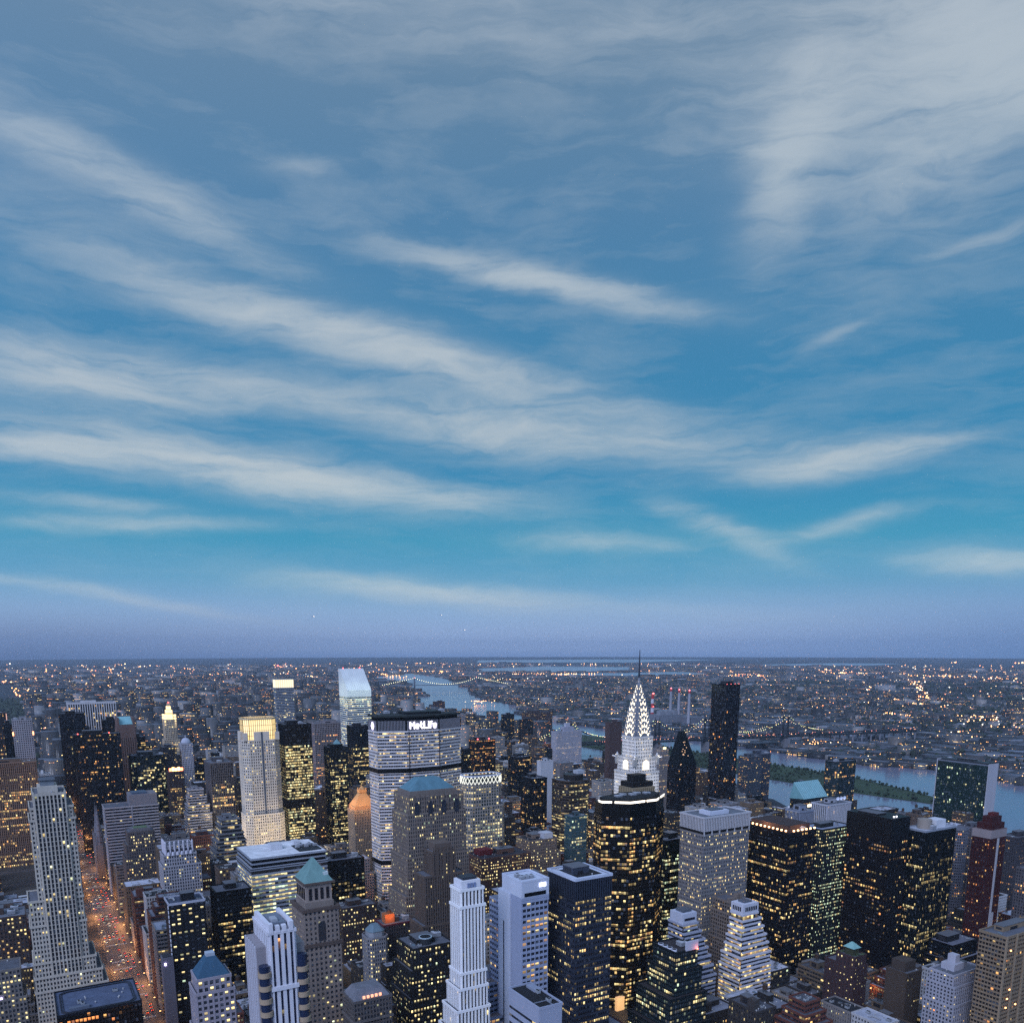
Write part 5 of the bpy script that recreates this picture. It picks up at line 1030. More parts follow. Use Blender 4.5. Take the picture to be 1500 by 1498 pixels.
    st = St((0.042, 0.040, 0.046), (0.012, 0.013, 0.017), bay=2.9, fl=3.75, pw=0.75, sp=1.75, lit=0.16, warm=0.65, mat='metal_panel', pp=.6, spp=.35)
    r = tower(SK, 'near-black waffle-gridded tower with a boxy dark top and sparse orange windows', 'skyscraper', 693, 479, 26, 48, 160, st, zones=[(0, .1), (70, .22), (143, -1)], nkit=2, roofcol=(0.06, 0.06, 0.07))
    m = MB(); m.box(692.2, 719.8, 478.2, 527.8, 149, 165, (0.035, 0.035, 0.04), bottom=True); m.build('plant_crown', 'metal_panel', r); lamp_box(r, 'roof_lamp', 700, 701, 482, 483, 165.2, 166.2, (4, 4, 4.5)); lamp_box(r, 'roof_lamp', 704, 705, 482, 483, 165.2, 166.2, (4, 4, 4.5))
    st = St((0.035, 0.042, 0.045), (0.013, 0.016, 0.018), bay=1.7, fl=3.7, pw=0.5, sp=0.8, lit=0.3, warm=0.4, mat='metal_panel', pp=.5, spp=.15)
    r = tower(SK, 'black finned tower with a flat white roof and a white penthouse drum', 'skyscraper', 733, 470, 48, 22, 150, st, zones=[(0, .5), (60, .35), (120, .15), (140, .02)], nkit=3, ph=False, roofcol=(0.6, 0.62, 0.68), parcol=(0.4, 0.43, 0.48))
    m = MB(); m.cyl(748, 482, 6.5, 150, 159, (0.42, 0.38, 0.34), 16); m.build('drum', 'concrete', r); m = MB(); m.box(755, 770, 474, 486, 150, 158, (0.68, 0.69, 0.72)); m.build('penthouse', 'concrete', r)
    m = MB(); [m.tube((746 + k, 486, 158), (746 + k * 1.3, 486, 163), .15, (.2, .2, .2), 4) for k in range(6)]; m.build('antennas', 'steel', r)
    tower(OT, 'low dark podium with two grey roof strips below the black finned tower', 'office building', 742, 438, 40, 24, 44, St((0.03, 0.032, 0.04), DKG, bay=2.2, fl=3.8, pw=.2, sp=1.4, lit=.3, warm=.5, mat='metal_panel'), [(4, 6, 4, 0, 30)], nkit=2, roofcol=(0.3, 0.31, 0.36))
    st = St((0.12, 0.032, 0.036), (0.018, 0.018, 0.024), bay=2.6, fl=3.2, pw=1.3, sp=1.3, lit=0.2, warm=0.8)
    r = tower(AP, 'deep red brick apartment tower with a stepped red crown by the river', 'apartment tower', 811, 452, 26, 18, 145, st, nkit=0, zones=[(0, .2), (136, 0.02)])
    m = MB(); m.box(810.4, 837.6, 451.4, 470.6, 137.5, 145.8, (0.40, 0.36, 0.36), bottom=True); m.build('pale_band', 'concrete', r)
    m = MB(); m.box(813, 835, 453, 468, 145.8, 152, (0.12, 0.03, 0.033)); m.box(818, 834, 456, 466, 152, 158, (0.12, 0.03, 0.033)); m.box(823, 832, 458, 464, 158, 161, (0.2, 0.05, 0.05)); m.build('crown', 'masonry', r)
    m = MB(); m.box(822, 824.5, 450.6, 451.5, 0, 137, (0.5, 0.5, 0.52)); m.box(826, 828.5, 450.6, 451.5, 0, 60, (0.5, 0.5, 0.52)); m.build('white_stripe', 'concrete', r)
    st = St((0.26, 0.27, 0.31), (0.018, 0.02, 0.026), bay=2.4, fl=3.1, pw=0.8, sp=1.3, lit=0.15, warm=0.7, mat='concrete')
    pts = [(853 + 9 + 9 * math.cos(math.pi + math.pi * 2 * k / 14), 515 + 9 * math.sin(math.pi + math.pi * 2 * k / 14)) for k in range(14)]
    tower(AP, 'round grey tower with curved balconies left of the red brick tower', 'apartment tower', 853, 506, 18, 18, 131, st, poly=pts, nkit=0)
    tower(AP, 'grey rectangular apartment tower between the round grey tower and the red brick tower', 'apartment tower', 878, 508, 22, 18, 130, St((0.25, 0.245, 0.27), bay=2.2, fl=3.1, pw=1, sp=1.3, lit=.25, warm=.7, mat='concrete'), nkit=2)
    tower(AP, 'dark apartment tower in front of the water at the right edge', 'apartment tower', 1005, 529, 44, 20, 100, St((0.13, 0.125, 0.14), bay=2.4, fl=3.1, pw=1.2, sp=1.2, lit=.1, warm=.7), [(3, 0, 2, 0, 92)], nkit=2)
    tower(AP, 'pale-roofed apartment block below the dark tower at the right edge', 'apartment tower', 838, 418, 47, 20, 108, St((0.2, 0.19, 0.2), bay=2.4, fl=3.1, pw=1.2, sp=1.2, lit=.2, warm=.8), nkit=3, tank=1)
    st = St((0.36, 0.295, 0.225), (0.015, 0.015, 0.018), bay=2.3, fl=3.0, pw=0.5, sp=1.25, lit=0.05, warm=0.7, mat='concrete', pp=.3, spp=.6)
    r = tower(AP, 'beige apartment slab with rows of dark balconies at the lower right corner', 'apartment tower', 558, 293, 62, 18, 130, st, panes=False, nkit=4)
    for k in range(6): add_box(r, 'pier', 'concrete', 557.3 + k * 12, 558.9 + k * 12, 291.9, 292.9, 0, 131, (0.42, 0.35, 0.27))
    rg = random.Random(8)
    for k in range(11): lamp_box(r, 'balcony_lamp', *(lambda x, z: (x, x + .9, 291.7, 292.3, z, z + .9))(560 + rg.randrange(5) * 12 + rg.uniform(2, 9), 40 + rg.randrange(26) * 3.2), (5, 2.3, .7))
    st = St((0.46, 0.46, 0.50), (0.015, 0.017, 0.024), bay=2.5, fl=3.0, pw=1.2, sp=1.3, lit=0.12, warm=0.75)
    r = tower(AP, 'whitish terraced apartment building with roof turrets, near the lower right', 'apartment building', 556, 325, 34, 18, 92, st, [(1, 3, 2, 1, 84), (1.5, 5, 3, 2, 70)], nkit=4, panes=True, tank=0)
    m = MB(); m.box(564, 576, 330, 340, 92, 97, (0.5, 0.5, 0.54)); m.box(568, 573, 332, 338, 97, 103, (0.52, 0.52, 0.56)); m.build('turret', 'masonry', r)
    st = St((0.155, 0.125, 0.105), bay=2.6, fl=3.2, pw=1.5, sp=1.6, lit=0.12, warm=0.6)
    r = tower(AP, 'tan-brown apartment block with a blank arched end wall and a tall roof box', 'apartment building', 572, 371, 18, 18, 74, st, nkit=2, blank=('W',), panes=True)
    add_box(r, 'roof_house', 'masonry', 575, 588, 375, 387, 74, 82, (0.15, 0.125, 0.11))
    st = St((0.135, 0.09, 0.095), bay=3.4, fl=3.2, pw=2.4, sp=1.8, lit=0.22, warm=0.4)
    r = tower(AP, 'plum-brown brick block carrying a small teal pyramid above a planted terrace', 'apartment building', 558, 408, 14, 17, 78, st, [(1, 1, 1, 10, 70)], nkit=0, panes=True)
    m = MB(); m.box(561, 568, 412, 420, 78, 84, (0.12, 0.13, 0.08)); m.build('garden_room', 'masonry', r); m = MB(); hip(m, 559.8, 569.2, 410.8, 421.2, 84, 88.5, (0.33, 0.50, 0.48), cap=False); m.build('pyramid_roof', 'copper', r)
    m = MB(); rg = random.Random(3)
    for k in range(60): m.ball(rg.uniform(559, 571), rg.choice([rg.uniform(408.5, 411), rg.uniform(421, 424)]), 78.6 + rg.random(), rg.uniform(.4, .9), (0.05, 0.08, 0.035))
    o = m.build('planting', 'foliage', r)
    st = St((0.60, 0.61, 0.66), (0.02, 0.022, 0.03), bay=2.5, fl=3.5, pw=0, sp=1.5, lit=1.3, warm=0.5, mat='concrete', spp=0.7)
    r = tower(OT, 'white wedding-cake building with a slotted crown and warm lit bands', 'office building', 502, 476, 17, 13, 104, st, [(1, 3, 1, 0, 99), (2.5, 5, 2.5, 0, 92), (4, 7, 4, 0, 85), (5.5, 8.5, 5.5, 0, 78), (7, 10, 7, 2, 70), (8, 11, 8, 3, 60)], nkit=0)
    m = MB(); c = (0.62, 0.63, 0.68); m.box(501.6, 519.4, 475.6, 489.4, 104.9, 113, c); m.build('crown', 'concrete', r)
    for k in range(7): add_box(r, 'slot_window', 'glazing', 504.2 + k * 2, 505.3 + k * 2, 475.3, 475.55, 107, 110.5, (.012, .015, .02))
    for k in range(5): add_box(r, 'slot_window', 'glazing', 501.3, 501.55, 478 + k * 2, 479.1 + k * 2, 107, 110.5, (.012, .015, .02))
    add_box(r, 'roof_plant', 'metal_panel', 506, 515, 479, 486, 113, 114.4, (0.2, 0.22, 0.25))
    r = tower(OT, 'white terraced block stepping down to the right behind the dark green stepped block', 'office building', 446, 486, 15, 17, 102, St((0.46, 0.48, 0.55), (0.02, 0.024, 0.03), bay=2.6, fl=3.5, pw=0, sp=1.5, lit=0.25, warm=0.4, mat='concrete', spp=.7), [(0, 3, 1.5, 0, 95), (0, 6, 3, 0, 88), (1, 8, 4.5, 0, 81), (1.5, 10, 6, 0, 74), (2, 12, 7.5, 2, 66), (3, 14, 9, 3, 58)], nkit=2, ph=False)
    m = MB(); m.box(446, 461, 487, 502, 102, 111, (0.58, 0.60, 0.66)); m.build('upper_block', 'concrete', r); add_box(r, 'roof_plant', 'metal_panel', 449, 458, 490, 499, 111, 113, (0.2, 0.22, 0.25)); add_box(r, 'window_band', 'glazing', 448, 459, 486.7, 486.95, 105, 107, (.02, .02, .03))
    st = St((0.30, 0.265, 0.24), (0.018, 0.018, 0.022), bay=2.7, fl=3.5, pw=0.9, sp=1.2, lit=0.05, warm=0.5, mat='concrete', pp=.5)
    r = tower(AP, 'tan gridded slim tower with stepped turrets between two white terraced blocks', 'apartment tower', 514, 503, 16, 20, 106, st, [(1.5, 1.5, 1.5, 0, 96), (2.5, 2.5, 3, 1, 72)], nkit=0)
    m = MB(); [m.box(514.5 + k * 4, 517 + k * 4, 503.5, 507, 106, 109 + 3 * (k > 1), st.wall) for k in range(4)]; m.build('turret', 'masonry', r)
    st = St((0.05, 0.065, 0.075), (0.03, 0.045, 0.05), bay=2.2, fl=3.7, pw=0.18, sp=1.3, lit=0.62, warm=0.25, mat='metal_panel')
    r = tower(OT, 'dark green-glass stepped block with round white fans on its roof, near the bottom', 'office building', 395, 437, 21, 25, 104, st, [(3, 2, 3, 2, 90), (10, 4, 7, 6, 72), (15, 6, 10, 9, 50)], nkit=1, ph=False, roofcol=(0.1, 0.09, 0.095))
    for k in range(4):
        m = MB(); m.cyl(397, 441 + k * 5, 2.0, 103.8, 105.6, (0.66, 0.68, 0.74), 14); m.cyl(397, 441 + k * 5, 1.6, 105.6, 105.65, (0.05, .05, .06), 14); m.build('roof_fan', 'metal_panel', r)
    add_box(r, 'white_screen', 'concrete', 404, 416, 436.4, 437.2, 104, 111, (0.6, 0.62, 0.68)); lamp_box(r, 'red_lamp', 414, 415, 435.2, 436, 104, 105, (6, .8, .4)); glow_lamp('red_lamp_light', (414.5, 434, 105), 500, (1, .2, .1), .3)
    # mid-distance towers of the east side
    st = St((0.56, 0.57, 0.60), bay=2.5, fl=3.2, pw=2.4, sp=2.0, lit=0.0, mat='concrete')
    tower(AP, 'narrow blank white slab standing among dark towers mid-distance', 'apartment tower', 765, 1202, 25, 12, 131, st, nkit=1, blank=('S',))
    tower(AP, 'black glass tower in front of the narrow blank white slab', 'apartment tower', 656, 1053, 25, 34, 129, St((0.022, 0.026, 0.034), DKG, bay=2, fl=3.6, pw=.2, sp=.8, lit=.1, warm=.6, mat='metal_panel'), nkit=3)
    tower(OT, 'dark slate tower left of the narrow blank white slab', 'office tower', 757, 1268, 30, 31, 131, St((0.03, 0.034, 0.042), DKG, bay=2, fl=3.6, pw=.25, sp=1.2, lit=.13, warm=.6, mat='metal_panel'), nkit=4)
    r = tower(OT, 'dark brown ribbon-windowed tower right of the wide sign-bearing slab', 'office tower', 794, 1496, 47, 26, 138, St((0.05, 0.034, 0.03), (0.014, .011, .01), bay=2.4, fl=3.7, pw=.2, sp=1.5, lit=.5, warm=.8, mat='metal_panel'), nkit=5)
    for xx in (800, 826): lamp_box(r, 'warning_light', xx, xx + 2, 1496, 1498, 139.5, 141.5, (5, .5, .5))
    tower(OT, 'black tower partly hidden behind the right end of the wide sign-bearing slab', 'office tower', 700, 1405, 36, 26, 134, St(BLK, DKG, bay=2, fl=3.6, pw=.2, sp=1.2, lit=.12, warm=.5, mat='metal_panel'), nkit=3)
    tower(AP, 'black slab tower far behind among the uptown apartment blocks', 'apartment tower', 1214, 2107, 34, 16, 133, St(BLK, DKG, bay=2.2, fl=3.1, pw=.3, sp=.9, lit=.06, warm=.6, mat='metal_panel'), nkit=1)
    tower(AP, 'dark slab tower with a lit edge, right of the black uptown slab', 'apartment tower', 1222, 2020, 36, 16, 124, St((0.04, 0.038, 0.042), DKG, bay=2.2, fl=3.1, pw=.5, sp=.9, lit=.12, warm=.7), nkit=1)
    st = St((0.50, 0.50, 0.54), bay=3.2, fl=3.0, pw=1.7, sp=0.9, lit=0.25, warm=0.55, mat='concrete', pp=1.2)
    r = tower(AP, 'wide white vertically ribbed apartment block beyond the midtown towers', 'apartment tower', 1190, 1797, 79, 22, 110, st, nkit=2)
    add_box(r, 'upper_block', 'concrete', 1215, 1245, 1799, 1815, 110, 122, (0.45, 0.45, 0.5)); add_box(r, 'roof_turret', 'concrete', 1224, 1236, 1802, 1812, 122, 131, (0.5, 0.5, 0.55))
    tower(AP, 'very broad brown housing slab behind the white ribbed apartment block', 'apartment tower', 1500, 2460, 112, 20, 104, St((0.15, 0.11, 0.105), bay=3, fl=3, pw=1.3, sp=1.3, lit=.3, warm=.6), [(0, 0, 0, 0, 90)], nkit=4)
    tower(AP, 'reddish tower with a dark cap standing on the far river shore', 'apartment tower', 1400, 2960, 40, 24, 118, St((0.14, 0.09, 0.09), bay=3, fl=3, pw=1.3, sp=1.3, lit=.15, warm=.6), nkit=1)
    tower(AP, 'pale wide apartment slab right of the wide sign-bearing slab on the skyline', 'apartment tower', 1180, 2440, 80, 24, 112, St((0.38, 0.37, 0.38), bay=3, fl=3, pw=1.3, sp=1.3, lit=.28, warm=.7), nkit=2)
right_side()

# ---------------------------------------------------------------- ordinary buildings of the blocks
ROWS = [
(450.5, 478.4, 364.0, 390.9, 75.2, 2, 2, 'tall red-brown brick building with stepped terraces, left of the plum-brown block'),
(88.4, 127.9, 766.0, 792.9, 77.4, 3, 4, 'tall grey stone building with a pale flat roof, left of the blue-pyramid tower'),
(433.1, 452.1, 392.7, 419.6, 66.5, 0, 3, 'mid-rise dark brick building with a tall roof box, in front of the white wedding-cake building'),
(536.9, 560.3, 473.1, 500.0, 47.8, 0, 4, 'mid-rise dark brick building with a pale flat roof, right of the white wedding-cake building'),
(568.9, 586.3, 444.4, 471.3, 49.2, 7, 1, 'mid-rise tan brick building with a rooftop water tank, left of the plum-brown block'),
(88.4, 121.5, 794.7, 821.6, 96.1, 2, 2, 'tall red-brown brick building with stepped terraces, left of the black block with evenly spaced windows'),
(432.8, 465.8, 444.4, 471.3, 43.5, 0, 3, 'mid-rise dark brick building with a tall roof box, right of the dark green stepped block'),
(319.2, 345.3, 605.2, 616.8, 92.8, 4, 0, 'flat-roofed tall pale stone building, right of the white black-striped tower'),
(-6.8, 15.2, 766.0, 792.9, 41.2, 1, 0, 'flat-roofed mid-rise brown brick building, right of the grey yellow-windowed block'),
(-17.9, 14.6, 926.8, 953.7, 60.4, 3, 1, 'mid-rise grey stone building with a rooftop water tank, right of the brown orange-windowed block'),
(888.9, 925.9, 955.5, 982.4, 76.7, 4, 1, 'tall pale stone building with a rooftop water tank, in front of the black pointed tower'),
(88.4, 115.7, 846.4, 873.3, 85.4, 5, 5, 'tall white brick building with a bare dark roof, left of the brown-black ribbon-windowed block'),
(408.9, 441.7, 717.3, 741.2, 74.5, 0, 4, 'tall dark brick building with a pale flat roof, in front of the long red-brown block'),
(246.9, 262.2, 630.9, 644.1, 56.5, 0, 4, 'mid-rise dark brick building with a pale flat roof, right of the chamfered whitish building'),
(88.4, 125.3, 1007.2, 1034.1, 56.7, 7, 4, 'mid-rise tan brick building with a pale flat roof, in front of the green-panel block'),
(172.3, 213.1, 1087.6, 1114.5, 89.0, 2, 1, 'tall red-brown brick building with a rooftop water tank, left of the banded terraced building'),
(408.9, 429.3, 1342.7, 1355.7, 90.7, 1, 0, 'flat-roofed tall brown brick building, right of the yellow-lit black slab'),
(536.9, 553.1, 392.7, 419.6, 42.2, 3, 5, 'mid-rise grey stone building with a bare dark roof, in front of the plum-brown block'),
(428.9, 454.2, 691.6, 715.5, 90.8, 7, 3, 'tall tan brick building with a tall roof box, right of the long red-brown block'),
(-19.3, 18.6, 846.4, 873.3, 41.5, 4, 1, 'mid-rise pale stone building with a rooftop water tank, right of the brown orange-windowed block'),
(408.9, 428.1, 691.6, 715.5, 62.7, 7, 0, 'flat-roofed mid-rise tan brick building, left of the blue-white tower'),
(88.4, 117.6, 926.8, 953.7, 66.4, 2, 3, 'mid-rise red-brown brick building with a tall roof box, left of the scalloped-crown building'),
(668.9, 698.2, 444.4, 471.3, 24.8, 2, 2, 'low red-brown brick building with stepped terraces, left of the tan-brown arched block'),
(140.0, 154.6, 630.9, 654.8, 74.5, 0, 3, 'tall dark brick building with a tall roof box, left of the blue-and-white striped tower'),
(536.9, 555.0, 364.0, 390.9, 42.7, 5, 4, 'mid-rise white brick building with a pale flat roof, left of the tan-brown arched block'),
(128.7, 162.4, 779.9, 792.9, 89.0, 3, 1, 'tall grey stone building with a rooftop water tank, left of the brown-black ribbon-windowed block'),
(160.6, 199.8, 1049.8, 1062.8, 75.2, 1, 3, 'tall brown brick building with a tall roof box, right of the scalloped-crown building'),
(-47.5, -7.6, 766.0, 792.9, 36.3, 3, 2, 'mid-rise grey stone building with stepped terraces, right of the grey yellow-windowed block'),
(321.1, 352.6, 926.8, 953.7, 73.6, 3, 4, 'tall grey stone building with a pale flat roof, right of the finned-attic dark block'),
(888.9, 923.2, 1196.7, 1223.6, 86.1, 4, 5, 'tall pale stone building with a bare dark roof, right of the drum-topped banded tower'),
(536.9, 566.8, 955.5, 982.4, 97.9, 0, 5, 'tall dark brick building with a bare dark roof, right of the lattice-crowned tower'),
(161.9, 194.9, 875.1, 902.0, 96.2, 1, 5, 'tall brown brick building with a bare dark roof, right of the scalloped-crown building'),
(88.4, 109.9, 1101.5, 1114.5, 60.9, 3, 5, 'mid-rise grey stone building with a bare dark roof, left of the green-panel block'),
(-28.9, -5.7, 794.7, 807.8, 53.3, 1, 4, 'mid-rise brown brick building with a pale flat roof, right of the grey yellow-windowed block'),
(947.3, 977.8, 926.8, 953.7, 73.8, 3, 4, 'tall grey stone building with a pale flat roof, right of the black pointed tower'),
(833.5, 851.1, 473.1, 500.0, 49.6, 0, 2, 'mid-rise dark brick building with stepped terraces, behind the low dark podium'),
(978.6, 1018.2, 926.8, 953.7, 80.0, 7, 1, 'tall tan brick building with a rooftop water tank, left of the sloped teal roof'),
(668.9, 686.1, 392.7, 419.6, 44.3, 5, 1, 'mid-rise white brick building with a rooftop water tank, right of the tan-brown arched block'),
(246.9, 264.5, 691.6, 715.5, 33.9, 0, 5, 'mid-rise dark brick building with a bare dark roof, left of the chamfered whitish building'),
(948.7, 986.1, 955.5, 982.4, 77.1, 3, 1, 'tall grey stone building with a rooftop water tank, right of the black pointed tower'),
(246.9, 279.3, 926.8, 953.7, 100.9, 5, 5, 'tall white brick building with a bare dark roof, right of the banded terraced building'),
(126.1, 146.2, 1007.2, 1034.1, 95.8, 7, 4, 'tall tan brick building with a pale flat roof, left of the scalloped-crown building'),
(298.6, 318.8, 766.0, 792.9, 59.6, 3, 1, 'mid-rise grey stone building with a rooftop water tank, behind the red-trimmed block'),
(280.8, 306.9, 1650.4, 1677.3, 117.3, 6, 2, 'tall charcoal glass building with stepped terraces, left of the dark striped tower'),
(1104.9, 1129.6, 717.3, 741.2, 85.2, 1, 1, 'tall brown brick building with a rooftop water tank, left of the thin green-glass slab'),
(44.9, 54.1, 1196.7, 1223.6, 39.0, 2, 0, 'flat-roofed mid-rise red-brown brick building, right of the slender limestone tower'),
(147.0, 181.3, 1007.2, 1034.1, 54.6, 2, 1, 'mid-rise red-brown brick building with a rooftop water tank, right of the scalloped-crown building'),
(1124.2, 1162.9, 794.7, 821.6, 77.0, 0, 4, 'tall dark brick building with a pale flat roof, right of the white block with dishes'),
(301.5, 323.3, 524.8, 551.7, 80.0, 7, 0, 'flat-roofed tall tan brick building, right of the white black-striped tower'),
(594.3, 622.4, 473.1, 500.0, 37.0, 4, 2, 'mid-rise pale stone building with stepped terraces, left of the plum-brown block'),
(1176.4, 1189.6, 691.6, 715.5, 84.3, 1, 5, 'tall brown brick building with a bare dark roof, in front of the thin green-glass slab'),
(135.3, 150.3, 691.6, 715.5, 34.0, 7, 1, 'mid-rise tan brick building with a rooftop water tank, right of the blue-pyramid tower'),
(-12.3, 19.4, 1007.2, 1034.1, 51.2, 0, 2, 'mid-rise dark brick building with stepped terraces, left of the slender limestone tower'),
(88.4, 120.3, 729.6, 741.2, 31.2, 2, 4, 'mid-rise red-brown brick building with a pale flat roof, left of the blue-pyramid tower'),
(408.9, 433.0, 1116.3, 1143.2, 121.4, 7, 1, 'tall tan brick building with a rooftop water tank, left of the wide sign-bearing slab'),
(996.3, 1031.5, 1489.6, 1516.5, 78.1, 3, 0, 'flat-roofed tall grey stone building, right of the blank white slab'),
(246.9, 265.8, 717.3, 741.2, 23.3, 7, 0, 'flat-roofed low tan brick building, right of the green-pyramid stone tower'),
(1104.9, 1144.4, 1972.0, 1998.9, 83.8, 4, 1, 'tall pale stone building with a rooftop water tank, left of the blank white slab'),
(332.1, 361.1, 1021.1, 1034.1, 69.6, 3, 0, 'flat-roofed mid-rise grey stone building, behind the finned-attic dark block'),
(553.6, 568.1, 444.4, 471.3, 33.5, 0, 1, 'mid-rise dark brick building with a rooftop water tank, left of the plum-brown block'),
(106.0, 139.2, 630.9, 654.8, 45.7, 6, 4, 'mid-rise charcoal glass building with a pale flat roof, right of the blue-pyramid tower'),
(246.9, 279.8, 1007.2, 1034.1, 84.4, 3, 0, 'flat-roofed tall grey stone building, right of the banded terraced building'),
(125.1, 146.0, 605.2, 629.1, 43.8, 3, 1, 'mid-rise grey stone building with a rooftop water tank, right of the blue-pyramid tower'),
(466.6, 496.1, 444.4, 457.5, 47.9, 5, 4, 'mid-rise white brick building with a pale flat roof, in front of the white wedding-cake building'),
(585.5, 599.4, 392.7, 419.6, 29.2, 7, 1, 'low tan brick building with a rooftop water tank, left of the tan-brown arched block'),
(888.9, 923.3, 1598.7, 1625.6, 73.8, 1, 1, 'tall brown brick building with a rooftop water tank, left of the blank white slab'),
(108.0, 124.3, 605.2, 629.1, 55.3, 2, 1, 'mid-rise red-brown brick building with a rooftop water tank, right of the blue-pyramid tower'),
(452.9, 470.2, 392.7, 419.6, 64.0, 0, 1, 'mid-rise dark brick building with a rooftop water tank, right of the white wedding-cake building'),
(575.0, 602.6, 926.8, 953.7, 80.0, 6, 0, 'flat-roofed tall charcoal glass building, behind the tan brick block'),
(960.5, 989.7, 524.8, 551.7, 34.0, 5, 5, 'mid-rise white brick building with a bare dark roof, right of the red brick tower'),
(928.5, 950.9, 1277.1, 1304.0, 92.4, 1, 4, 'tall brown brick building with a pale flat roof, right of the drum-topped banded tower'),
(30.0, 54.1, 1897.6, 1921.5, 68.3, 1, 0, 'flat-roofed mid-rise brown brick building, right of the brownish finned slab'),
(1173.9, 1208.4, 1248.4, 1275.3, 73.1, 1, 2, 'tall brown brick building with stepped terraces, right of the black pointed tower'),
(88.4, 114.0, 1409.2, 1436.1, 48.5, 1, 5, 'mid-rise brown brick building with a bare dark roof, left of the pale-banded slab'),
(324.3, 347.1, 1116.3, 1143.2, 63.6, 0, 1, 'mid-rise dark brick building with a rooftop water tank, left of the finned-attic dark block'),
(168.9, 187.0, 926.8, 953.7, 89.7, 6, 5, 'tall charcoal glass building with a bare dark roof, right of the scalloped-crown building'),
(408.9, 442.1, 2000.7, 2027.6, 97.7, 4, 5, 'tall pale stone building with a bare dark roof, behind the dark striped tower'),
(171.3, 205.8, 846.4, 873.3, 94.7, 3, 3, 'tall grey stone building with a tall roof box, in front of the banded terraced building'),
(246.9, 281.2, 1489.6, 1516.5, 95.5, 0, 4, 'tall dark brick building with a pale flat roof, left of the dark striped tower'),
(930.8, 959.6, 473.1, 500.0, 28.4, 2, 4, 'low red-brown brick building with a pale flat roof, right of the red brick tower'),
(-25.7, -6.2, 875.1, 902.0, 67.7, 2, 2, 'mid-rise red-brown brick building with stepped terraces, right of the brown orange-windowed block'),
(198.5, 213.1, 1248.4, 1275.3, 108.7, 0, 0, 'flat-roofed tall dark brick building, in front of the red-sign tower'),
(88.4, 128.7, 875.1, 902.0, 42.6, 2, 3, 'mid-rise red-brown brick building with a tall roof box, right of the low black block'),
(146.9, 181.6, 1116.3, 1143.2, 81.8, 3, 1, 'tall grey stone building with a rooftop water tank, behind the scalloped-crown building'),
(575.9, 593.1, 1007.2, 1034.1, 107.9, 1, 4, 'tall brown brick building with a pale flat roof, right of the lattice-crowned tower'),
(700.8, 738.7, 1196.7, 1223.6, 68.3, 7, 0, 'flat-roofed mid-rise tan brick building, right of the lattice-crowned tower'),
(1212.9, 1244.3, 1972.0, 1998.9, 78.0, 1, 3, 'tall brown brick building with a tall roof box, left of the blank white slab'),
(-35.6, 1.1, 1035.9, 1062.8, 46.1, 0, 4, 'mid-rise dark brick building with a pale flat roof, behind the brown orange-windowed block'),
(274.2, 311.2, 1328.8, 1355.7, 118.6, 0, 3, 'tall dark brick building with a tall roof box, right of the dark striped tower'),
(489.2, 503.1, 524.8, 551.7, 52.5, 3, 0, 'flat-roofed mid-rise grey stone building, right of the dark green stepped block'),
(536.9, 552.8, 444.4, 471.3, 31.6, 4, 0, 'flat-roofed mid-rise pale stone building, right of the white wedding-cake building'),
(156.7, 192.7, 1328.8, 1355.7, 71.8, 0, 2, 'tall dark brick building with stepped terraces, in front of the red-sign tower'),
(926.6, 966.9, 846.4, 873.3, 73.4, 5, 1, 'tall white brick building with a rooftop water tank, left of the sloped teal roof'),
(151.1, 166.0, 691.6, 715.5, 56.5, 6, 5, 'mid-rise charcoal glass building with a bare dark roof, left of the blue-and-white striped tower'),
(88.4, 129.4, 1357.5, 1384.4, 43.5, 6, 4, 'mid-rise charcoal glass building with a pale flat roof, left of the pale-banded slab'),
(408.9, 433.3, 473.1, 500.0, 24.8, 1, 2, 'low brown brick building with stepped terraces, left of the dark green stepped block'),
(88.4, 122.5, 1248.4, 1275.3, 54.1, 0, 5, 'mid-rise dark brick building with a bare dark roof, left of the green-panel block'),
(1037.4, 1065.1, 1650.4, 1677.3, 75.9, 0, 2, 'tall dark brick building with stepped terraces, behind the blank white slab'),
(1158.1, 1195.7, 1087.6, 1114.5, 49.6, 6, 2, 'mid-rise charcoal glass building with stepped terraces, left of the sloped teal roof'),
(25.7, 54.1, 1248.4, 1275.3, 54.1, 1, 1, 'mid-rise brown brick building with a rooftop water tank, right of the slender limestone tower'),
(147.3, 168.6, 1248.4, 1275.3, 84.5, 7, 5, 'tall tan brick building with a bare dark roof, right of the pale-banded slab'),
(448.1, 468.8, 1248.4, 1275.3, 101.9, 1, 1, 'tall brown brick building with a rooftop water tank, left of the wide sign-bearing slab'),
(572.2, 594.9, 860.2, 873.3, 63.7, 2, 0, 'flat-roofed mid-rise red-brown brick building, right of the tan brick block'),
(169.4, 197.7, 1248.4, 1275.3, 62.2, 3, 2, 'mid-rise grey stone building with stepped terraces, behind the scalloped-crown building'),
(624.8, 631.1, 444.4, 471.3, 30.1, 3, 5, 'mid-rise grey stone building with a bare dark roof, right of the plum-brown block'),
(88.4, 112.3, 955.5, 982.4, 42.4, 3, 2, 'mid-rise grey stone building with stepped terraces, left of the black block with evenly spaced windows'),
(1053.8, 1065.1, 926.8, 953.7, 64.8, 1, 4, 'mid-rise brown brick building with a pale flat roof, left of the sloped teal roof'),
(599.2, 611.3, 364.0, 390.9, 31.0, 6, 4, 'mid-rise charcoal glass building with a pale flat roof, right of the tan-brown arched block'),
(699.0, 731.3, 444.4, 471.3, 19.5, 1, 1, 'low brown brick building with a rooftop water tank, behind the tan-brown arched block'),
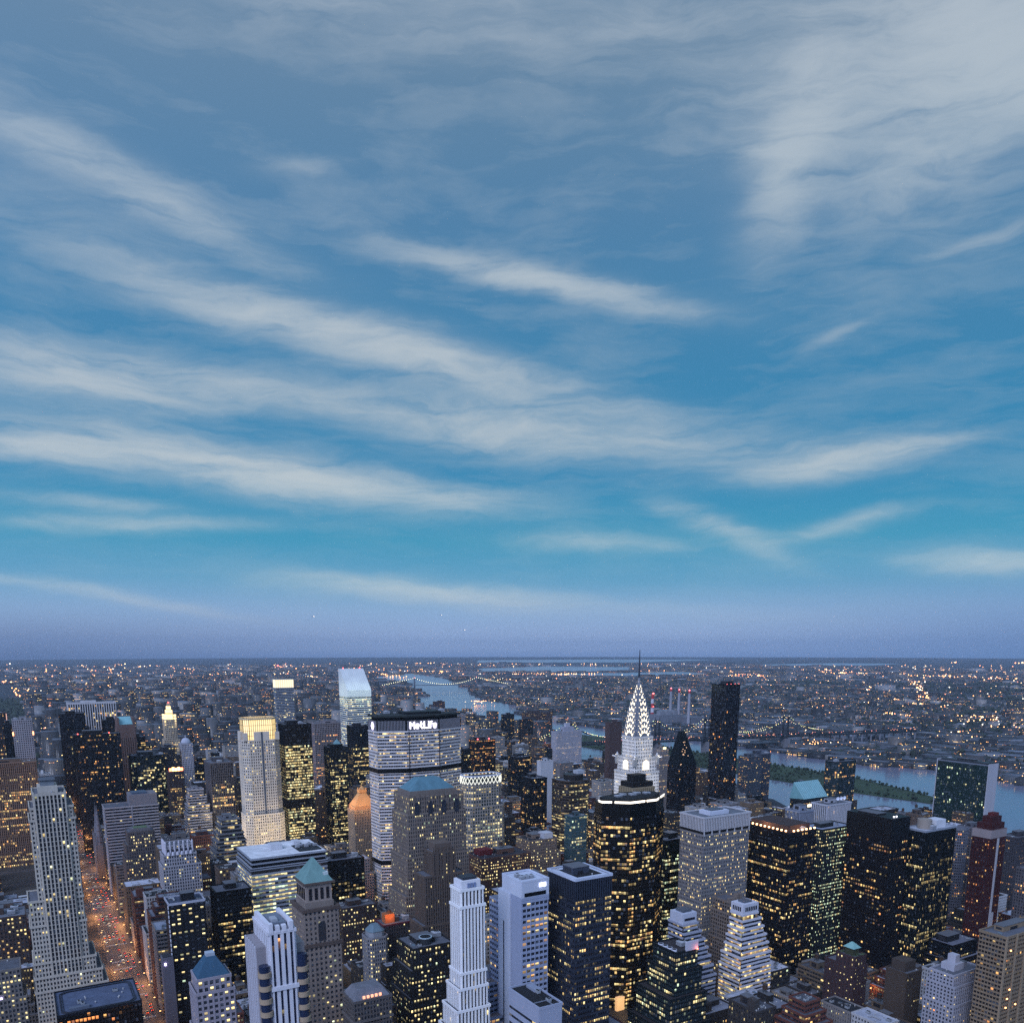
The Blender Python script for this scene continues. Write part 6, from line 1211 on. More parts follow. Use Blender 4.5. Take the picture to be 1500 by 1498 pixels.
(816.2, 838.4, 926.8, 953.7, 81.0, 0, 5, 'tall dark brick building with a bare dark roof, in front of the black pointed tower'),
(246.9, 280.3, 875.1, 902.0, 102.2, 1, 5, 'tall brown brick building with a bare dark roof, left of the finned-attic dark block'),
(765.9, 797.9, 1007.2, 1034.1, 85.5, 0, 0, 'flat-roofed tall dark brick building, right of the drum-topped banded tower'),
(1137.1, 1173.1, 1248.4, 1275.3, 85.3, 1, 3, 'tall brown brick building with a tall roof box, right of the black pointed tower'),
(88.4, 109.6, 1035.9, 1048.9, 55.4, 1, 5, 'mid-rise brown brick building with a bare dark roof, in front of the green-panel block'),
(1104.9, 1143.6, 1518.3, 1545.2, 65.3, 1, 3, 'mid-rise brown brick building with a tall roof box, right of the blank white slab'),
(1137.4, 1165.7, 1811.2, 1835.1, 70.7, 1, 5, 'tall brown brick building with a bare dark roof, behind the blank white slab'),
(911.3, 935.3, 1328.8, 1355.7, 81.5, 0, 0, 'flat-roofed tall dark brick building, right of the blank white slab'),
(1131.9, 1170.0, 1897.6, 1921.5, 66.4, 4, 5, 'mid-rise pale stone building with a bare dark roof, left of the blank white slab'),
(1145.2, 1171.2, 1972.0, 1998.9, 69.5, 0, 0, 'flat-roofed mid-rise dark brick building, left of the blank white slab'),
(88.4, 111.5, 1116.3, 1143.2, 53.1, 7, 4, 'mid-rise tan brick building with a pale flat roof, left of the green-panel block'),
(88.4, 118.1, 1168.0, 1181.1, 44.0, 0, 5, 'mid-rise dark brick building with a bare dark roof, right of the slender limestone tower'),
(246.9, 282.3, 1130.2, 1143.2, 104.0, 4, 4, 'tall pale stone building with a pale flat roof, behind the banded terraced building'),
(-45.3, -13.1, 1007.2, 1034.1, 48.9, 1, 3, 'mid-rise brown brick building with a tall roof box, behind the brown orange-windowed block'),
(-57.6, -18.1, 1087.6, 1114.5, 38.4, 0, 1, 'mid-rise dark brick building with a rooftop water tank, behind the brown orange-windowed block'),
(88.4, 118.8, 1342.7, 1355.7, 27.1, 1, 4, 'low brown brick building with a pale flat roof, left of the green-panel block'),
(984.8, 995.4, 1007.2, 1034.1, 74.2, 0, 4, 'tall dark brick building with a pale flat roof, right of the black pointed tower'),
(168.7, 202.3, 1277.1, 1304.0, 62.9, 2, 3, 'mid-rise red-brown brick building with a tall roof box, in front of the red-sign tower'),
(205.9, 213.1, 524.8, 551.7, 71.4, 1, 0, 'flat-roofed tall brown brick building, right of the mansard-roofed building'),
(915.3, 936.6, 875.1, 902.0, 65.3, 5, 3, 'mid-rise white brick building with a tall roof box, left of the sloped teal roof'),
(430.1, 452.3, 1342.7, 1355.7, 96.5, 1, 5, 'tall brown brick building with a bare dark roof, right of the yellow-lit black slab'),
(787.9, 815.3, 1087.6, 1114.5, 76.2, 2, 0, 'flat-roofed tall red-brown brick building, right of the drum-topped banded tower'),
(1019.0, 1053.0, 926.8, 953.7, 59.7, 0, 0, 'flat-roofed mid-rise dark brick building, left of the sloped teal roof'),
(555.8, 570.3, 364.0, 390.9, 37.0, 1, 0, 'flat-roofed mid-rise brown brick building, in front of the tan-brown arched block'),
(1041.2, 1065.1, 1730.8, 1757.7, 77.0, 5, 3, 'tall white brick building with a tall roof box, left of the blank white slab'),
(1104.9, 1126.9, 691.6, 715.5, 77.3, 1, 3, 'tall brown brick building with a tall roof box, left of the grey rectangular tower'),
(18.2, 54.1, 1357.5, 1384.4, 69.8, 7, 2, 'mid-rise tan brick building with stepped terraces, left of the pale-banded slab'),
(305.6, 329.4, 1518.3, 1545.2, 120.4, 4, 1, 'tall pale stone building with a rooftop water tank, right of the dark striped tower'),
(408.9, 438.1, 1972.0, 1998.9, 77.5, 7, 0, 'flat-roofed tall tan brick building, behind the dark striped tower'),
(668.9, 705.3, 1168.0, 1194.9, 53.7, 2, 4, 'mid-rise red-brown brick building with a pale flat roof, right of the lattice-crowned tower'),
(139.6, 168.1, 926.8, 953.7, 55.0, 1, 0, 'flat-roofed mid-rise brown brick building, right of the scalloped-crown building'),
(246.9, 259.6, 605.2, 629.1, 25.8, 7, 4, 'low tan brick building with a pale flat roof, right of the mansard-roofed building'),
(668.9, 683.2, 473.1, 500.0, 19.7, 7, 1, 'low tan brick building with a rooftop water tank, right of the plum-brown block'),
(1163.7, 1195.0, 2052.4, 2079.3, 86.1, 0, 1, 'tall dark brick building with a rooftop water tank, left of the blank white slab'),
(1163.6, 1203.8, 846.4, 873.3, 63.5, 7, 2, 'mid-rise tan brick building with stepped terraces, right of the white block with dishes'),
(1166.5, 1185.9, 1811.2, 1835.1, 65.8, 6, 3, 'mid-rise charcoal glass building with a tall roof box, behind the blank white slab'),
(1104.9, 1136.8, 1087.6, 1114.5, 59.1, 5, 0, 'flat-roofed mid-rise white brick building, right of the black pointed tower'),
(192.3, 213.1, 1409.2, 1436.1, 58.3, 7, 0, 'flat-roofed mid-rise tan brick building, in front of the red-sign tower'),
(340.8, 361.1, 1836.9, 1860.8, 110.1, 5, 5, 'tall white brick building with a bare dark roof, right of the gold-lit limestone tower'),
(600.9, 624.0, 444.4, 471.3, 41.2, 0, 4, 'mid-rise dark brick building with a pale flat roof, behind the plum-brown block'),
(246.9, 273.0, 1357.5, 1384.4, 71.8, 3, 4, 'tall grey stone building with a pale flat roof, left of the banded terraced building'),
(668.9, 695.0, 1116.3, 1143.2, 49.0, 1, 0, 'flat-roofed mid-rise brown brick building, right of the lattice-crowned tower'),
(1144.7, 1175.4, 766.0, 792.9, 68.6, 3, 1, 'mid-rise grey stone building with a rooftop water tank, right of the white block with dishes'),
(1135.1, 1157.0, 1570.0, 1596.9, 64.3, 0, 1, 'mid-rise dark brick building with a rooftop water tank, right of the blank white slab'),
(668.9, 684.7, 524.8, 537.9, 13.2, 6, 3, 'low charcoal glass building with a tall roof box, left of the plum-brown block'),
(1249.6, 1258.1, 794.7, 821.6, 65.3, 0, 0, 'flat-roofed mid-rise dark brick building, left of the thin green-glass slab'),
(1.9, 40.0, 1035.9, 1062.8, 41.4, 1, 0, 'flat-roofed mid-rise brown brick building, right of the slender limestone tower'),
(246.9, 273.5, 1679.1, 1692.2, 123.5, 0, 4, 'tall dark brick building with a pale flat roof, right of the green curved-front tower'),
(561.1, 593.5, 473.1, 500.0, 24.4, 7, 0, 'flat-roofed low tan brick building, left of the plum-brown block'),
(937.4, 973.5, 875.1, 902.0, 67.8, 1, 2, 'mid-rise brown brick building with stepped terraces, left of the sloped teal roof'),
(963.0, 991.7, 1035.9, 1062.8, 68.6, 7, 2, 'mid-rise tan brick building with stepped terraces, right of the black pointed tower'),
(994.2, 1018.5, 1730.8, 1757.7, 65.7, 6, 2, 'mid-rise charcoal glass building with stepped terraces, left of the blank white slab'),
(1182.7, 1213.5, 1836.9, 1860.8, 75.5, 2, 2, 'tall red-brown brick building with stepped terraces, behind the blank white slab'),
(785.6, 798.6, 473.1, 500.0, 42.4, 2, 1, 'mid-rise red-brown brick building with a rooftop water tank, behind the low dark podium'),
(193.7, 213.1, 605.2, 629.1, 47.1, 0, 1, 'mid-rise dark brick building with a rooftop water tank, left of the mansard-roofed building'),
(346.9, 361.1, 444.4, 471.3, 50.9, 2, 0, 'flat-roofed mid-rise red-brown brick building, left of the dark green stepped block'),
(600.2, 631.1, 392.7, 419.6, 26.6, 7, 5, 'low tan brick building with a bare dark roof, behind the tan-brown arched block'),
(1104.9, 1134.3, 1570.0, 1596.9, 45.1, 3, 2, 'mid-rise grey stone building with stepped terraces, right of the blank white slab'),
(31.0, 54.1, 2000.7, 2027.6, 62.6, 5, 3, 'mid-rise white brick building with a tall roof box, left of the broad black tower'),
(408.9, 436.1, 846.4, 873.3, 75.0, 0, 5, 'tall dark brick building with a bare dark roof, left of the long red-brown block'),
(768.5, 807.2, 1328.8, 1355.7, 68.4, 0, 2, 'mid-rise dark brick building with stepped terraces, right of the lattice-crowned tower'),
(1047.9, 1065.1, 1035.9, 1062.8, 81.8, 4, 3, 'tall pale stone building with a tall roof box, right of the black pointed tower'),
(1058.1, 1065.1, 1087.6, 1114.5, 75.9, 0, 4, 'tall dark brick building with a pale flat roof, left of the black monolith'),
(1058.0, 1065.1, 1437.9, 1464.8, 76.0, 0, 5, 'tall dark brick building with a bare dark roof, right of the blank white slab'),
(262.1, 276.5, 1196.7, 1223.6, 102.1, 0, 3, 'tall dark brick building with a tall roof box, left of the gold-crowned tower'),
(246.9, 266.9, 1409.2, 1436.1, 79.3, 7, 0, 'flat-roofed tall tan brick building, right of the red-sign tower'),
(343.8, 361.1, 1811.2, 1835.1, 106.2, 6, 5, 'tall charcoal glass building with a bare dark roof, behind the dark striped tower'),
(1150.9, 1175.6, 691.6, 715.5, 69.0, 6, 4, 'mid-rise charcoal glass building with a pale flat roof, behind the grey rectangular tower'),
(122.3, 145.2, 794.7, 821.6, 86.8, 3, 5, 'tall grey stone building with a bare dark roof, left of the brown-black ribbon-windowed block'),
(333.9, 361.1, 1759.5, 1786.4, 102.2, 7, 2, 'tall tan brick building with stepped terraces, behind the dark striped tower'),
(1144.4, 1179.8, 1518.3, 1545.2, 87.4, 6, 0, 'flat-roofed tall charcoal glass building, right of the blank white slab'),
(608.3, 631.1, 1035.9, 1062.8, 54.5, 2, 0, 'flat-roofed mid-rise red-brown brick building, left of the tan brick block'),
(193.5, 213.1, 1328.8, 1355.7, 59.1, 7, 1, 'mid-rise tan brick building with a rooftop water tank, in front of the red-sign tower'),
(296.0, 334.4, 1035.9, 1062.8, 65.4, 0, 4, 'mid-rise dark brick building with a pale flat roof, left of the finned-attic dark block'),
(324.8, 355.1, 1897.6, 1921.5, 95.1, 3, 3, 'tall grey stone building with a tall roof box, right of the gold-lit limestone tower'),
(828.2, 851.1, 1116.3, 1143.2, 69.8, 4, 3, 'mid-rise pale stone building with a tall roof box, right of the drum-topped banded tower'),
(829.1, 851.1, 1409.2, 1436.1, 86.2, 6, 3, 'tall charcoal glass building with a tall roof box, left of the blank white slab'),
(1142.4, 1180.2, 1650.4, 1677.3, 46.3, 0, 4, 'mid-rise dark brick building with a pale flat roof, right of the blank white slab'),
(914.2, 949.2, 1168.0, 1194.9, 69.6, 7, 5, 'mid-rise tan brick building with a bare dark roof, right of the drum-topped banded tower'),
(1216.0, 1248.5, 1650.4, 1677.3, 57.2, 4, 4, 'mid-rise pale stone building with a pale flat roof, right of the blank white slab'),
(536.9, 560.7, 794.7, 807.8, 66.5, 0, 3, 'mid-rise dark brick building with a tall roof box, right of the tan brick block'),
(246.9, 266.8, 1248.4, 1275.3, 105.4, 1, 0, 'flat-roofed tall brown brick building, right of the dark striped tower'),
(587.0, 631.1, 1087.6, 1114.5, 106.5, 4, 2, 'tall pale stone building with stepped terraces, right of the lattice-crowned tower'),
(815.3, 832.7, 473.1, 500.0, 29.2, 4, 0, 'flat-roofed low pale stone building, behind the low dark podium'),
(926.7, 947.9, 955.5, 982.4, 48.4, 3, 0, 'flat-roofed mid-rise grey stone building, right of the black pointed tower'),
(10.0, 47.5, 1168.0, 1194.9, 8.0, 2, 5, 'low red-brown brick building with a bare dark roof, right of the slender limestone tower'),
(18.0, 44.2, 2081.1, 2108.0, 57.6, 3, 0, 'flat-roofed mid-rise grey stone building, left of the broad black tower'),
(1243.3, 1258.1, 766.0, 792.9, 70.6, 5, 4, 'tall white brick building with a pale flat roof, left of the thin green-glass slab'),
(1140.8, 1173.1, 1598.7, 1625.6, 55.9, 4, 2, 'mid-rise pale stone building with stepped terraces, right of the blank white slab'),
(325.5, 347.8, 794.7, 821.6, 51.1, 6, 1, 'mid-rise charcoal glass building with a rooftop water tank, behind the red-trimmed block'),
(439.1, 469.9, 1409.2, 1436.1, 83.4, 2, 4, 'tall red-brown brick building with a pale flat roof, right of the yellow-lit black slab'),
(408.9, 435.3, 1897.6, 1921.5, 72.7, 1, 4, 'tall brown brick building with a pale flat roof, right of the dark striped tower'),
(88.4, 129.3, 1730.8, 1743.8, 100.8, 7, 3, 'tall tan brick building with a tall roof box, left of the broad black tower'),
(704.0, 739.9, 1087.6, 1114.5, 40.4, 1, 4, 'mid-rise brown brick building with a pale flat roof, behind the tan brick block'),
(1209.9, 1237.7, 1116.3, 1129.3, 29.7, 7, 3, 'low tan brick building with a tall roof box, left of the sloped teal roof'),
(1200.5, 1241.6, 1897.6, 1921.5, 66.8, 7, 2, 'mid-rise tan brick building with stepped terraces, behind the blank white slab')]
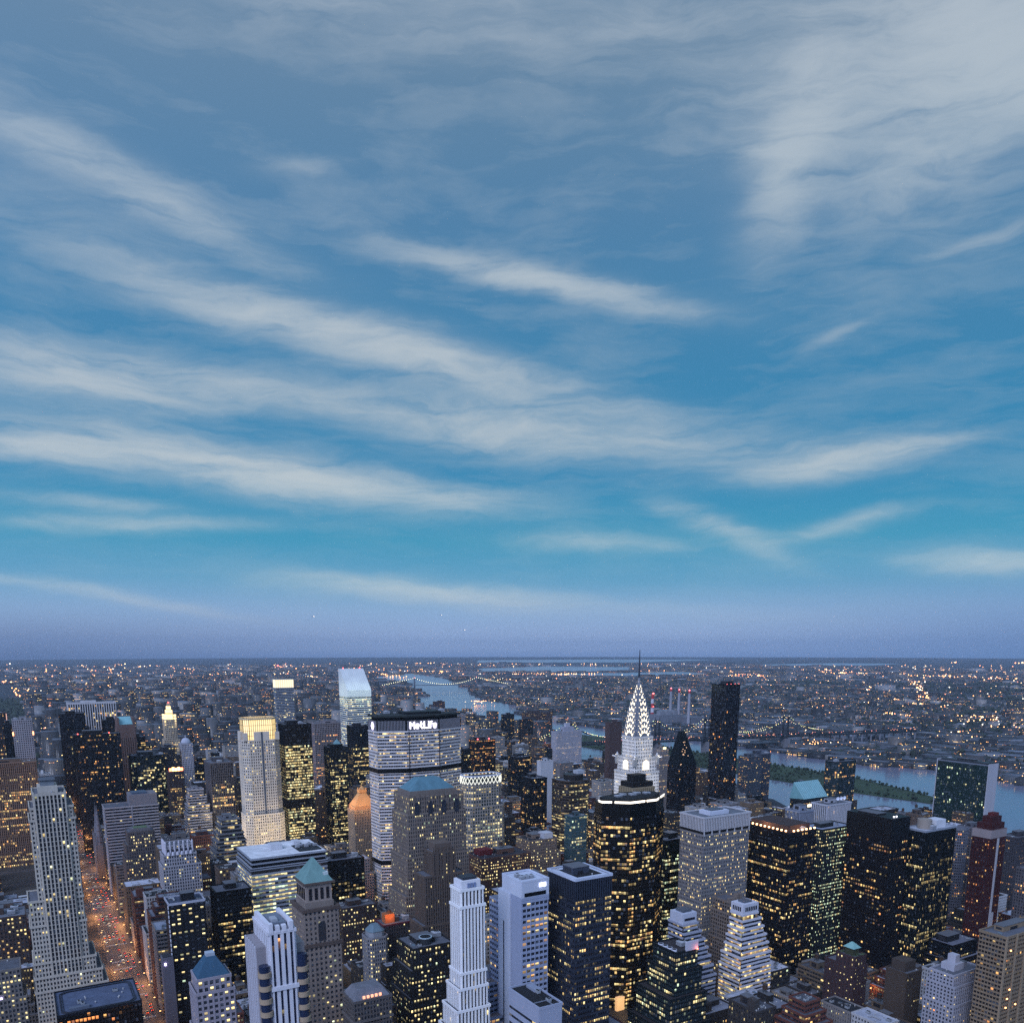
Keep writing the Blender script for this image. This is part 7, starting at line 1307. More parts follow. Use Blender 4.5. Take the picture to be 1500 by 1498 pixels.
REST = [(-47,-11,956,982,58),(-17,8,1088,1114,31),(-35,-4,1116,1143,27),(-70,-32,1168,1195,19),(-31,9,1168,1195,13),(-43,-22,1197,1224,11),(-71,-38,1277,1304,55),(-6,29,1898,1922,65),(24,47,1923,1947,54),(164,193,605,629,53),(126,134,692,716,37),(167,193,692,716,49),(188,213,927,954,86),(201,213,1050,1063,77),(149,189,1168,1181,66),(156,165,1197,1224,69),(155,192,1409,1436,62),(88,121,1438,1451,46),(275,307,554,580,67),(320,343,766,793,56),(336,361,875,888,30),(281,306,1007,1034,79),(352,361,1088,1114,53),(283,323,1130,1143,59),(247,281,1168,1195,75),(247,287,1277,1304,86),(247,274,1745,1758,124),(291,324,1898,1922,91),(275,314,1972,1999,106),(313,350,2052,2079,86),(497,503,444,457,45),(455,481,692,716,87),(493,503,795,822,62),(409,433,1277,1290,10),(453,482,1343,1356,89),(409,438,1358,1384,87),(467,488,1518,1545,67),(409,440,2052,2079,79),(466,503,2052,2079,108),(612,631,364,391,25),(623,631,473,500,33),(562,583,795,822,61),(603,631,927,954,46),(568,587,956,982,60),(588,607,1036,1063,105),(618,631,1197,1224,110),(537,555,1438,1465,69),(537,566,2001,2028,123),(791,801,444,471,11),(802,808,444,471,10),(734,758,846,873,75),(669,707,1021,1034,52),(733,765,1007,1034,78),(669,699,1036,1049,51),(669,703,1101,1114,44),(721,750,1116,1143,38),(822,851,1277,1304,85),(792,830,1358,1384,69),(770,786,1490,1516,69),(904,930,473,500,18),(993,1022,692,716,93),(1026,1058,795,808,78),(1017,1044,889,902,55),(889,927,927,954,49),(963,1001,1248,1275,73),(889,910,1409,1436,75),(911,937,1409,1436,68),(994,1014,1409,1436,60),(1015,1036,1409,1436,63),(920,951,1438,1465,76),(938,959,1490,1516,65),(960,996,1490,1516,50),(917,944,1518,1545,82),(962,1002,1570,1597,62),(924,964,1599,1626,60),(951,971,1650,1677,53),(972,1010,1650,1677,60),(1010,1037,1650,1677,56),(927,966,1679,1706,65),(966,995,1679,1706,60),(1032,1052,1811,1835,55),(1058,1065,2052,2079,62),(1105,1144,766,793,67),(1105,1132,846,873,86),(1234,1251,846,873,57),(1134,1162,1007,1034,40),(1135,1175,1036,1063,34),(1201,1237,1036,1063,31),(1138,1157,1088,1114,46),(1235,1258,1088,1114,20),(1105,1135,1168,1195,36),(1186,1218,1168,1195,56),(1128,1161,1197,1224,35),(1162,1193,1197,1224,53),(1185,1202,1277,1304,78),(1223,1250,1277,1304,70),(1217,1258,1438,1465,69),(1105,1130,1490,1516,39),(1131,1149,1490,1516,44),(1249,1258,1650,1677,73),(1105,1128,1731,1758,53),(1167,1191,1760,1786,36),(1192,1229,1760,1786,34),(1171,1200,1898,1922,52),(1172,1191,1972,1999,60),(1192,1212,1972,1999,61),(1200,1220,2081,2094,58),(1221,1258,2081,2094,59),(-24,-1,123,150,44),(32,54,123,150,67),(-5,27,152,178,53),(-43,-19,203,230,55),(11,33,203,230,61),(-40,-12,232,259,53),(4,24,232,259,49),(42,54,232,259,63),(-28,3,284,311,50),(31,54,284,311,36),(-11,11,312,339,60),(37,54,312,339,34),(-4,16,364,391,54),(44,54,364,391,63),(-39,-12,393,420,36),(14,31,393,420,50),(-43,-15,444,471,62),(6,33,444,471,51),(-64,-32,473,500,52),(-13,12,473,500,53),(27,46,473,500,28),(-47,-19,525,552,39),(1,14,525,552,68),(41,54,525,552,46),(-41,-21,554,580,46),(4,36,554,580,52),(-62,-32,605,629,34),(-50,-28,631,655,63),(-9,20,643,655,47),(45,54,643,655,44),(-39,-25,730,741,61),(-69,-30,795,808,35),(-57,-20,846,873,31),(-5,25,875,902,29),(-68,-48,956,982,31),(-75,-46,1007,1034,32),(-86,-58,1088,1114,54),(-64,-36,1116,1143,30),(-66,-44,1197,1224,62),(-89,-59,1329,1356,42),(20,47,1409,1422,52),(-82,-59,1490,1516,55),(-26,10,1490,1516,28),(40,54,1490,1516,34),(-64,-30,1518,1545,58),(3,31,1518,1545,27),(-88,-48,1570,1597,31),(-13,13,1570,1597,39),(-95,-62,1599,1626,45),(-32,-17,1599,1626,67),(-91,-59,1650,1677,47),(16,34,1650,1677,44),(-90,-71,1679,1706,39),(-40,-28,1679,1706,27),(18,48,1679,1706,43),(-81,-55,1731,1758,45),(-35,0,1731,1758,47),(19,43,1731,1758,49),(88,116,123,150,91),(134,160,123,150,46),(194,213,123,150,46),(114,131,152,178,72),(158,182,152,178,27),(88,118,203,230,45),(133,146,203,230,31),(166,180,203,230,39),(202,213,203,230,44),(109,139,232,259,39),(172,186,232,259,90),(203,213,232,259,32),(119,152,284,311,41),(171,199,284,311,42),(88,114,312,339,43),(144,163,312,339,31),(188,213,312,339,47),(117,137,364,391,26),(156,179,364,391,38),(200,213,364,391,60),(106,131,393,406,65),(153,181,393,420,23),(201,213,393,420,41),(103,133,444,471,93),(158,174,444,471,77),(204,213,444,471,61),(118,136,473,500,79),(156,184,473,500,47),(88,104,525,552,26),(131,148,525,552,37),(88,109,554,580,35),(140,158,567,580,28),(181,213,554,580,38),(147,164,605,629,40),(155,183,631,655,38),(194,213,692,716,45),(152,165,717,741,21),(186,213,717,741,37),(117,136,846,873,45),(207,213,846,873,77),(196,213,875,902,98),(113,140,956,969,55),(169,201,956,982,32),(110,133,1036,1049,49),(111,149,1101,1114,51),(112,146,1116,1143,50),(119,148,1168,1181,40),(166,188,1197,1224,42),(108,128,1277,1304,82),(150,168,1277,1304,76),(120,156,1329,1356,34),(164,204,1358,1384,45),(115,136,1409,1436,26),(122,150,1438,1451,61),(185,199,1438,1465,51),(129,154,1490,1516,53),(112,145,1518,1545,51),(166,193,1532,1545,65),(118,136,1570,1597,26),(204,213,1584,1597,88),(128,158,1599,1612,72),(178,198,1599,1612,54),(88,117,1650,1677,56),(157,194,1664,1677,45),(88,115,1679,1706,98),(139,178,1679,1706,53),(130,169,1731,1758,44),(247,275,123,150,58),(299,327,123,150,45),(247,260,152,178,71),(293,308,152,178,46),(325,354,152,178,84),(247,268,203,230,25),(295,322,203,230,71),(339,361,203,230,53),(264,279,232,259,92),(308,321,232,259,69),(341,361,232,259,90),(275,293,284,311,85),(311,342,284,311,67),(247,269,312,339,48),(298,330,312,339,79),(262,276,364,391,45),(300,333,364,391,40),(348,361,364,391,59),(271,294,393,420,60),(325,351,393,420,41),(261,268,444,471,26),(312,328,487,500,63),(352,361,473,500,41),(324,354,525,552,82),(308,328,554,580,56),(260,287,605,617,26),(301,318,605,617,55),(333,341,631,655,34),(265,290,692,716,28),(343,361,766,793,93),(265,284,795,822,48),(349,361,795,822,45),(322,361,846,873,33),(316,335,875,902,29),(247,269,956,982,66),(308,348,956,982,68),(307,331,1007,1034,47),(276,295,1036,1063,41),(299,319,1088,1114,49),(348,361,1116,1143,45),(277,295,1197,1224,84),(268,285,1248,1275,80),(326,361,1248,1275,113),(326,355,1277,1304,125),(312,348,1329,1356,43),(274,300,1358,1384,110),(329,361,1358,1384,39),(288,314,1409,1436,81),(346,361,1409,1436,39),(276,312,1438,1465,81),(331,354,1438,1465,77),(300,332,1490,1516,43),(247,274,1518,1531,46),(330,352,1518,1545,74),(247,275,1570,1597,69),(305,331,1570,1597,53),(247,280,1599,1626,45),(304,326,1599,1626,51),(247,280,1650,1677,46),(338,361,1650,1677,43),(300,332,1679,1706,73),(275,294,1731,1758,54),(332,361,1731,1758,71),(441,465,203,230,61),(495,503,203,230,80),(437,467,232,259,53),(487,503,232,259,63),(437,465,284,311,43),(490,503,284,311,71),(435,467,312,339,27),(494,503,312,339,54),(426,450,364,391,54),(409,432,393,420,48),(409,428,605,629,64),(452,473,605,629,95),(488,503,605,629,62),(428,450,631,655,46),(481,503,631,655,61),(496,503,692,716,88),(467,484,717,741,51),(492,503,766,793,64),(480,503,889,902,109),(409,434,956,982,88),(474,492,956,982,106),(409,446,1007,1034,89),(469,503,1007,1034,39),(449,488,1036,1063,97),(409,445,1088,1114,51),(470,503,1088,1114,67),(455,486,1116,1143,83),(409,434,1168,1195,27),(455,496,1168,1195,54),(409,443,1197,1224,21),(466,495,1197,1224,98),(409,447,1248,1275,11),(463,503,1277,1304,63),(439,463,1358,1384,32),(487,503,1358,1384,25),(471,503,1409,1436,42),(448,467,1438,1465,77),(491,503,1438,1465,76),(441,465,1490,1516,26),(409,445,1518,1545,67),(489,503,1518,1545,26),(449,469,1570,1597,85),(493,503,1570,1597,56),(432,463,1599,1626,118),(485,503,1599,1626,54),(442,461,1650,1677,57),(409,437,1679,1706,49),(466,484,1679,1706,42),(409,434,1731,1758,88),(458,495,1731,1758,87),(537,560,232,259,32),(625,631,284,311,43),(598,617,326,339,72),(587,600,444,471,37),(580,590,605,629,56),(613,631,605,629,46),(580,596,631,655,67),(623,631,631,655,47),(609,617,692,716,117),(537,550,717,741,67),(537,571,766,793,55),(590,631,766,793,98),(609,631,795,822,36),(596,622,860,873,62),(537,563,875,902,72),(585,609,875,902,36),(537,574,927,954,41),(613,631,956,982,44),(594,621,1007,1034,41),(537,555,1036,1063,78),(537,555,1088,1114,45),(537,563,1116,1143,37),(599,631,1116,1143,106),(570,600,1168,1195,85),(537,573,1197,1224,66),(593,617,1197,1224,112),(559,587,1248,1275,69),(618,631,1248,1275,89),(573,601,1277,1304,58),(622,631,1277,1304,85),(557,586,1329,1356,64),(608,631,1329,1356,74),(565,592,1358,1384,76),(537,564,1409,1436,96),(605,631,1409,1436,58),(608,625,1438,1465,123),(607,631,1490,1516,26),(597,621,1518,1545,73),(537,561,1570,1597,53),(580,601,1570,1597,114),(537,576,1599,1626,46),(604,631,1599,1626,68),(560,580,1650,1677,26),(618,631,1650,1677,68),(537,566,1731,1758,50),(603,631,1731,1758,74),(688,715,312,339,17),(686,703,364,391,26),(729,742,364,391,52),(776,794,364,391,65),(810,833,364,391,53),(717,749,393,420,30),(778,809,393,420,33),(843,851,393,406,44),(767,792,525,552,40),(807,831,525,552,39),(724,738,554,580,43),(756,787,554,580,23),(819,851,554,580,25),(692,721,605,629,38),(738,769,605,629,44),(789,820,605,629,50),(843,851,605,629,28),(683,702,631,655,50),(719,748,631,655,26),(796,822,631,642,29),(839,851,631,642,34),(689,719,692,716,85),(753,783,692,716,63),(803,823,692,716,52),(669,690,717,741,38),(718,736,717,741,34),(764,778,717,741,23),(807,835,717,741,35),(669,705,766,793,31),(742,769,766,793,64),(811,844,766,793,41),(706,739,795,822,34),(777,804,795,822,36),(837,851,795,822,75),(694,733,846,873,47),(792,814,846,873,60),(669,695,875,902,77),(733,762,875,902,43),(793,819,875,902,26),(669,695,927,954,23),(734,775,927,954,84),(839,851,927,954,26),(697,727,956,969,34),(751,779,956,982,87),(798,823,956,982,50),(708,732,1021,1034,75),(821,851,1007,1034,60),(723,761,1036,1063,56),(790,831,1036,1063,78),(741,759,1088,1114,57),(816,837,1088,1114,56),(696,720,1116,1143,39),(776,801,1116,1143,75),(706,724,1168,1195,41),(760,793,1168,1195,24),(824,851,1168,1195,61),(739,763,1197,1224,21),(822,851,1197,1224,40),(709,739,1248,1275,43),(771,811,1248,1261,41),(839,851,1248,1275,69),(687,727,1277,1304,62),(797,821,1277,1304,56),(702,728,1329,1356,44),(808,838,1329,1356,40),(669,689,1358,1384,44),(715,751,1358,1384,24),(831,851,1358,1384,71),(748,768,1409,1436,55),(787,828,1409,1436,58),(687,710,1438,1465,35),(736,768,1438,1465,26),(807,839,1438,1465,37),(669,705,1490,1516,19),(738,769,1490,1516,29),(669,689,1518,1545,66),(714,747,1518,1545,27),(773,793,1532,1545,24),(817,846,1532,1545,76),(694,733,1570,1597,34),(770,807,1570,1597,60),(833,851,1570,1597,25),(700,734,1599,1626,28),(758,797,1599,1626,20),(824,851,1599,1626,33),(688,710,1650,1677,20),(739,763,1650,1677,59),(796,818,1650,1677,46),(669,699,1679,1706,31),(729,756,1679,1706,32),(787,813,1679,1706,43),(669,704,1731,1758,68),(731,764,1731,1758,43),(801,829,1731,1758,52),(905,921,444,471,25),(948,971,444,471,25),(889,903,473,500,18),(994,1013,473,500,29),(889,910,539,552,31),(929,960,525,552,33),(904,935,554,580,30),(967,986,554,580,28),(1019,1045,554,580,18),(889,920,605,629,52),(950,970,605,629,59),(995,1010,605,629,22),(1026,1050,605,629,53),(889,912,631,655,24),(936,955,631,655,42),(982,1001,631,655,31),(1016,1045,631,655,27),(889,907,692,716,48),(937,963,692,716,38),(1023,1054,692,716,24),(889,902,717,741,29),(923,949,717,741,30),(966,990,717,741,29),(1025,1056,717,741,45),(889,926,766,793,59),(949,969,766,793,28),(991,1015,766,793,84),(1038,1065,766,793,41),(914,938,795,822,54),(889,926,846,873,54),(987,1005,846,873,29),(889,914,875,902,38),(993,1016,889,902,48),(927,947,927,954,29),(1028,1057,956,982,36),(948,966,1007,1034,36),(1044,1065,1007,1034,35),(913,941,1036,1063,32),(889,915,1088,1114,25),(984,998,1088,1114,30),(1034,1057,1088,1114,45),(910,942,1130,1143,38),(984,1009,1116,1143,48),(1049,1065,1116,1143,40),(950,974,1168,1195,55),(996,1023,1168,1195,77),(924,963,1197,1224,35),(994,1014,1197,1224,85),(1053,1065,1197,1224,70),(907,941,1248,1275,60),(1002,1043,1248,1275,78),(889,928,1277,1304,30),(991,1023,1277,1304,62),(1049,1065,1277,1304,42),(936,955,1329,1356,39),(986,1006,1329,1356,18),(1027,1047,1329,1356,37),(889,907,1358,1384,35),(933,961,1358,1384,54),(1001,1041,1358,1371,32),(938,972,1409,1436,20),(1037,1065,1409,1436,34),(952,971,1438,1465,38),(1013,1034,1438,1465,40),(889,918,1490,1516,33),(1032,1065,1490,1516,40),(945,964,1518,1545,49),(986,1012,1518,1545,38),(1033,1065,1518,1545,24),(926,961,1570,1597,50),(1033,1065,1570,1597,61),(986,1022,1599,1626,28),(1055,1065,1599,1626,33),(914,950,1650,1677,49),(996,1017,1679,1706,43),(1054,1065,1679,1706,32),(916,949,1731,1758,25),(970,993,1731,1758,33),(1105,1126,525,552,23),(1105,1118,554,580,21),(1146,1163,554,580,43),(1177,1208,554,580,20),(1132,1160,605,629,16),(1179,1202,605,629,26),(1223,1243,605,629,58),(1105,1131,631,655,19),(1145,1161,631,655,46),(1194,1213,631,655,38),(1228,1252,631,655,31),(1190,1204,692,716,62),(1245,1258,692,716,36),(1160,1184,717,741,60),(1241,1252,717,741,37),(1205,1242,780,793,50),(1164,1181,795,822,36),(1221,1249,795,822,23),(1205,1233,846,873,45),(1131,1157,875,902,62),(1188,1223,875,902,48),(1243,1258,875,902,48),(1137,1175,927,954,52),(1212,1250,927,954,43),(1105,1142,956,982,49),(1176,1198,956,982,26),(1218,1244,956,982,33),(1105,1133,1007,1034,32),(1188,1225,1007,1034,33),(1105,1134,1036,1063,33),(1238,1258,1036,1063,28),(1105,1144,1116,1143,52),(1168,1209,1116,1129,22),(1136,1160,1168,1195,32),(1105,1127,1197,1224,32),(1212,1240,1197,1224,49),(1105,1136,1248,1275,51),(1244,1258,1248,1275,37),(1129,1153,1277,1304,29),(1203,1222,1277,1304,48),(1105,1127,1329,1356,58),(1147,1184,1329,1356,32),(1214,1247,1329,1356,20),(1105,1129,1358,1384,19),(1149,1180,1358,1384,27),(1202,1243,1358,1384,34),(1105,1127,1409,1436,68),(1153,1179,1409,1436,74),(1216,1258,1409,1436,58),(1126,1161,1438,1465,41),(1199,1216,1438,1465,67),(1186,1221,1490,1516,41),(1249,1258,1490,1516,37),(1211,1235,1518,1545,38),(1158,1189,1570,1597,51),(1225,1258,1570,1597,60),(1174,1192,1599,1626,21),(1227,1258,1599,1626,38),(1181,1215,1650,1677,46),(1134,1162,1679,1706,46),(1190,1223,1679,1706,40),(1129,1154,1731,1758,28),(1175,1210,1731,1758,33),(1242,1258,1731,1758,28)]
PALW = [(0.10, 0.092, 0.09), (0.20, 0.16, 0.135), (0.21, 0.11, 0.09), (0.30, 0.29, 0.29), (0.38, 0.37, 0.36), (0.55, 0.56, 0.58), (0.035, 0.04, 0.048), (0.26, 0.215, 0.17)]
def ordinary():
    rg = random.Random(77)
    for (x0, x1, y0, y1, h, s, rf, label) in ROWS:
        c = shade(PALW[s], rg.uniform(.8, 1.25)); lit = rg.choice([.1, .2, .3, .45])
        if s == 6: st = St(c, DKG, bay=rg.uniform(1.9, 2.6), fl=3.7, pw=.2, sp=rg.uniform(1.0, 1.8), lit=lit, warm=rg.uniform(.25, .7), mat='metal_panel')
        elif rg.random() < .25: st = St(c, bay=rg.uniform(2.4, 3.2), fl=3.6, pw=.3, sp=1.7, lit=lit, warm=rg.uniform(.25, .7), mat='concrete', pp=.25, spp=.45)
        else: st = St(c, bay=rg.uniform(2.2, 3.1), fl=rg.uniform(3.2, 3.8), pw=rg.uniform(1.0, 1.5), sp=rg.uniform(1.3, 1.8), lit=lit, warm=rg.uniform(.25, .75))
        w, d = x1 - x0, y1 - y0; tiers = []; X0, Y0, W_, D_, hh = x0, y0, w, d, h
        if rf == 2:
            k = min(w, d) * .16; X0, Y0, W_, D_ = x0 + 2 * k, y0 + 2 * k, w - 3 * k, d - 3 * k
            tiers = [(k, k * .5, k, k * .5, h - 7.2), (2 * k, k, 2 * k, k, h - 14.4)]
            if h < 24: tiers = [(2 * k, k, 2 * k, k, h * .6)]
        elif h > 55 and rg.random() < .4: X0 += w * .12; W_ *= .76; D_ *= .8; Y0 += d * .1; tiers = [(w * .12, w * .12, d * .1, d * .1, h * rg.uniform(.55, .8))]
        rc = {4: (0.52, 0.54, 0.6), 5: (0.06, 0.065, 0.075)}.get(rf, shade((0.2, 0.21, 0.24), rg.uniform(.5, 1.9)))
        nm = 'apartment_building' if s in (1, 2, 7) else 'office_building'
        r = tower(nm, label, 'apartment building' if s in (1, 2, 7) else 'office building', X0, Y0, W_, D_, hh, st, tiers, roofcol=rc, tank=1 if rf == 1 else 0, ph=rf in (1, 3) or (rf == 0 and rg.random() < .6), big=False)
        if rf == 3: add_box(r, 'roof_house', 'masonry', X0 + W_ * .1, X0 + W_ * .35, Y0 + D_ * .15, Y0 + D_ * .4, h - .1, h + 7, shade(c, 1.15))
    m = MB()
    for (x0, x1, y0, y1, h) in REST:
        c = shade(rg.choice(PALW), rg.uniform(.7, 1.3)); g = rg.choice([.08, .15, .25, .4])
        m.prism(rect(x0, x1, y0, y1), 0, h, c, uv=(3.2, 3.6, rg.randrange(3000)), par=(rg.choice([.1, .2, .4]), rg.uniform(.3, .8)), topcol=(g, g * 1.02, g * 1.08))
        if x1 - x0 > 12 and y1 - y0 > 12: a, b = rg.uniform(.2, .5), rg.uniform(.2, .5); m.box(x0 + (x1 - x0) * a, x0 + (x1 - x0) * (a + .3), y0 + (y1 - y0) * b, y0 + (y1 - y0) * (b + .3), h, h + rg.uniform(2.5, 5), shade(c, 1.1))
    o = m.build('low_rooftops', 'far_facade'); kind(o, 'stuff'); o['label'] = 'mass of small low buildings filling the gaps between the towers'
ordinary()

# ---------------------------------------------------------------- ground, water, streets
AVES = [(-205, 30), (72, 28), (230, 26), (385, 40), (520, 26), (650, 30), (870, 30), (1085, 32)]
STREETS = [(30 + 80.4 * k, 30 if k in (0, 8, 23) else 18) for k in range(-2, 27)]
RIVER = [(1310, -600), (1310, 1100), (1395, 1253), (1400, 1700), (1450, 2300), (1560, 3200), (1700, 4300), (2000, 4900), (2500, 5351), (2640, 6000), (2900, 6600), (3230, 7300), (3480, 9000), (4480, 10250),
         (4316, 9072), (3700, 7400), (3278, 6237), (2831, 5388), (2560, 4700), (2500, 4340), (2475, 4100), (2116, 3550), (2060, 3000), (2060, 2600), (2090, 2058), (2025, 1513), (2102, 1358), (2054, 1079), (1900, 300), (1850, -600)]
BAYS = [[(6401, 12173), (8228, 13233), (9475, 11821), (8142, 10123), (7013, 9493), (5555, 10362)], [(5935, 9211), (6973, 9132), (8103, 9045), (7683, 8000), (6447, 7661), (5421, 8414)], [(9300, 17400), (12465, 15555), (17500, 18000), (15000, 20500), (11000, 20500)], [(2999, 6549), (2700, 6500), (2543, 5351), (2831, 5388), (3278, 6237)],
        [(12000, 10800), (14500, 10600), (16500, 11500), (15500, 12600), (12800, 12200)]]
ISLE = [(1640, 1020), (1690, 1030), (1745, 1180), (1800, 1350), (1822, 1800), (1830, 2500), (1815, 3400), (1790, 4150), (1730, 4200), (1650, 3500), (1610, 2500), (1600, 1500), (1612, 1230)]
INLET = [(1900, 700), (2054, 1030), (2110, 1010), (2300, 940), (2320, 900), (2120, 930), (2040, 660)]
PARKR = (-800, 55, 2085, 6150)
def inside(P, X, Y):
    X = np.asarray(X, float); Y = np.asarray(Y, float); r = np.zeros(X.shape, bool); n = len(P)
    for i in range(n):
        (x0, y0), (x1, y1) = P[i], P[(i + 1) % n]
        if y0 == y1: continue
        c = ((y0 > Y) != (y1 > Y)) & (X < (x1 - x0) * (Y - y0) / (y1 - y0) + x0); r ^= c
    return r
def sheet(name, mat, polys, z, col):
    m = MB()
    for P in polys: m.poly([(*p, z) for p in P], col)
    o = m.build(name, mat); kind(o, 'structure'); return o
def ground():
    m = MB(); n = 48; Rr = 21500
    m.poly([(8000 + Rr * math.cos(2 * math.pi * k / n), 8000 + Rr * math.sin(2 * math.pi * k / n), 0) for k in range(n)], (0.022, 0.027, 0.034))
    kind(m.build('ground', 'land'), 'structure')
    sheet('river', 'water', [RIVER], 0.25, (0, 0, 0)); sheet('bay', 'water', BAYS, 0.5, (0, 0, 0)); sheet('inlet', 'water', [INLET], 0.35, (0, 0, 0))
    m = MB(); m.prism(ISLE, -1, 2.2, (0.028, 0.05, 0.022)); kind(m.build('island', 'land'), 'structure')
    # blocks: raised pavements between the roads
    m = MB(); a = MB()
    ax = [x for x, _ in AVES]
    m.poly([(-420, -200, 0.006), (1295, -200, 0.006), (1295, 2090, 0.006), (-420, 2090, 0.006)], (0.055, 0.055, 0.06)); kind(m.build('road', 'asphalt'), 'structure')
    m = MB(); xs = [(-420, -205 - 15)] + [(AVES[i][0] + AVES[i][1] / 2, AVES[i + 1][0] - AVES[i + 1][1] / 2) for i in range(len(AVES) - 1)] + [(1101, 1270)]
    xs[0] = (-420, -220)
    for (x0, x1) in xs:
        for k in range(len(STREETS) - 1):
            y0, y1 = STREETS[k][0] + STREETS[k][1] / 2, STREETS[k + 1][0] - STREETS[k + 1][1] / 2
            m.box(x0, x1, y0, y1, 0, 0.16, (0.13, 0.125, 0.12))
    kind(m.build('pavement', 'concrete'), 'structure')
    # lane markings and crossings on the avenue
    m = MB(); w = (0.6, 0.6, 0.58)
    for ln in (-7, -2.3, 2.3, 7):
        for k in range(300): y = 60 + k * 7.0; m.poly([(72 + ln - .1, y, .012), (72 + ln + .1, y, .012), (72 + ln + .1, y + 2.6, .012), (72 + ln - .1, y + 2.6, .012)], w)
    for (sy, sw) in STREETS[2:]:
        for side in (-1, 1):
            y = sy + side * (sw / 2 + 2.5)
            for k in range(16): x = 62 + k * 1.3; m.poly([(x, y - 1.6, .012), (x + .6, y - 1.6, .012), (x + .6, y + 1.6, .012), (x, y + 1.6, .012)], w)
    kind(m.build('road_markings', 'paint'), 'structure')
ground()
# ---------------------------------------------------------------- woods (uncountable)
def woods(name, pts, hs, col, label, z0=0.0, n=9):
    V, F = [], []
    rr = np.random.RandomState(5); N = len(pts)
    ang = np.linspace(0, 2 * np.pi, 6, endpoint=False)
    cols = []
    m = MB()
    for (x, y), h in zip(pts, hs):
        r = h * rr.uniform(.38, .6); a0 = rr.rand() * 6; c = shade(col, rr.uniform(.55, 1.5)); zc = z0 + h * .55
        ring = [(x + r * rr.uniform(.7, 1.2) * math.cos(a0 + a), y + r * rr.uniform(.7, 1.2) * math.sin(a0 + a), zc + rr.uniform(-.12, .12) * h) for a in ang]
        ring2 = [(x + (p[0] - x) * .62, y + (p[1] - y) * .62, zc + h * rr.uniform(.22, .36)) for p in ring]
        top = (x + rr.uniform(-.2, .2) * r, y + rr.uniform(-.2, .2) * r, z0 + h)
        for k in range(6):
            j = (k + 1) % 6; cc = shade(c, rr.uniform(.75, 1.25))
            m.poly([ring[k], ring[j], ring2[j], ring2[k]], cc); m.poly([ring2[k], ring2[j], top], cc); m.poly([(x, y, z0), ring[j], ring[k]], shade(cc, .8))
    o = m.build(name, 'foliage'); kind(o, 'stuff'); o['label'] = label; return o
rr = np.random.RandomState(3)
q = [(rr.uniform(-250, 52), 2095 + 4000 * rr.rand() ** 1.6) for _ in range(2600)]
woods('park_woods', q, [rr.uniform(9, 19) * (1 + (p[1] - 2000) / 8000) for p in q], (0.022, 0.034, 0.02), 'dark tree canopy of the park beside the far end of the avenue')
q = []
while len(q) < 950:
    x, y = rr.uniform(1600, 1835), rr.uniform(1025, 2300)
    edge = not all(inside(ISLE, [x - 16, x + 16], [y, y]))
    if inside(ISLE, [x], [y])[0] and (edge or rr.rand() < .06 or (y > 1450 and rr.rand() < .5)): q.append((x, y))
woods('island_woods', q, [rr.uniform(4, 9) for p in q], (0.016, 0.03, 0.014), 'trees and green ground covering the narrow river island', z0=2.2)
q = []
for _ in range(900):
    t = rr.rand(); x = 2110 + rr.uniform(5, 60); y = 1340 + t * 190; q.append((x - (y - 1340) * .35, y))
woods('shore_woods', q, [rr.uniform(5, 10) for p in q], (0.025, 0.04, 0.02), 'dark trees along the far river bank')
q = []
while len(q) < 3800:
    d = 2300 + 6500 * rr.rand(); a = R(30.77 + rr.uniform(-5, 34)); x, y = d * math.sin(a), d * math.cos(a)
    k = math.sin(x * .0031 + 1) * math.sin(y * .0037 + x * .0011)
    if x > 2120 and rr.rand() < .12 + max(0, k) and not inside(RIVER, [x], [y])[0] and not any(inside(b, [x], [y])[0] for b in BAYS + [INLET]): q.append((x, y))
woods('borough_woods', q, [rr.uniform(9, 16) * (1 + p[0] / 9000) for p in q], (0.02, 0.03, 0.018), 'scattered dark street trees and parks of the far boroughs')
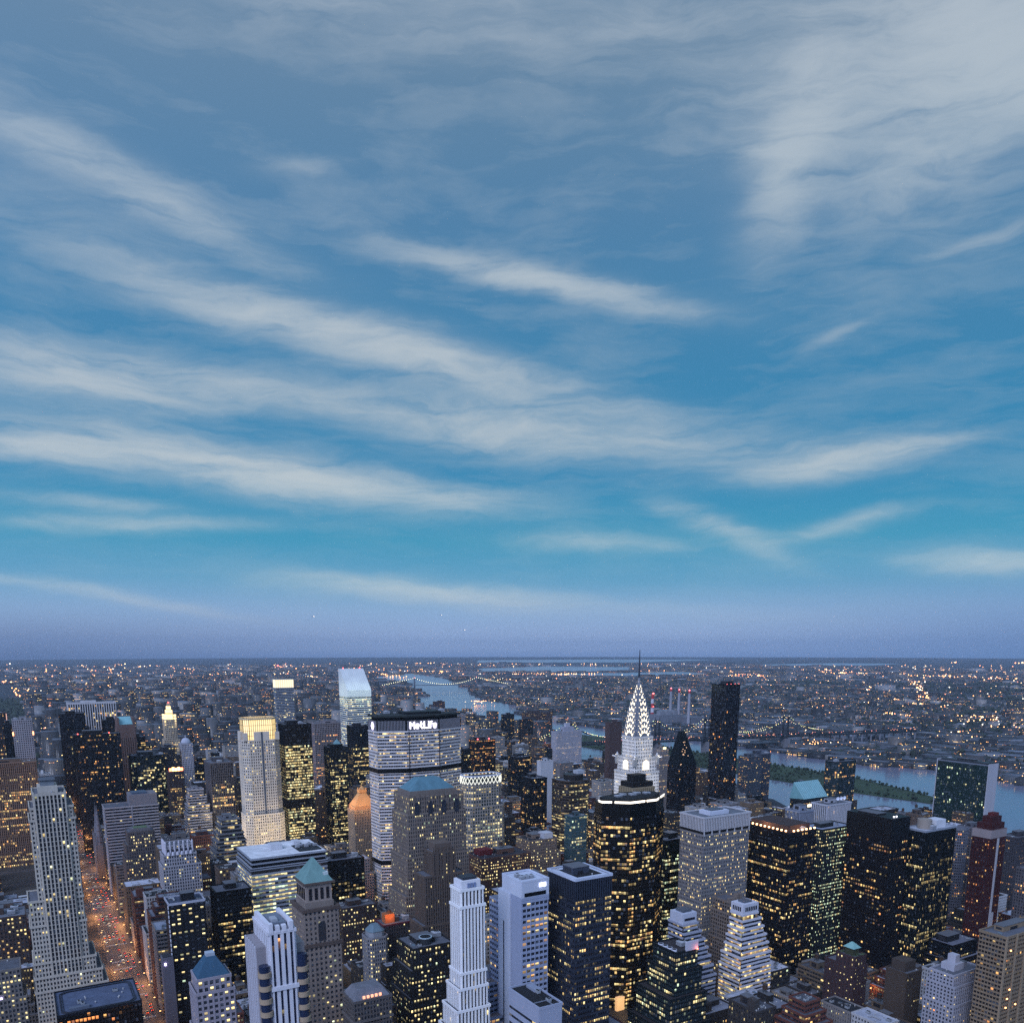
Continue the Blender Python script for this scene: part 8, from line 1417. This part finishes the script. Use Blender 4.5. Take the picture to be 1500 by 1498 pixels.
# ---------------------------------------------------------------- distant city as one mass
def far_mass():
    rs = np.random.RandomState(21); B = []
    def field(n, x0, x1, y0, y1, p, fs, hs, ang=0.0, park=True):
        X = rs.uniform(x0, x1, n); Y = y0 + (y1 - y0) * rs.rand(n) ** p
        ok = ~inside(RIVER, X, Y)
        for b in BAYS + [ISLE, INLET]: ok &= ~inside(b, X, Y)
        ok &= ~((X > PARKR[0]) & (X < PARKR[1]) & (Y > PARKR[2]) & (Y < PARKR[3]))
        ok &= ~((X < 1400) & (Y < 2130))
        for (a, b, c, d, *_r) in FOOT: ok &= ~((X > a - 25) & (X < b + 25) & (Y > c - 25) & (Y < d + 25))
        X, Y = X[ok], Y[ok]; k = len(X)
        S = 1 + np.hypot(X, Y) / 9000
        W = rs.uniform(*fs, k) * S; D = rs.uniform(*fs, k) * S
        H = hs(k, X, Y); B.append(np.stack([X, Y, W, D, H, np.full(k, ang) + (rs.rand(k) < .0) * .3], 1))
    ue = lambda k, X, Y: np.where(rs.rand(k) < .30, rs.uniform(45, 105, k), rs.uniform(14, 48, k))
    field(3000, 60, 1640, 2130, 5200, 1.15, (16, 40), ue); field(1300, 60, 2400, 5200, 9000, 1.0, (25, 60), lambda k, X, Y: np.where(rs.rand(k) < .15, rs.uniform(35, 70, k), rs.uniform(10, 28, k)))
    field(500, -2500, -800, 2100, 7500, 1.0, (20, 50), lambda k, X, Y: rs.uniform(15, 80, k))
    low = lambda k, X, Y: np.where(rs.rand(k) < .06, rs.uniform(18, 45, k), rs.uniform(6, 17, k))
    field(7500, 2030, 5200, -600, 6500, 1.0, (12, 38), low, .25); field(4200, 5000, 13000, -1500, 13000, 1.0, (22, 80), low, .5); field(2500, 2500, 9000, 6000, 16000, 1.0, (30, 90), low, .1)
    field(1800, -3000, 3500, 8500, 17000, 1.0, (30, 80), low, .15)
    for _ in range(2): field(700, 2040, 3100, 900, 3300, 1.0, (22, 60), lambda k, X, Y: rs.uniform(7, 18, k), .25)
    B = np.concatenate(B); n = len(B)
    X, Y, W, D, H, A = B.T; ca, sa = np.cos(A), np.sin(A)
    lx = np.stack([-W, W, W, -W], 1) / 2; ly = np.stack([-D, -D, D, D], 1) / 2
    px = X[:, None] + lx * ca[:, None] - ly * sa[:, None]; py = Y[:, None] + lx * sa[:, None] + ly * ca[:, None]
    V = np.zeros((n, 8, 3), np.float32); V[:, :4, 0] = px; V[:, :4, 1] = py; V[:, 4:, 0] = px; V[:, 4:, 1] = py; V[:, 4:, 2] = H[:, None]
    fidx = np.array([[0, 1, 5, 4], [1, 2, 6, 5], [2, 3, 7, 6], [3, 0, 4, 7], [4, 5, 6, 7]])
    L = (fidx[None] + 8 * np.arange(n)[:, None, None]).astype(np.int32).reshape(-1)
    me = bpy.data.meshes.new('distant_city'); me.vertices.add(n * 8); me.vertices.foreach_set('co', V.ravel())
    me.loops.add(len(L)); me.loops.foreach_set('vertex_index', L); me.polygons.add(n * 5); me.polygons.foreach_set('loop_start', (np.arange(n * 5) * 4).astype(np.int32))
    nbx = np.maximum(2, np.round(W / 4)); nby = np.maximum(2, np.round(D / 4)); nf = np.maximum(2, np.round(H / 3.4)); s = rs.randint(0, 3000, n)
    uv = np.zeros((n, 5, 4, 2), np.float32); uv[:, 4] = -1
    for f in range(4):
        nb = nbx if f % 2 == 0 else nby
        uv[:, f, 0] = np.stack([s, s * 0], 1); uv[:, f, 1] = np.stack([s + nb, s * 0], 1); uv[:, f, 2] = np.stack([s + nb, nf], 1); uv[:, f, 3] = np.stack([s, nf], 1)
    me.uv_layers.new(name='uv'); me.uv_layers['uv'].data.foreach_set('uv', uv.ravel())
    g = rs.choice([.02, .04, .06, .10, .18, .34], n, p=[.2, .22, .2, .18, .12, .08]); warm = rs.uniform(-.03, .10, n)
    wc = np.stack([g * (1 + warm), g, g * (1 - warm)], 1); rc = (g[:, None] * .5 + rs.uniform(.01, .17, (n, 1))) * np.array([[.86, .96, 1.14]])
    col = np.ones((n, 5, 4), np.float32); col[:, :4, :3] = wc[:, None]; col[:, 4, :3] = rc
    a = me.attributes.new('col', 'FLOAT_COLOR', 'FACE'); a.data.foreach_set('color', col.ravel())
    par = np.zeros((n, 5, 3), np.float32); par[:, :4, 0] = rs.choice([.03, .08, .16], n)[:, None]; par[:, :4, 1] = rs.uniform(.4, .9, n)[:, None]
    a = me.attributes.new('par', 'FLOAT_VECTOR', 'FACE'); a.data.foreach_set('vector', par.ravel())
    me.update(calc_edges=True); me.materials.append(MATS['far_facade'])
    o = bpy.data.objects.new('distant_city', me); C.objects.link(o); kind(o, 'stuff'); o['label'] = 'countless low roofs and blocks of the far boroughs beyond the river'
far_mass()
# ---------------------------------------------------------------- far lights (uncountable)
def far_lights():
    rs = np.random.RandomState(8); m = MB()
    PAL = [(1.0, .40, .10), (1.0, .52, .18), (1.0, .68, .34), (1.0, .9, .7), (1.0, .3, .1)]
    def put(x, y, z, k=1.0, col=None, size=None):
        d = math.hypot(x, y); r = (size or 0.00072 * d) * rs.uniform(.6, 1.15)
        c = col or PAL[rs.choice(5, p=[.36, .28, .17, .09, .10])]; g = k * rs.choice([3.0, 6.0, 11, 18.0], p=[.4, .33, .19, .08])
        m.ball(x, y, z, r, (c[0] * g, c[1] * g, c[2] * g))
    def blocked(x, y): return inside(RIVER, [x], [y])[0] or any(inside(b, [x], [y])[0] for b in BAYS)
    n = 0
    while n < 1500:
        d = 2100 + 15500 * rs.rand() ** 1.25; a = R(30.77 + rs.uniform(-34, 34)); x, y = d * math.sin(a), d * math.cos(a)
        if x < 1400 and y < 2130: continue
        if blocked(x, y) or (-300 < x < 55 and y < 6150): continue
        put(x, y, rs.uniform(8, 26) if x > 1900 else rs.uniform(8, 70), .42); n += 1
    # bright clusters and light strings: shopping streets, yards, the airport, highways
    def cluster(x, y, sx, sy, n, k, col=None):
        for _ in range(n): put(x + rs.randn() * sx, y + rs.randn() * sy, rs.uniform(8, 20), k, col)
    def string(p, q, n, k, j=12, col=None):
        for i in range(n):
            t = (i + rs.uniform(-.3, .3)) / n; put(p[0] + (q[0] - p[0]) * t + rs.randn() * j, p[1] + (q[1] - p[1]) * t + rs.randn() * j, rs.uniform(8, 14), k, col)
    for args in LIGHTS_STR: string(*args)
    for args in LIGHTS_CLU: cluster(*args)
    o = m.build('distant_lights', 'lamp'); kind(o, 'stuff'); o['label'] = 'thousands of orange and white street lights of the far boroughs'

LIGHTS_STR = [((7676, 5250), (5031, 3286), 70, 6.0, 16), ((4706, 3310), (4373, 2910), 40, 4.5, 18), ((5121, 3413), (4794, 2943), 40, 3.6, 24), ((3668, 2622), (3605, 2414), 30, 2.4, 8), ((3885, 2295), (3608, 1953), 26, 4.5, 60), ((4951, 9236), (6179, 8504), 80, 2.7, 110), ((4734, 10821), (5284, 10493), 34, 2.4, 120), ((6861, 7481), (7395, 6877), 55, 2.4, 130), ((6440, 5986), (6378, 5426), 18, 2.1, 80), ((9308, 7702), (9257, 6355), 60, 2.25, 150), ((9023, 6194), (9216, 5261), 34, 2.1, 160), ((2179, 7566), (2188, 6363), 34, 3.0, 25), ((2892, 10462), (2900, 9021), 38, 2.7, 60), ((1510, 7474), (2085, 7452), 24, 2.25, 60), ((-89, 9276), (106, 9351), 12, 2.7, 30), ((2641, 2151), (2854, 2024), 20, 1.65, 3), ((2220, 1297), (2262, 1211), 10, 1.5, 20), ((13, 7790), (44, 5292), 14, 2.4, 8), ((271, 8370), (543, 7752), 26, 2.4, 80), ((2999, 13195), (4454, 14586), 16, 1.8, 200), ((4009, 10484), (3665, 8565), 26, 2.55, 60), ((4060, 7403), (4719, 7454), 20, 1.95, 80), ((7391, 7466), (7743, 7256), 26, 2.25, 90), ((6019, 4492), (5452, 4049), 12, 2.7, 20), ((4289, 3170), (4202, 3012), 14, 2.4, 20), ((7373, 16841), (8001, 16467), 12, 1.5, 200), ((8727, 15095), (8645, 14284), 8, 1.8, 150), ((-52, 3414), (-50, 3387), 1, 0.15, 1), ((72, 1650), (64, 3000), 40, 0.9, 6), ((64, 3000), (40, 5200), 34, 1.3, 8)]
LIGHTS_CLU = [(8862, 4987, 90, 90, 14, 8.4), (3532, 2114, 60, 60, 14, 3.08), (4336, 2736, 70, 70, 10, 2.24), (2892, 1881, 90, 80, 16, 1.68), (2462, 3190, 60, 40, 16, 2.52), (2258, 1890, 50, 30, 22, 2.8), (3759, 2188, 50, 50, 14, 2.8), (4506, 6357, 60, 50, 12, 2.24), (10235, 8411, 150, 150, 10, 2.24), (550, 8366, 40, 40, 8, 2.8), (342, 8836, 60, 50, 14, 2.52), (2325, 4340, 50, 40, 18, 1.96), (18266, 11386, 120, 100, 5, 2.8), (18641, 10132, 90, 90, 4, 3.36), (7165, 4774, 60, 60, 6, 2.24), (2113, 1545, 20, 10, 6, 2.24), (2300, 1842, 30, 20, 8, 1.96), (3368, 1915, 60, 60, 12, 1.96)]
far_lights()

# ---------------------------------------------------------------- bridges, chimneys, aircraft
def cantilever_bridge():
    r = empty('cantilever_bridge', (1859, 1985, 0), 'long dark steel cantilever bridge strung with yellow lights over the river and island', 'bridge')
    A, B = np.array([1250., 2075.]), np.array([2700., 1790.]); d = (B - A) / np.linalg.norm(B - A); nrm = np.array([-d[1], d[0]]); Lt = np.linalg.norm(B - A)
    tw = [float(np.dot(np.array(p) - A, d)) for p in ((1400, 2046), (1690, 2000), (1862, 1962), (2151, 1903))]
    P = lambda s, o, z: (A[0] + d[0] * s + nrm[0] * o, A[1] + d[1] * s + nrm[1] * o, z)
    c = (0.11, 0.12, 0.14)
    m = MB()
    for s0 in np.arange(0, Lt, 60): 
        s1 = min(Lt, s0 + 60)
        for z in (38, 45): 
            m.poly([P(s0, -13, z), P(s1, -13, z), P(s1, 13, z), P(s0, 13, z)][::-1], (0.07, .07, .08)); m.poly([P(s0, -13, z), P(s1, -13, z), P(s1, -13, z + 2), P(s0, -13, z + 2)], c); m.poly([P(s1, 13, z), P(s0, 13, z), P(s0, 13, z + 2), P(s1, 13, z + 2)], c)
    m.build('deck', 'steel', r)
    def ztop(s):
        best = 50.0
        for t in tw: best = max(best, 50 + 56 * math.exp(-abs(s - t) / 62.0))
        return best if tw[0] - 130 < s < tw[3] + 160 else 47
    lamps = []
    m = MB()
    ss = np.arange(tw[0] - 130, tw[3] + 160, 16.0)
    for o in (-12.5, 12.5):
        for a, b in zip(ss[:-1], ss[1:]):
            m.tube(P(a, o, ztop(a)), P(b, o, ztop(b)), .9, c, 4); m.tube(P(a, o, 40), P(a, o, ztop(a)), .5, c, 4); m.tube(P(a, o, 40), P(b, o, ztop(b)), .45, c, 4)
            lamps.append(P((a + b) / 2, o * 1.05, (ztop(a) + ztop(b)) / 2 + 2)); lamps.append(P(a, o * 1.05, ztop(a) + 2))
    m.build('truss', 'steel', r)
    for t in tw:
        m = MB()
        for o in (-12.5, 12.5):
            for k in (-3, 3): m.tube(P(t + k, o, 0), P(t + k * .6, o, 106), 1.6, c, 5)
            m.tube(P(t, o, 106), P(t, o, 114), .8, c, 5)
        for z in (60, 84, 104): m.tube(P(t, -12.5, z), P(t, 12.5, z), 1.2, c, 5)
        m.build('bridge_tower', 'steel', r)
        m = MB(); q = [P(t - 9, -16, 0)[:2], P(t + 9, -16, 0)[:2], P(t + 9, 16, 0)[:2], P(t - 9, 16, 0)[:2]]; m.prism(q, 0, 34, (0.3, 0.3, 0.32)); m.build('pier', 'masonry', r)
    for s in list(np.arange(tw[3] + 190, Lt, 38)) + list(np.arange(10, tw[0] - 40, 40)):
        m = MB()
        for o in (-10, 10): m.box(*(lambda p: (p[0] - 1.8, p[0] + 1.8, p[1] - 1.8, p[1] + 1.8))(P(s, o, 0)), 0, 38, (0.34, 0.34, 0.37))
        m.build('pier', 'masonry', r)
    m = MB(); rg = random.Random(3)
    for p in lamps:
        if rg.random() < .8: m.ball(*p, rg.uniform(1.0, 1.4), tuple(q * rg.uniform(.7, 1.3) for q in (3, 2.6, 1.2)))
    kind(m.build('cable_lights', 'lamp', r), 'stuff')
    m = MB()
    for k in range(110):
        s = rg.uniform(0, Lt); m.ball(*P(s, rg.choice([-13.6, -13.6, 13.6]), 48), rg.uniform(.9, 1.6), rg.choice([(3, .7, .4), (2.5, .9, .5), (3, 1.3, .5), (2.4, .5, .4)]))
    kind(m.build('deck_lights', 'lamp', r), 'stuff')
cantilever_bridge()
def suspension_bridge():
    r = empty('suspension_bridge', (2920, 5980, 0), 'distant suspension bridge with a garland of pale lights along its cable', 'bridge')
    p0, p1 = np.array([2679., 6035.]), np.array([3164., 5926.]); d = (p1 - p0) / np.linalg.norm(p1 - p0); n = np.array([-d[1], d[0]]); S = np.linalg.norm(p1 - p0); c = (0.3, 0.32, 0.36)
    P = lambda s, o, z: (p0[0] + d[0] * s + n[0] * o, p0[1] + d[1] * s + n[1] * o, z)
    m = MB(); a, b = -260, S + 330
    for o0, z in ((-15, 42),): m.poly([P(a, -15, z), P(a, 15, z), P(b, 15, z), P(b, -15, z)], (.1, .1, .11)); m.poly([P(a, -15, z - 5), P(b, -15, z - 5), P(b, -15, z), P(a, -15, z)], c); m.poly([P(b, 15, z - 5), P(a, 15, z - 5), P(a, 15, z), P(b, 15, z)], c)
    m.build('deck', 'steel', r)
    for s in (0, S):
        m = MB()
        for o in (-15, 15): m.tube(P(s, o, 0), P(s, o, 96), 3.2, c, 6)
        for z in (34, 70, 94): m.tube(P(s, -15, z), P(s, 15, z), 2.2, c, 6)
        m.build('bridge_tower', 'steel', r)
    def z(s): return 46 + 49 * ((s - S / 2) / (S / 2)) ** 2 if 0 <= s <= S else max(44, 95 - (abs(s - (0 if s < 0 else S)) / 250) * 51)
    m = MB(); L = MB(); ss = np.linspace(-250, S + 250, 60)
    for o in (-15, 15):
        for u, v in zip(ss[:-1], ss[1:]): m.tube(P(u, o, z(u)), P(v, o, z(v)), .8, c, 4); m.tube(P(u, o, 42), P(u, o, z(u)), .3, c, 4)
        if o < 0: [L.ball(*P(u, o - 1, z(u) + 1), 2.8, (4, 3.8, 2.2)) for u in ss]
    m.build('cable', 'steel', r); kind(L.build('cable_lights', 'lamp', r), 'stuff')
    m = MB(); [m.ball(*P(s, 0, 99), 3.2, (4, .5, .4)) for s in (0, S)]; m.build('warning_light', 'lamp', r)
suspension_bridge()
def plant():
    r = empty('power_station', (2440, 2760, 0), 'pale boxy power station on the far river shore below the chimneys', 'power station')
    m = MB(); m.box(2300, 2420, 2700, 2770, 0, 48, (0.30, 0.31, 0.34)); m.box(2420, 2500, 2640, 2760, 0, 38, (0.26, 0.27, 0.3)); m.build('boiler_house', 'masonry', r)
    for k in range(3): add_box(r, 'boiler_block', 'concrete', 2310 + k * 38, 2332 + k * 38, 2706, 2730, 48, 64, (0.36, .37, .4))
    for (x, y, lb) in ((2464, 2820, 'leftmost of three tall grey chimneys with red tops across the river'), (2412, 2709, 'middle of three tall grey chimneys with red tops across the river'), (2409, 2643, 'rightmost of three tall grey chimneys with red tops across the river')):
        c = empty('chimney', (x, y, 0), lb, 'chimney', 'power station chimneys')
        m = MB(); m.cyl(x, y, 7.5, 0, 138, (0.42, 0.42, 0.45), 14, 5.0); m.build('shaft', 'concrete', c)
        m = MB(); m.cyl(x, y, 5.4, 138, 148, (0.5, .12, .12), 14, 5.2); m.build('red_band', 'concrete', c); m = MB(); m.ball(x, y, 150, 5.0, (3.2, .5, .5)); m.build('warning_light', 'lamp', c)
    c = empty('chimney', (2450, 2925, 0), 'shorter red and white striped chimney left of the three grey ones', 'chimney')
    for k in range(6): m = MB(); m.cyl(2450, 2925, 8.5 - k * .35, k * 20, k * 20 + 20, (0.62, .62, .65) if k % 2 == 0 else (.5, .1, .1), 14, 8.15 - k * .35); m.build('band', 'concrete', c)
    for z in (124, 66): m = MB(); m.ball(2450, 2921, z, 7, (4.2, .6, .5), .6); m.build('warning_light', 'lamp', c)
plant()
def aircraft():
    for (x, y, z, s, lb) in ((1560, 4950, 505, 1.0, 'highest of three tiny aircraft with a landing light above the horizon'), (2750, 5700, 560, .9, 'middle of three tiny aircraft with a landing light above the horizon'), (3250, 6300, 470, 1.2, 'lowest of three tiny aircraft with a landing light above the horizon')):
        r = empty('aircraft', (x, y, z), lb, 'aircraft', 'aircraft on approach')
        m = MB(); m.tube((x, y - 17, z), (x, y + 15, z), 1.9, (.6, .62, .65), 10); m.cyl(x, y, .1, z, z + .1, n=4); m.build('fuselage', 'metal_panel', r)
        m = MB()
        for sx in (-1, 1): m.poly([(x, y - 4, z - .6), (x + sx * 16, y + 5, z + .4), (x + sx * 16, y + 7, z + .4), (x, y + 3, z - .6)], (.5, .52, .55)); m.poly([(x, y - 4, z - .9), (x, y + 3, z - .9), (x + sx * 16, y + 7, z + .2), (x + sx * 16, y + 5, z + .2)], (.5, .52, .55))
        m.build('wing', 'metal_panel', r)
        m = MB(); m.poly([(x - .2, y + 10, z + 1.5), (x - .2, y + 15, z + 1.5), (x - .2, y + 16, z + 6.5), (x - .2, y + 14, z + 6.5)], (.5, .5, .55)); m.poly([(x + .2, y + 15, z + 1.5), (x + .2, y + 10, z + 1.5), (x + .2, y + 14, z + 6.5), (x + .2, y + 16, z + 6.5)], (.5, .5, .55)); m.build('tail_fin', 'metal_panel', r)
        m = MB(); m.ball(x, y - 18, z - 1, 2.3 * s, (5, 4.0, 2.6)); m.build('landing_light', 'lamp', r)
aircraft()
# ---------------------------------------------------------------- street lamps and traffic
def lamp_kit():
    p = MB(); p.cyl(0, 0, .14, 0, 8.4, (.1, .1, .1), 6, .09); p.tube((0, 0, 8.3), (2.0, 0, 8.9), .07, (.1, .1, .1), 5); p.cyl(0, 0, .25, 0, .8, (.09, .09, .09), 8)
    h = MB(); h.box(1.6, 2.9, -.3, .3, 8.75, 9.0, (7, 3.3, 1.05), bottom=True)
    return p.mesh('pole', 'steel'), h.mesh('lamp_head', 'lamp')
LP, LH = lamp_kit()
def street_lamp(x, y, side, label, group, power=0):
    r = empty('street_lamp', (x, y, .16), label, 'street lamp', group); rz = 0 if side > 0 else math.pi
    link(LP, 'pole', r, (0, 0, 0), rz); link(LH, 'lamp_head', r, (0, 0, 0), rz)
    if power: glow_lamp('street_lamp_light', (x + 2.2 * side, y, 8.6), power, (1.0, .41, .12), 1.6)
for k in range(48):
    y = 395 + k * 34
    for sd in (1, -1):
        street_lamp(72 - sd * 14.6, y + (17 if sd < 0 else 0), sd, 'orange street lamp in the long row down the %s kerb of the busy avenue' % ('west' if sd > 0 else 'east'), 'orange lamps along the %s kerb of the avenue' % ('west' if sd > 0 else 'east'),
                    (24000 if 740 < y < 1560 else 3600) if (k % 3 == (0 if sd > 0 else 1) and k < 46) else 0)
def car_kit():
    K = {}
    for nm, c in (('yellow', (.62, .33, .02)), ('black', (.012, .012, .014)), ('silver', (.4, .41, .43)), ('white', (.68, .68, .68)), ('red', (.3, .02, .02)), ('blue', (.03, .06, .16))):
        m = MB(); prof = [(-2.3, .35), (2.3, .35), (2.35, .75), (1.35, .95), (-1.9, 1.0), (-2.35, .85)]
        L = [(.9, y, z) for y, z in prof]; Rr = [(-.9, y, z) for y, z in prof]; n = len(prof)
        m.poly(L, c); m.poly(Rr[::-1], c)
        for i in range(n): j = (i + 1) % n; m.poly([L[j], L[i], Rr[i], Rr[j]], c)
        K[nm] = m.mesh('body', 'paint')
    m = MB(); m.loft(rect(-.85, .85, -1.6, 1.2), .93, rect(-.68, .68, -1.1, .45), 1.45, (.02, .022, .028)); K['cabin'] = m.mesh('cabin', 'glazing')
    w = MB(); w.tube((-.12, 0, 0), (.12, 0, 0), .33, (.02, .02, .02), 10); K['wheel'] = w.mesh('wheel', 'metal_panel')
    h = MB(); h.box(-.22, .22, -.05, .05, -.12, .12, (16, 14, 10), bottom=True); K['headlight'] = h.mesh('headlight', 'lamp')
    t = MB(); t.box(-.22, .22, -.05, .05, -.1, .1, (9, .6, .25), bottom=True); K['taillight'] = t.mesh('taillight', 'lamp')
    return K
CK = car_kit()
def car(x, y, rz, colr, label):
    r = empty('car', (x, y, .01), label, 'car', 'cars in the avenue traffic'); r.rotation_euler = (0, 0, rz)
    link(CK[colr], 'body', r, (0, 0, 0)); link(CK['cabin'], 'cabin', r, (0, 0, 0))
    for sx in (-.85, .85):
        for sy in (-1.5, 1.45): link(CK['wheel'], 'wheel', r, (sx, sy, .33))
    for sx in (-.62, .62): link(CK['headlight'], 'headlight', r, (sx, 2.36, .66)); link(CK['taillight'], 'taillight', r, (sx, -2.38, .72))
rg = random.Random(17); used = []; seen_cars = {}
while len(used) < 150:
    ln = rg.choice([-9, -4.6, 0, 4.6, 9]); y = 560 + 1150 * rg.random() ** 1.1
    if rg.random() < .35: y = rg.choice([905, 985, 1065, 1150, 760]) + rg.uniform(0, 42)
    if any(abs(a - ln) < 1 and abs(b - y) < 7 for a, b in used): continue
    used.append((ln, y))
    colr = rg.choice(['yellow', 'yellow', 'black', 'silver', 'white', 'red', 'blue']); north = (ln > 2 or rg.random() < .25)
    b = int((y - 30) // 80.4); lane = {-9: 'west kerb', -4.6: 'west centre', 0: 'centre', 4.6: 'east centre', 9: 'east kerb'}[ln]
    key = (ln, b, colr, north); seen_cars[key] = seen_cars.get(key, 0) + 1; nth = seen_cars[key]
    car(72 + ln + rg.uniform(-.3, .3), y, 0 if north else math.pi, colr, '%s%s car showing %s in the %s lane, %s block up the avenue' % (['', 'second ', 'third ', 'fourth ', 'fifth '][nth - 1], colr, 'tail lamps' if north else 'headlights', lane, ['first', 'second', 'third', 'fourth', 'fifth', 'sixth', 'seventh', 'eighth', 'ninth', 'tenth', 'eleventh', 'twelfth', 'thirteenth', 'fourteenth', 'fifteenth', 'sixteenth'][max(0, min(15, b - 6))]))
# lamps on the other avenues and streets: shopfront and street light seen down in the canyons
rg = random.Random(5); n = 0
for (ax, aw) in AVES[2:]:
    for k in range(10):
        y = 360 + k * 95 + rg.uniform(-12, 12); x = ax + rg.choice([-1, 1]) * (aw / 2 + 1.2)
        street_lamp(x, y, 1 if x < ax else -1, 'orange street lamp down in a canyon between the eastern towers', 'street lamps of the eastern avenues', 4500 if k % 4 == 1 else 0)

# ---------------------------------------------------------------- air
m = MB(); m.box(-14500, 30500, -14500, 30500, -1, 600, bottom=True)
hm = bpy.data.materials.new('haze'); hm.use_nodes = True; T = NT(hm.node_tree); T.n.clear()
v = T.new('ShaderNodeVolumePrincipled'); v.inputs['Color'].default_value = (0.66, 0.80, 1.0, 1); v.inputs['Density'].default_value = HAZE
v.inputs['Anisotropy'].default_value = 0.1
o_ = T.new('ShaderNodeOutputMaterial'); T.l.new(v.outputs[0], o_.inputs['Volume']); MATS['haze'] = hm
try: hm.cycles.homogeneous_volume = True
except Exception: pass
kind(m.build('haze', 'haze'), 'stuff')
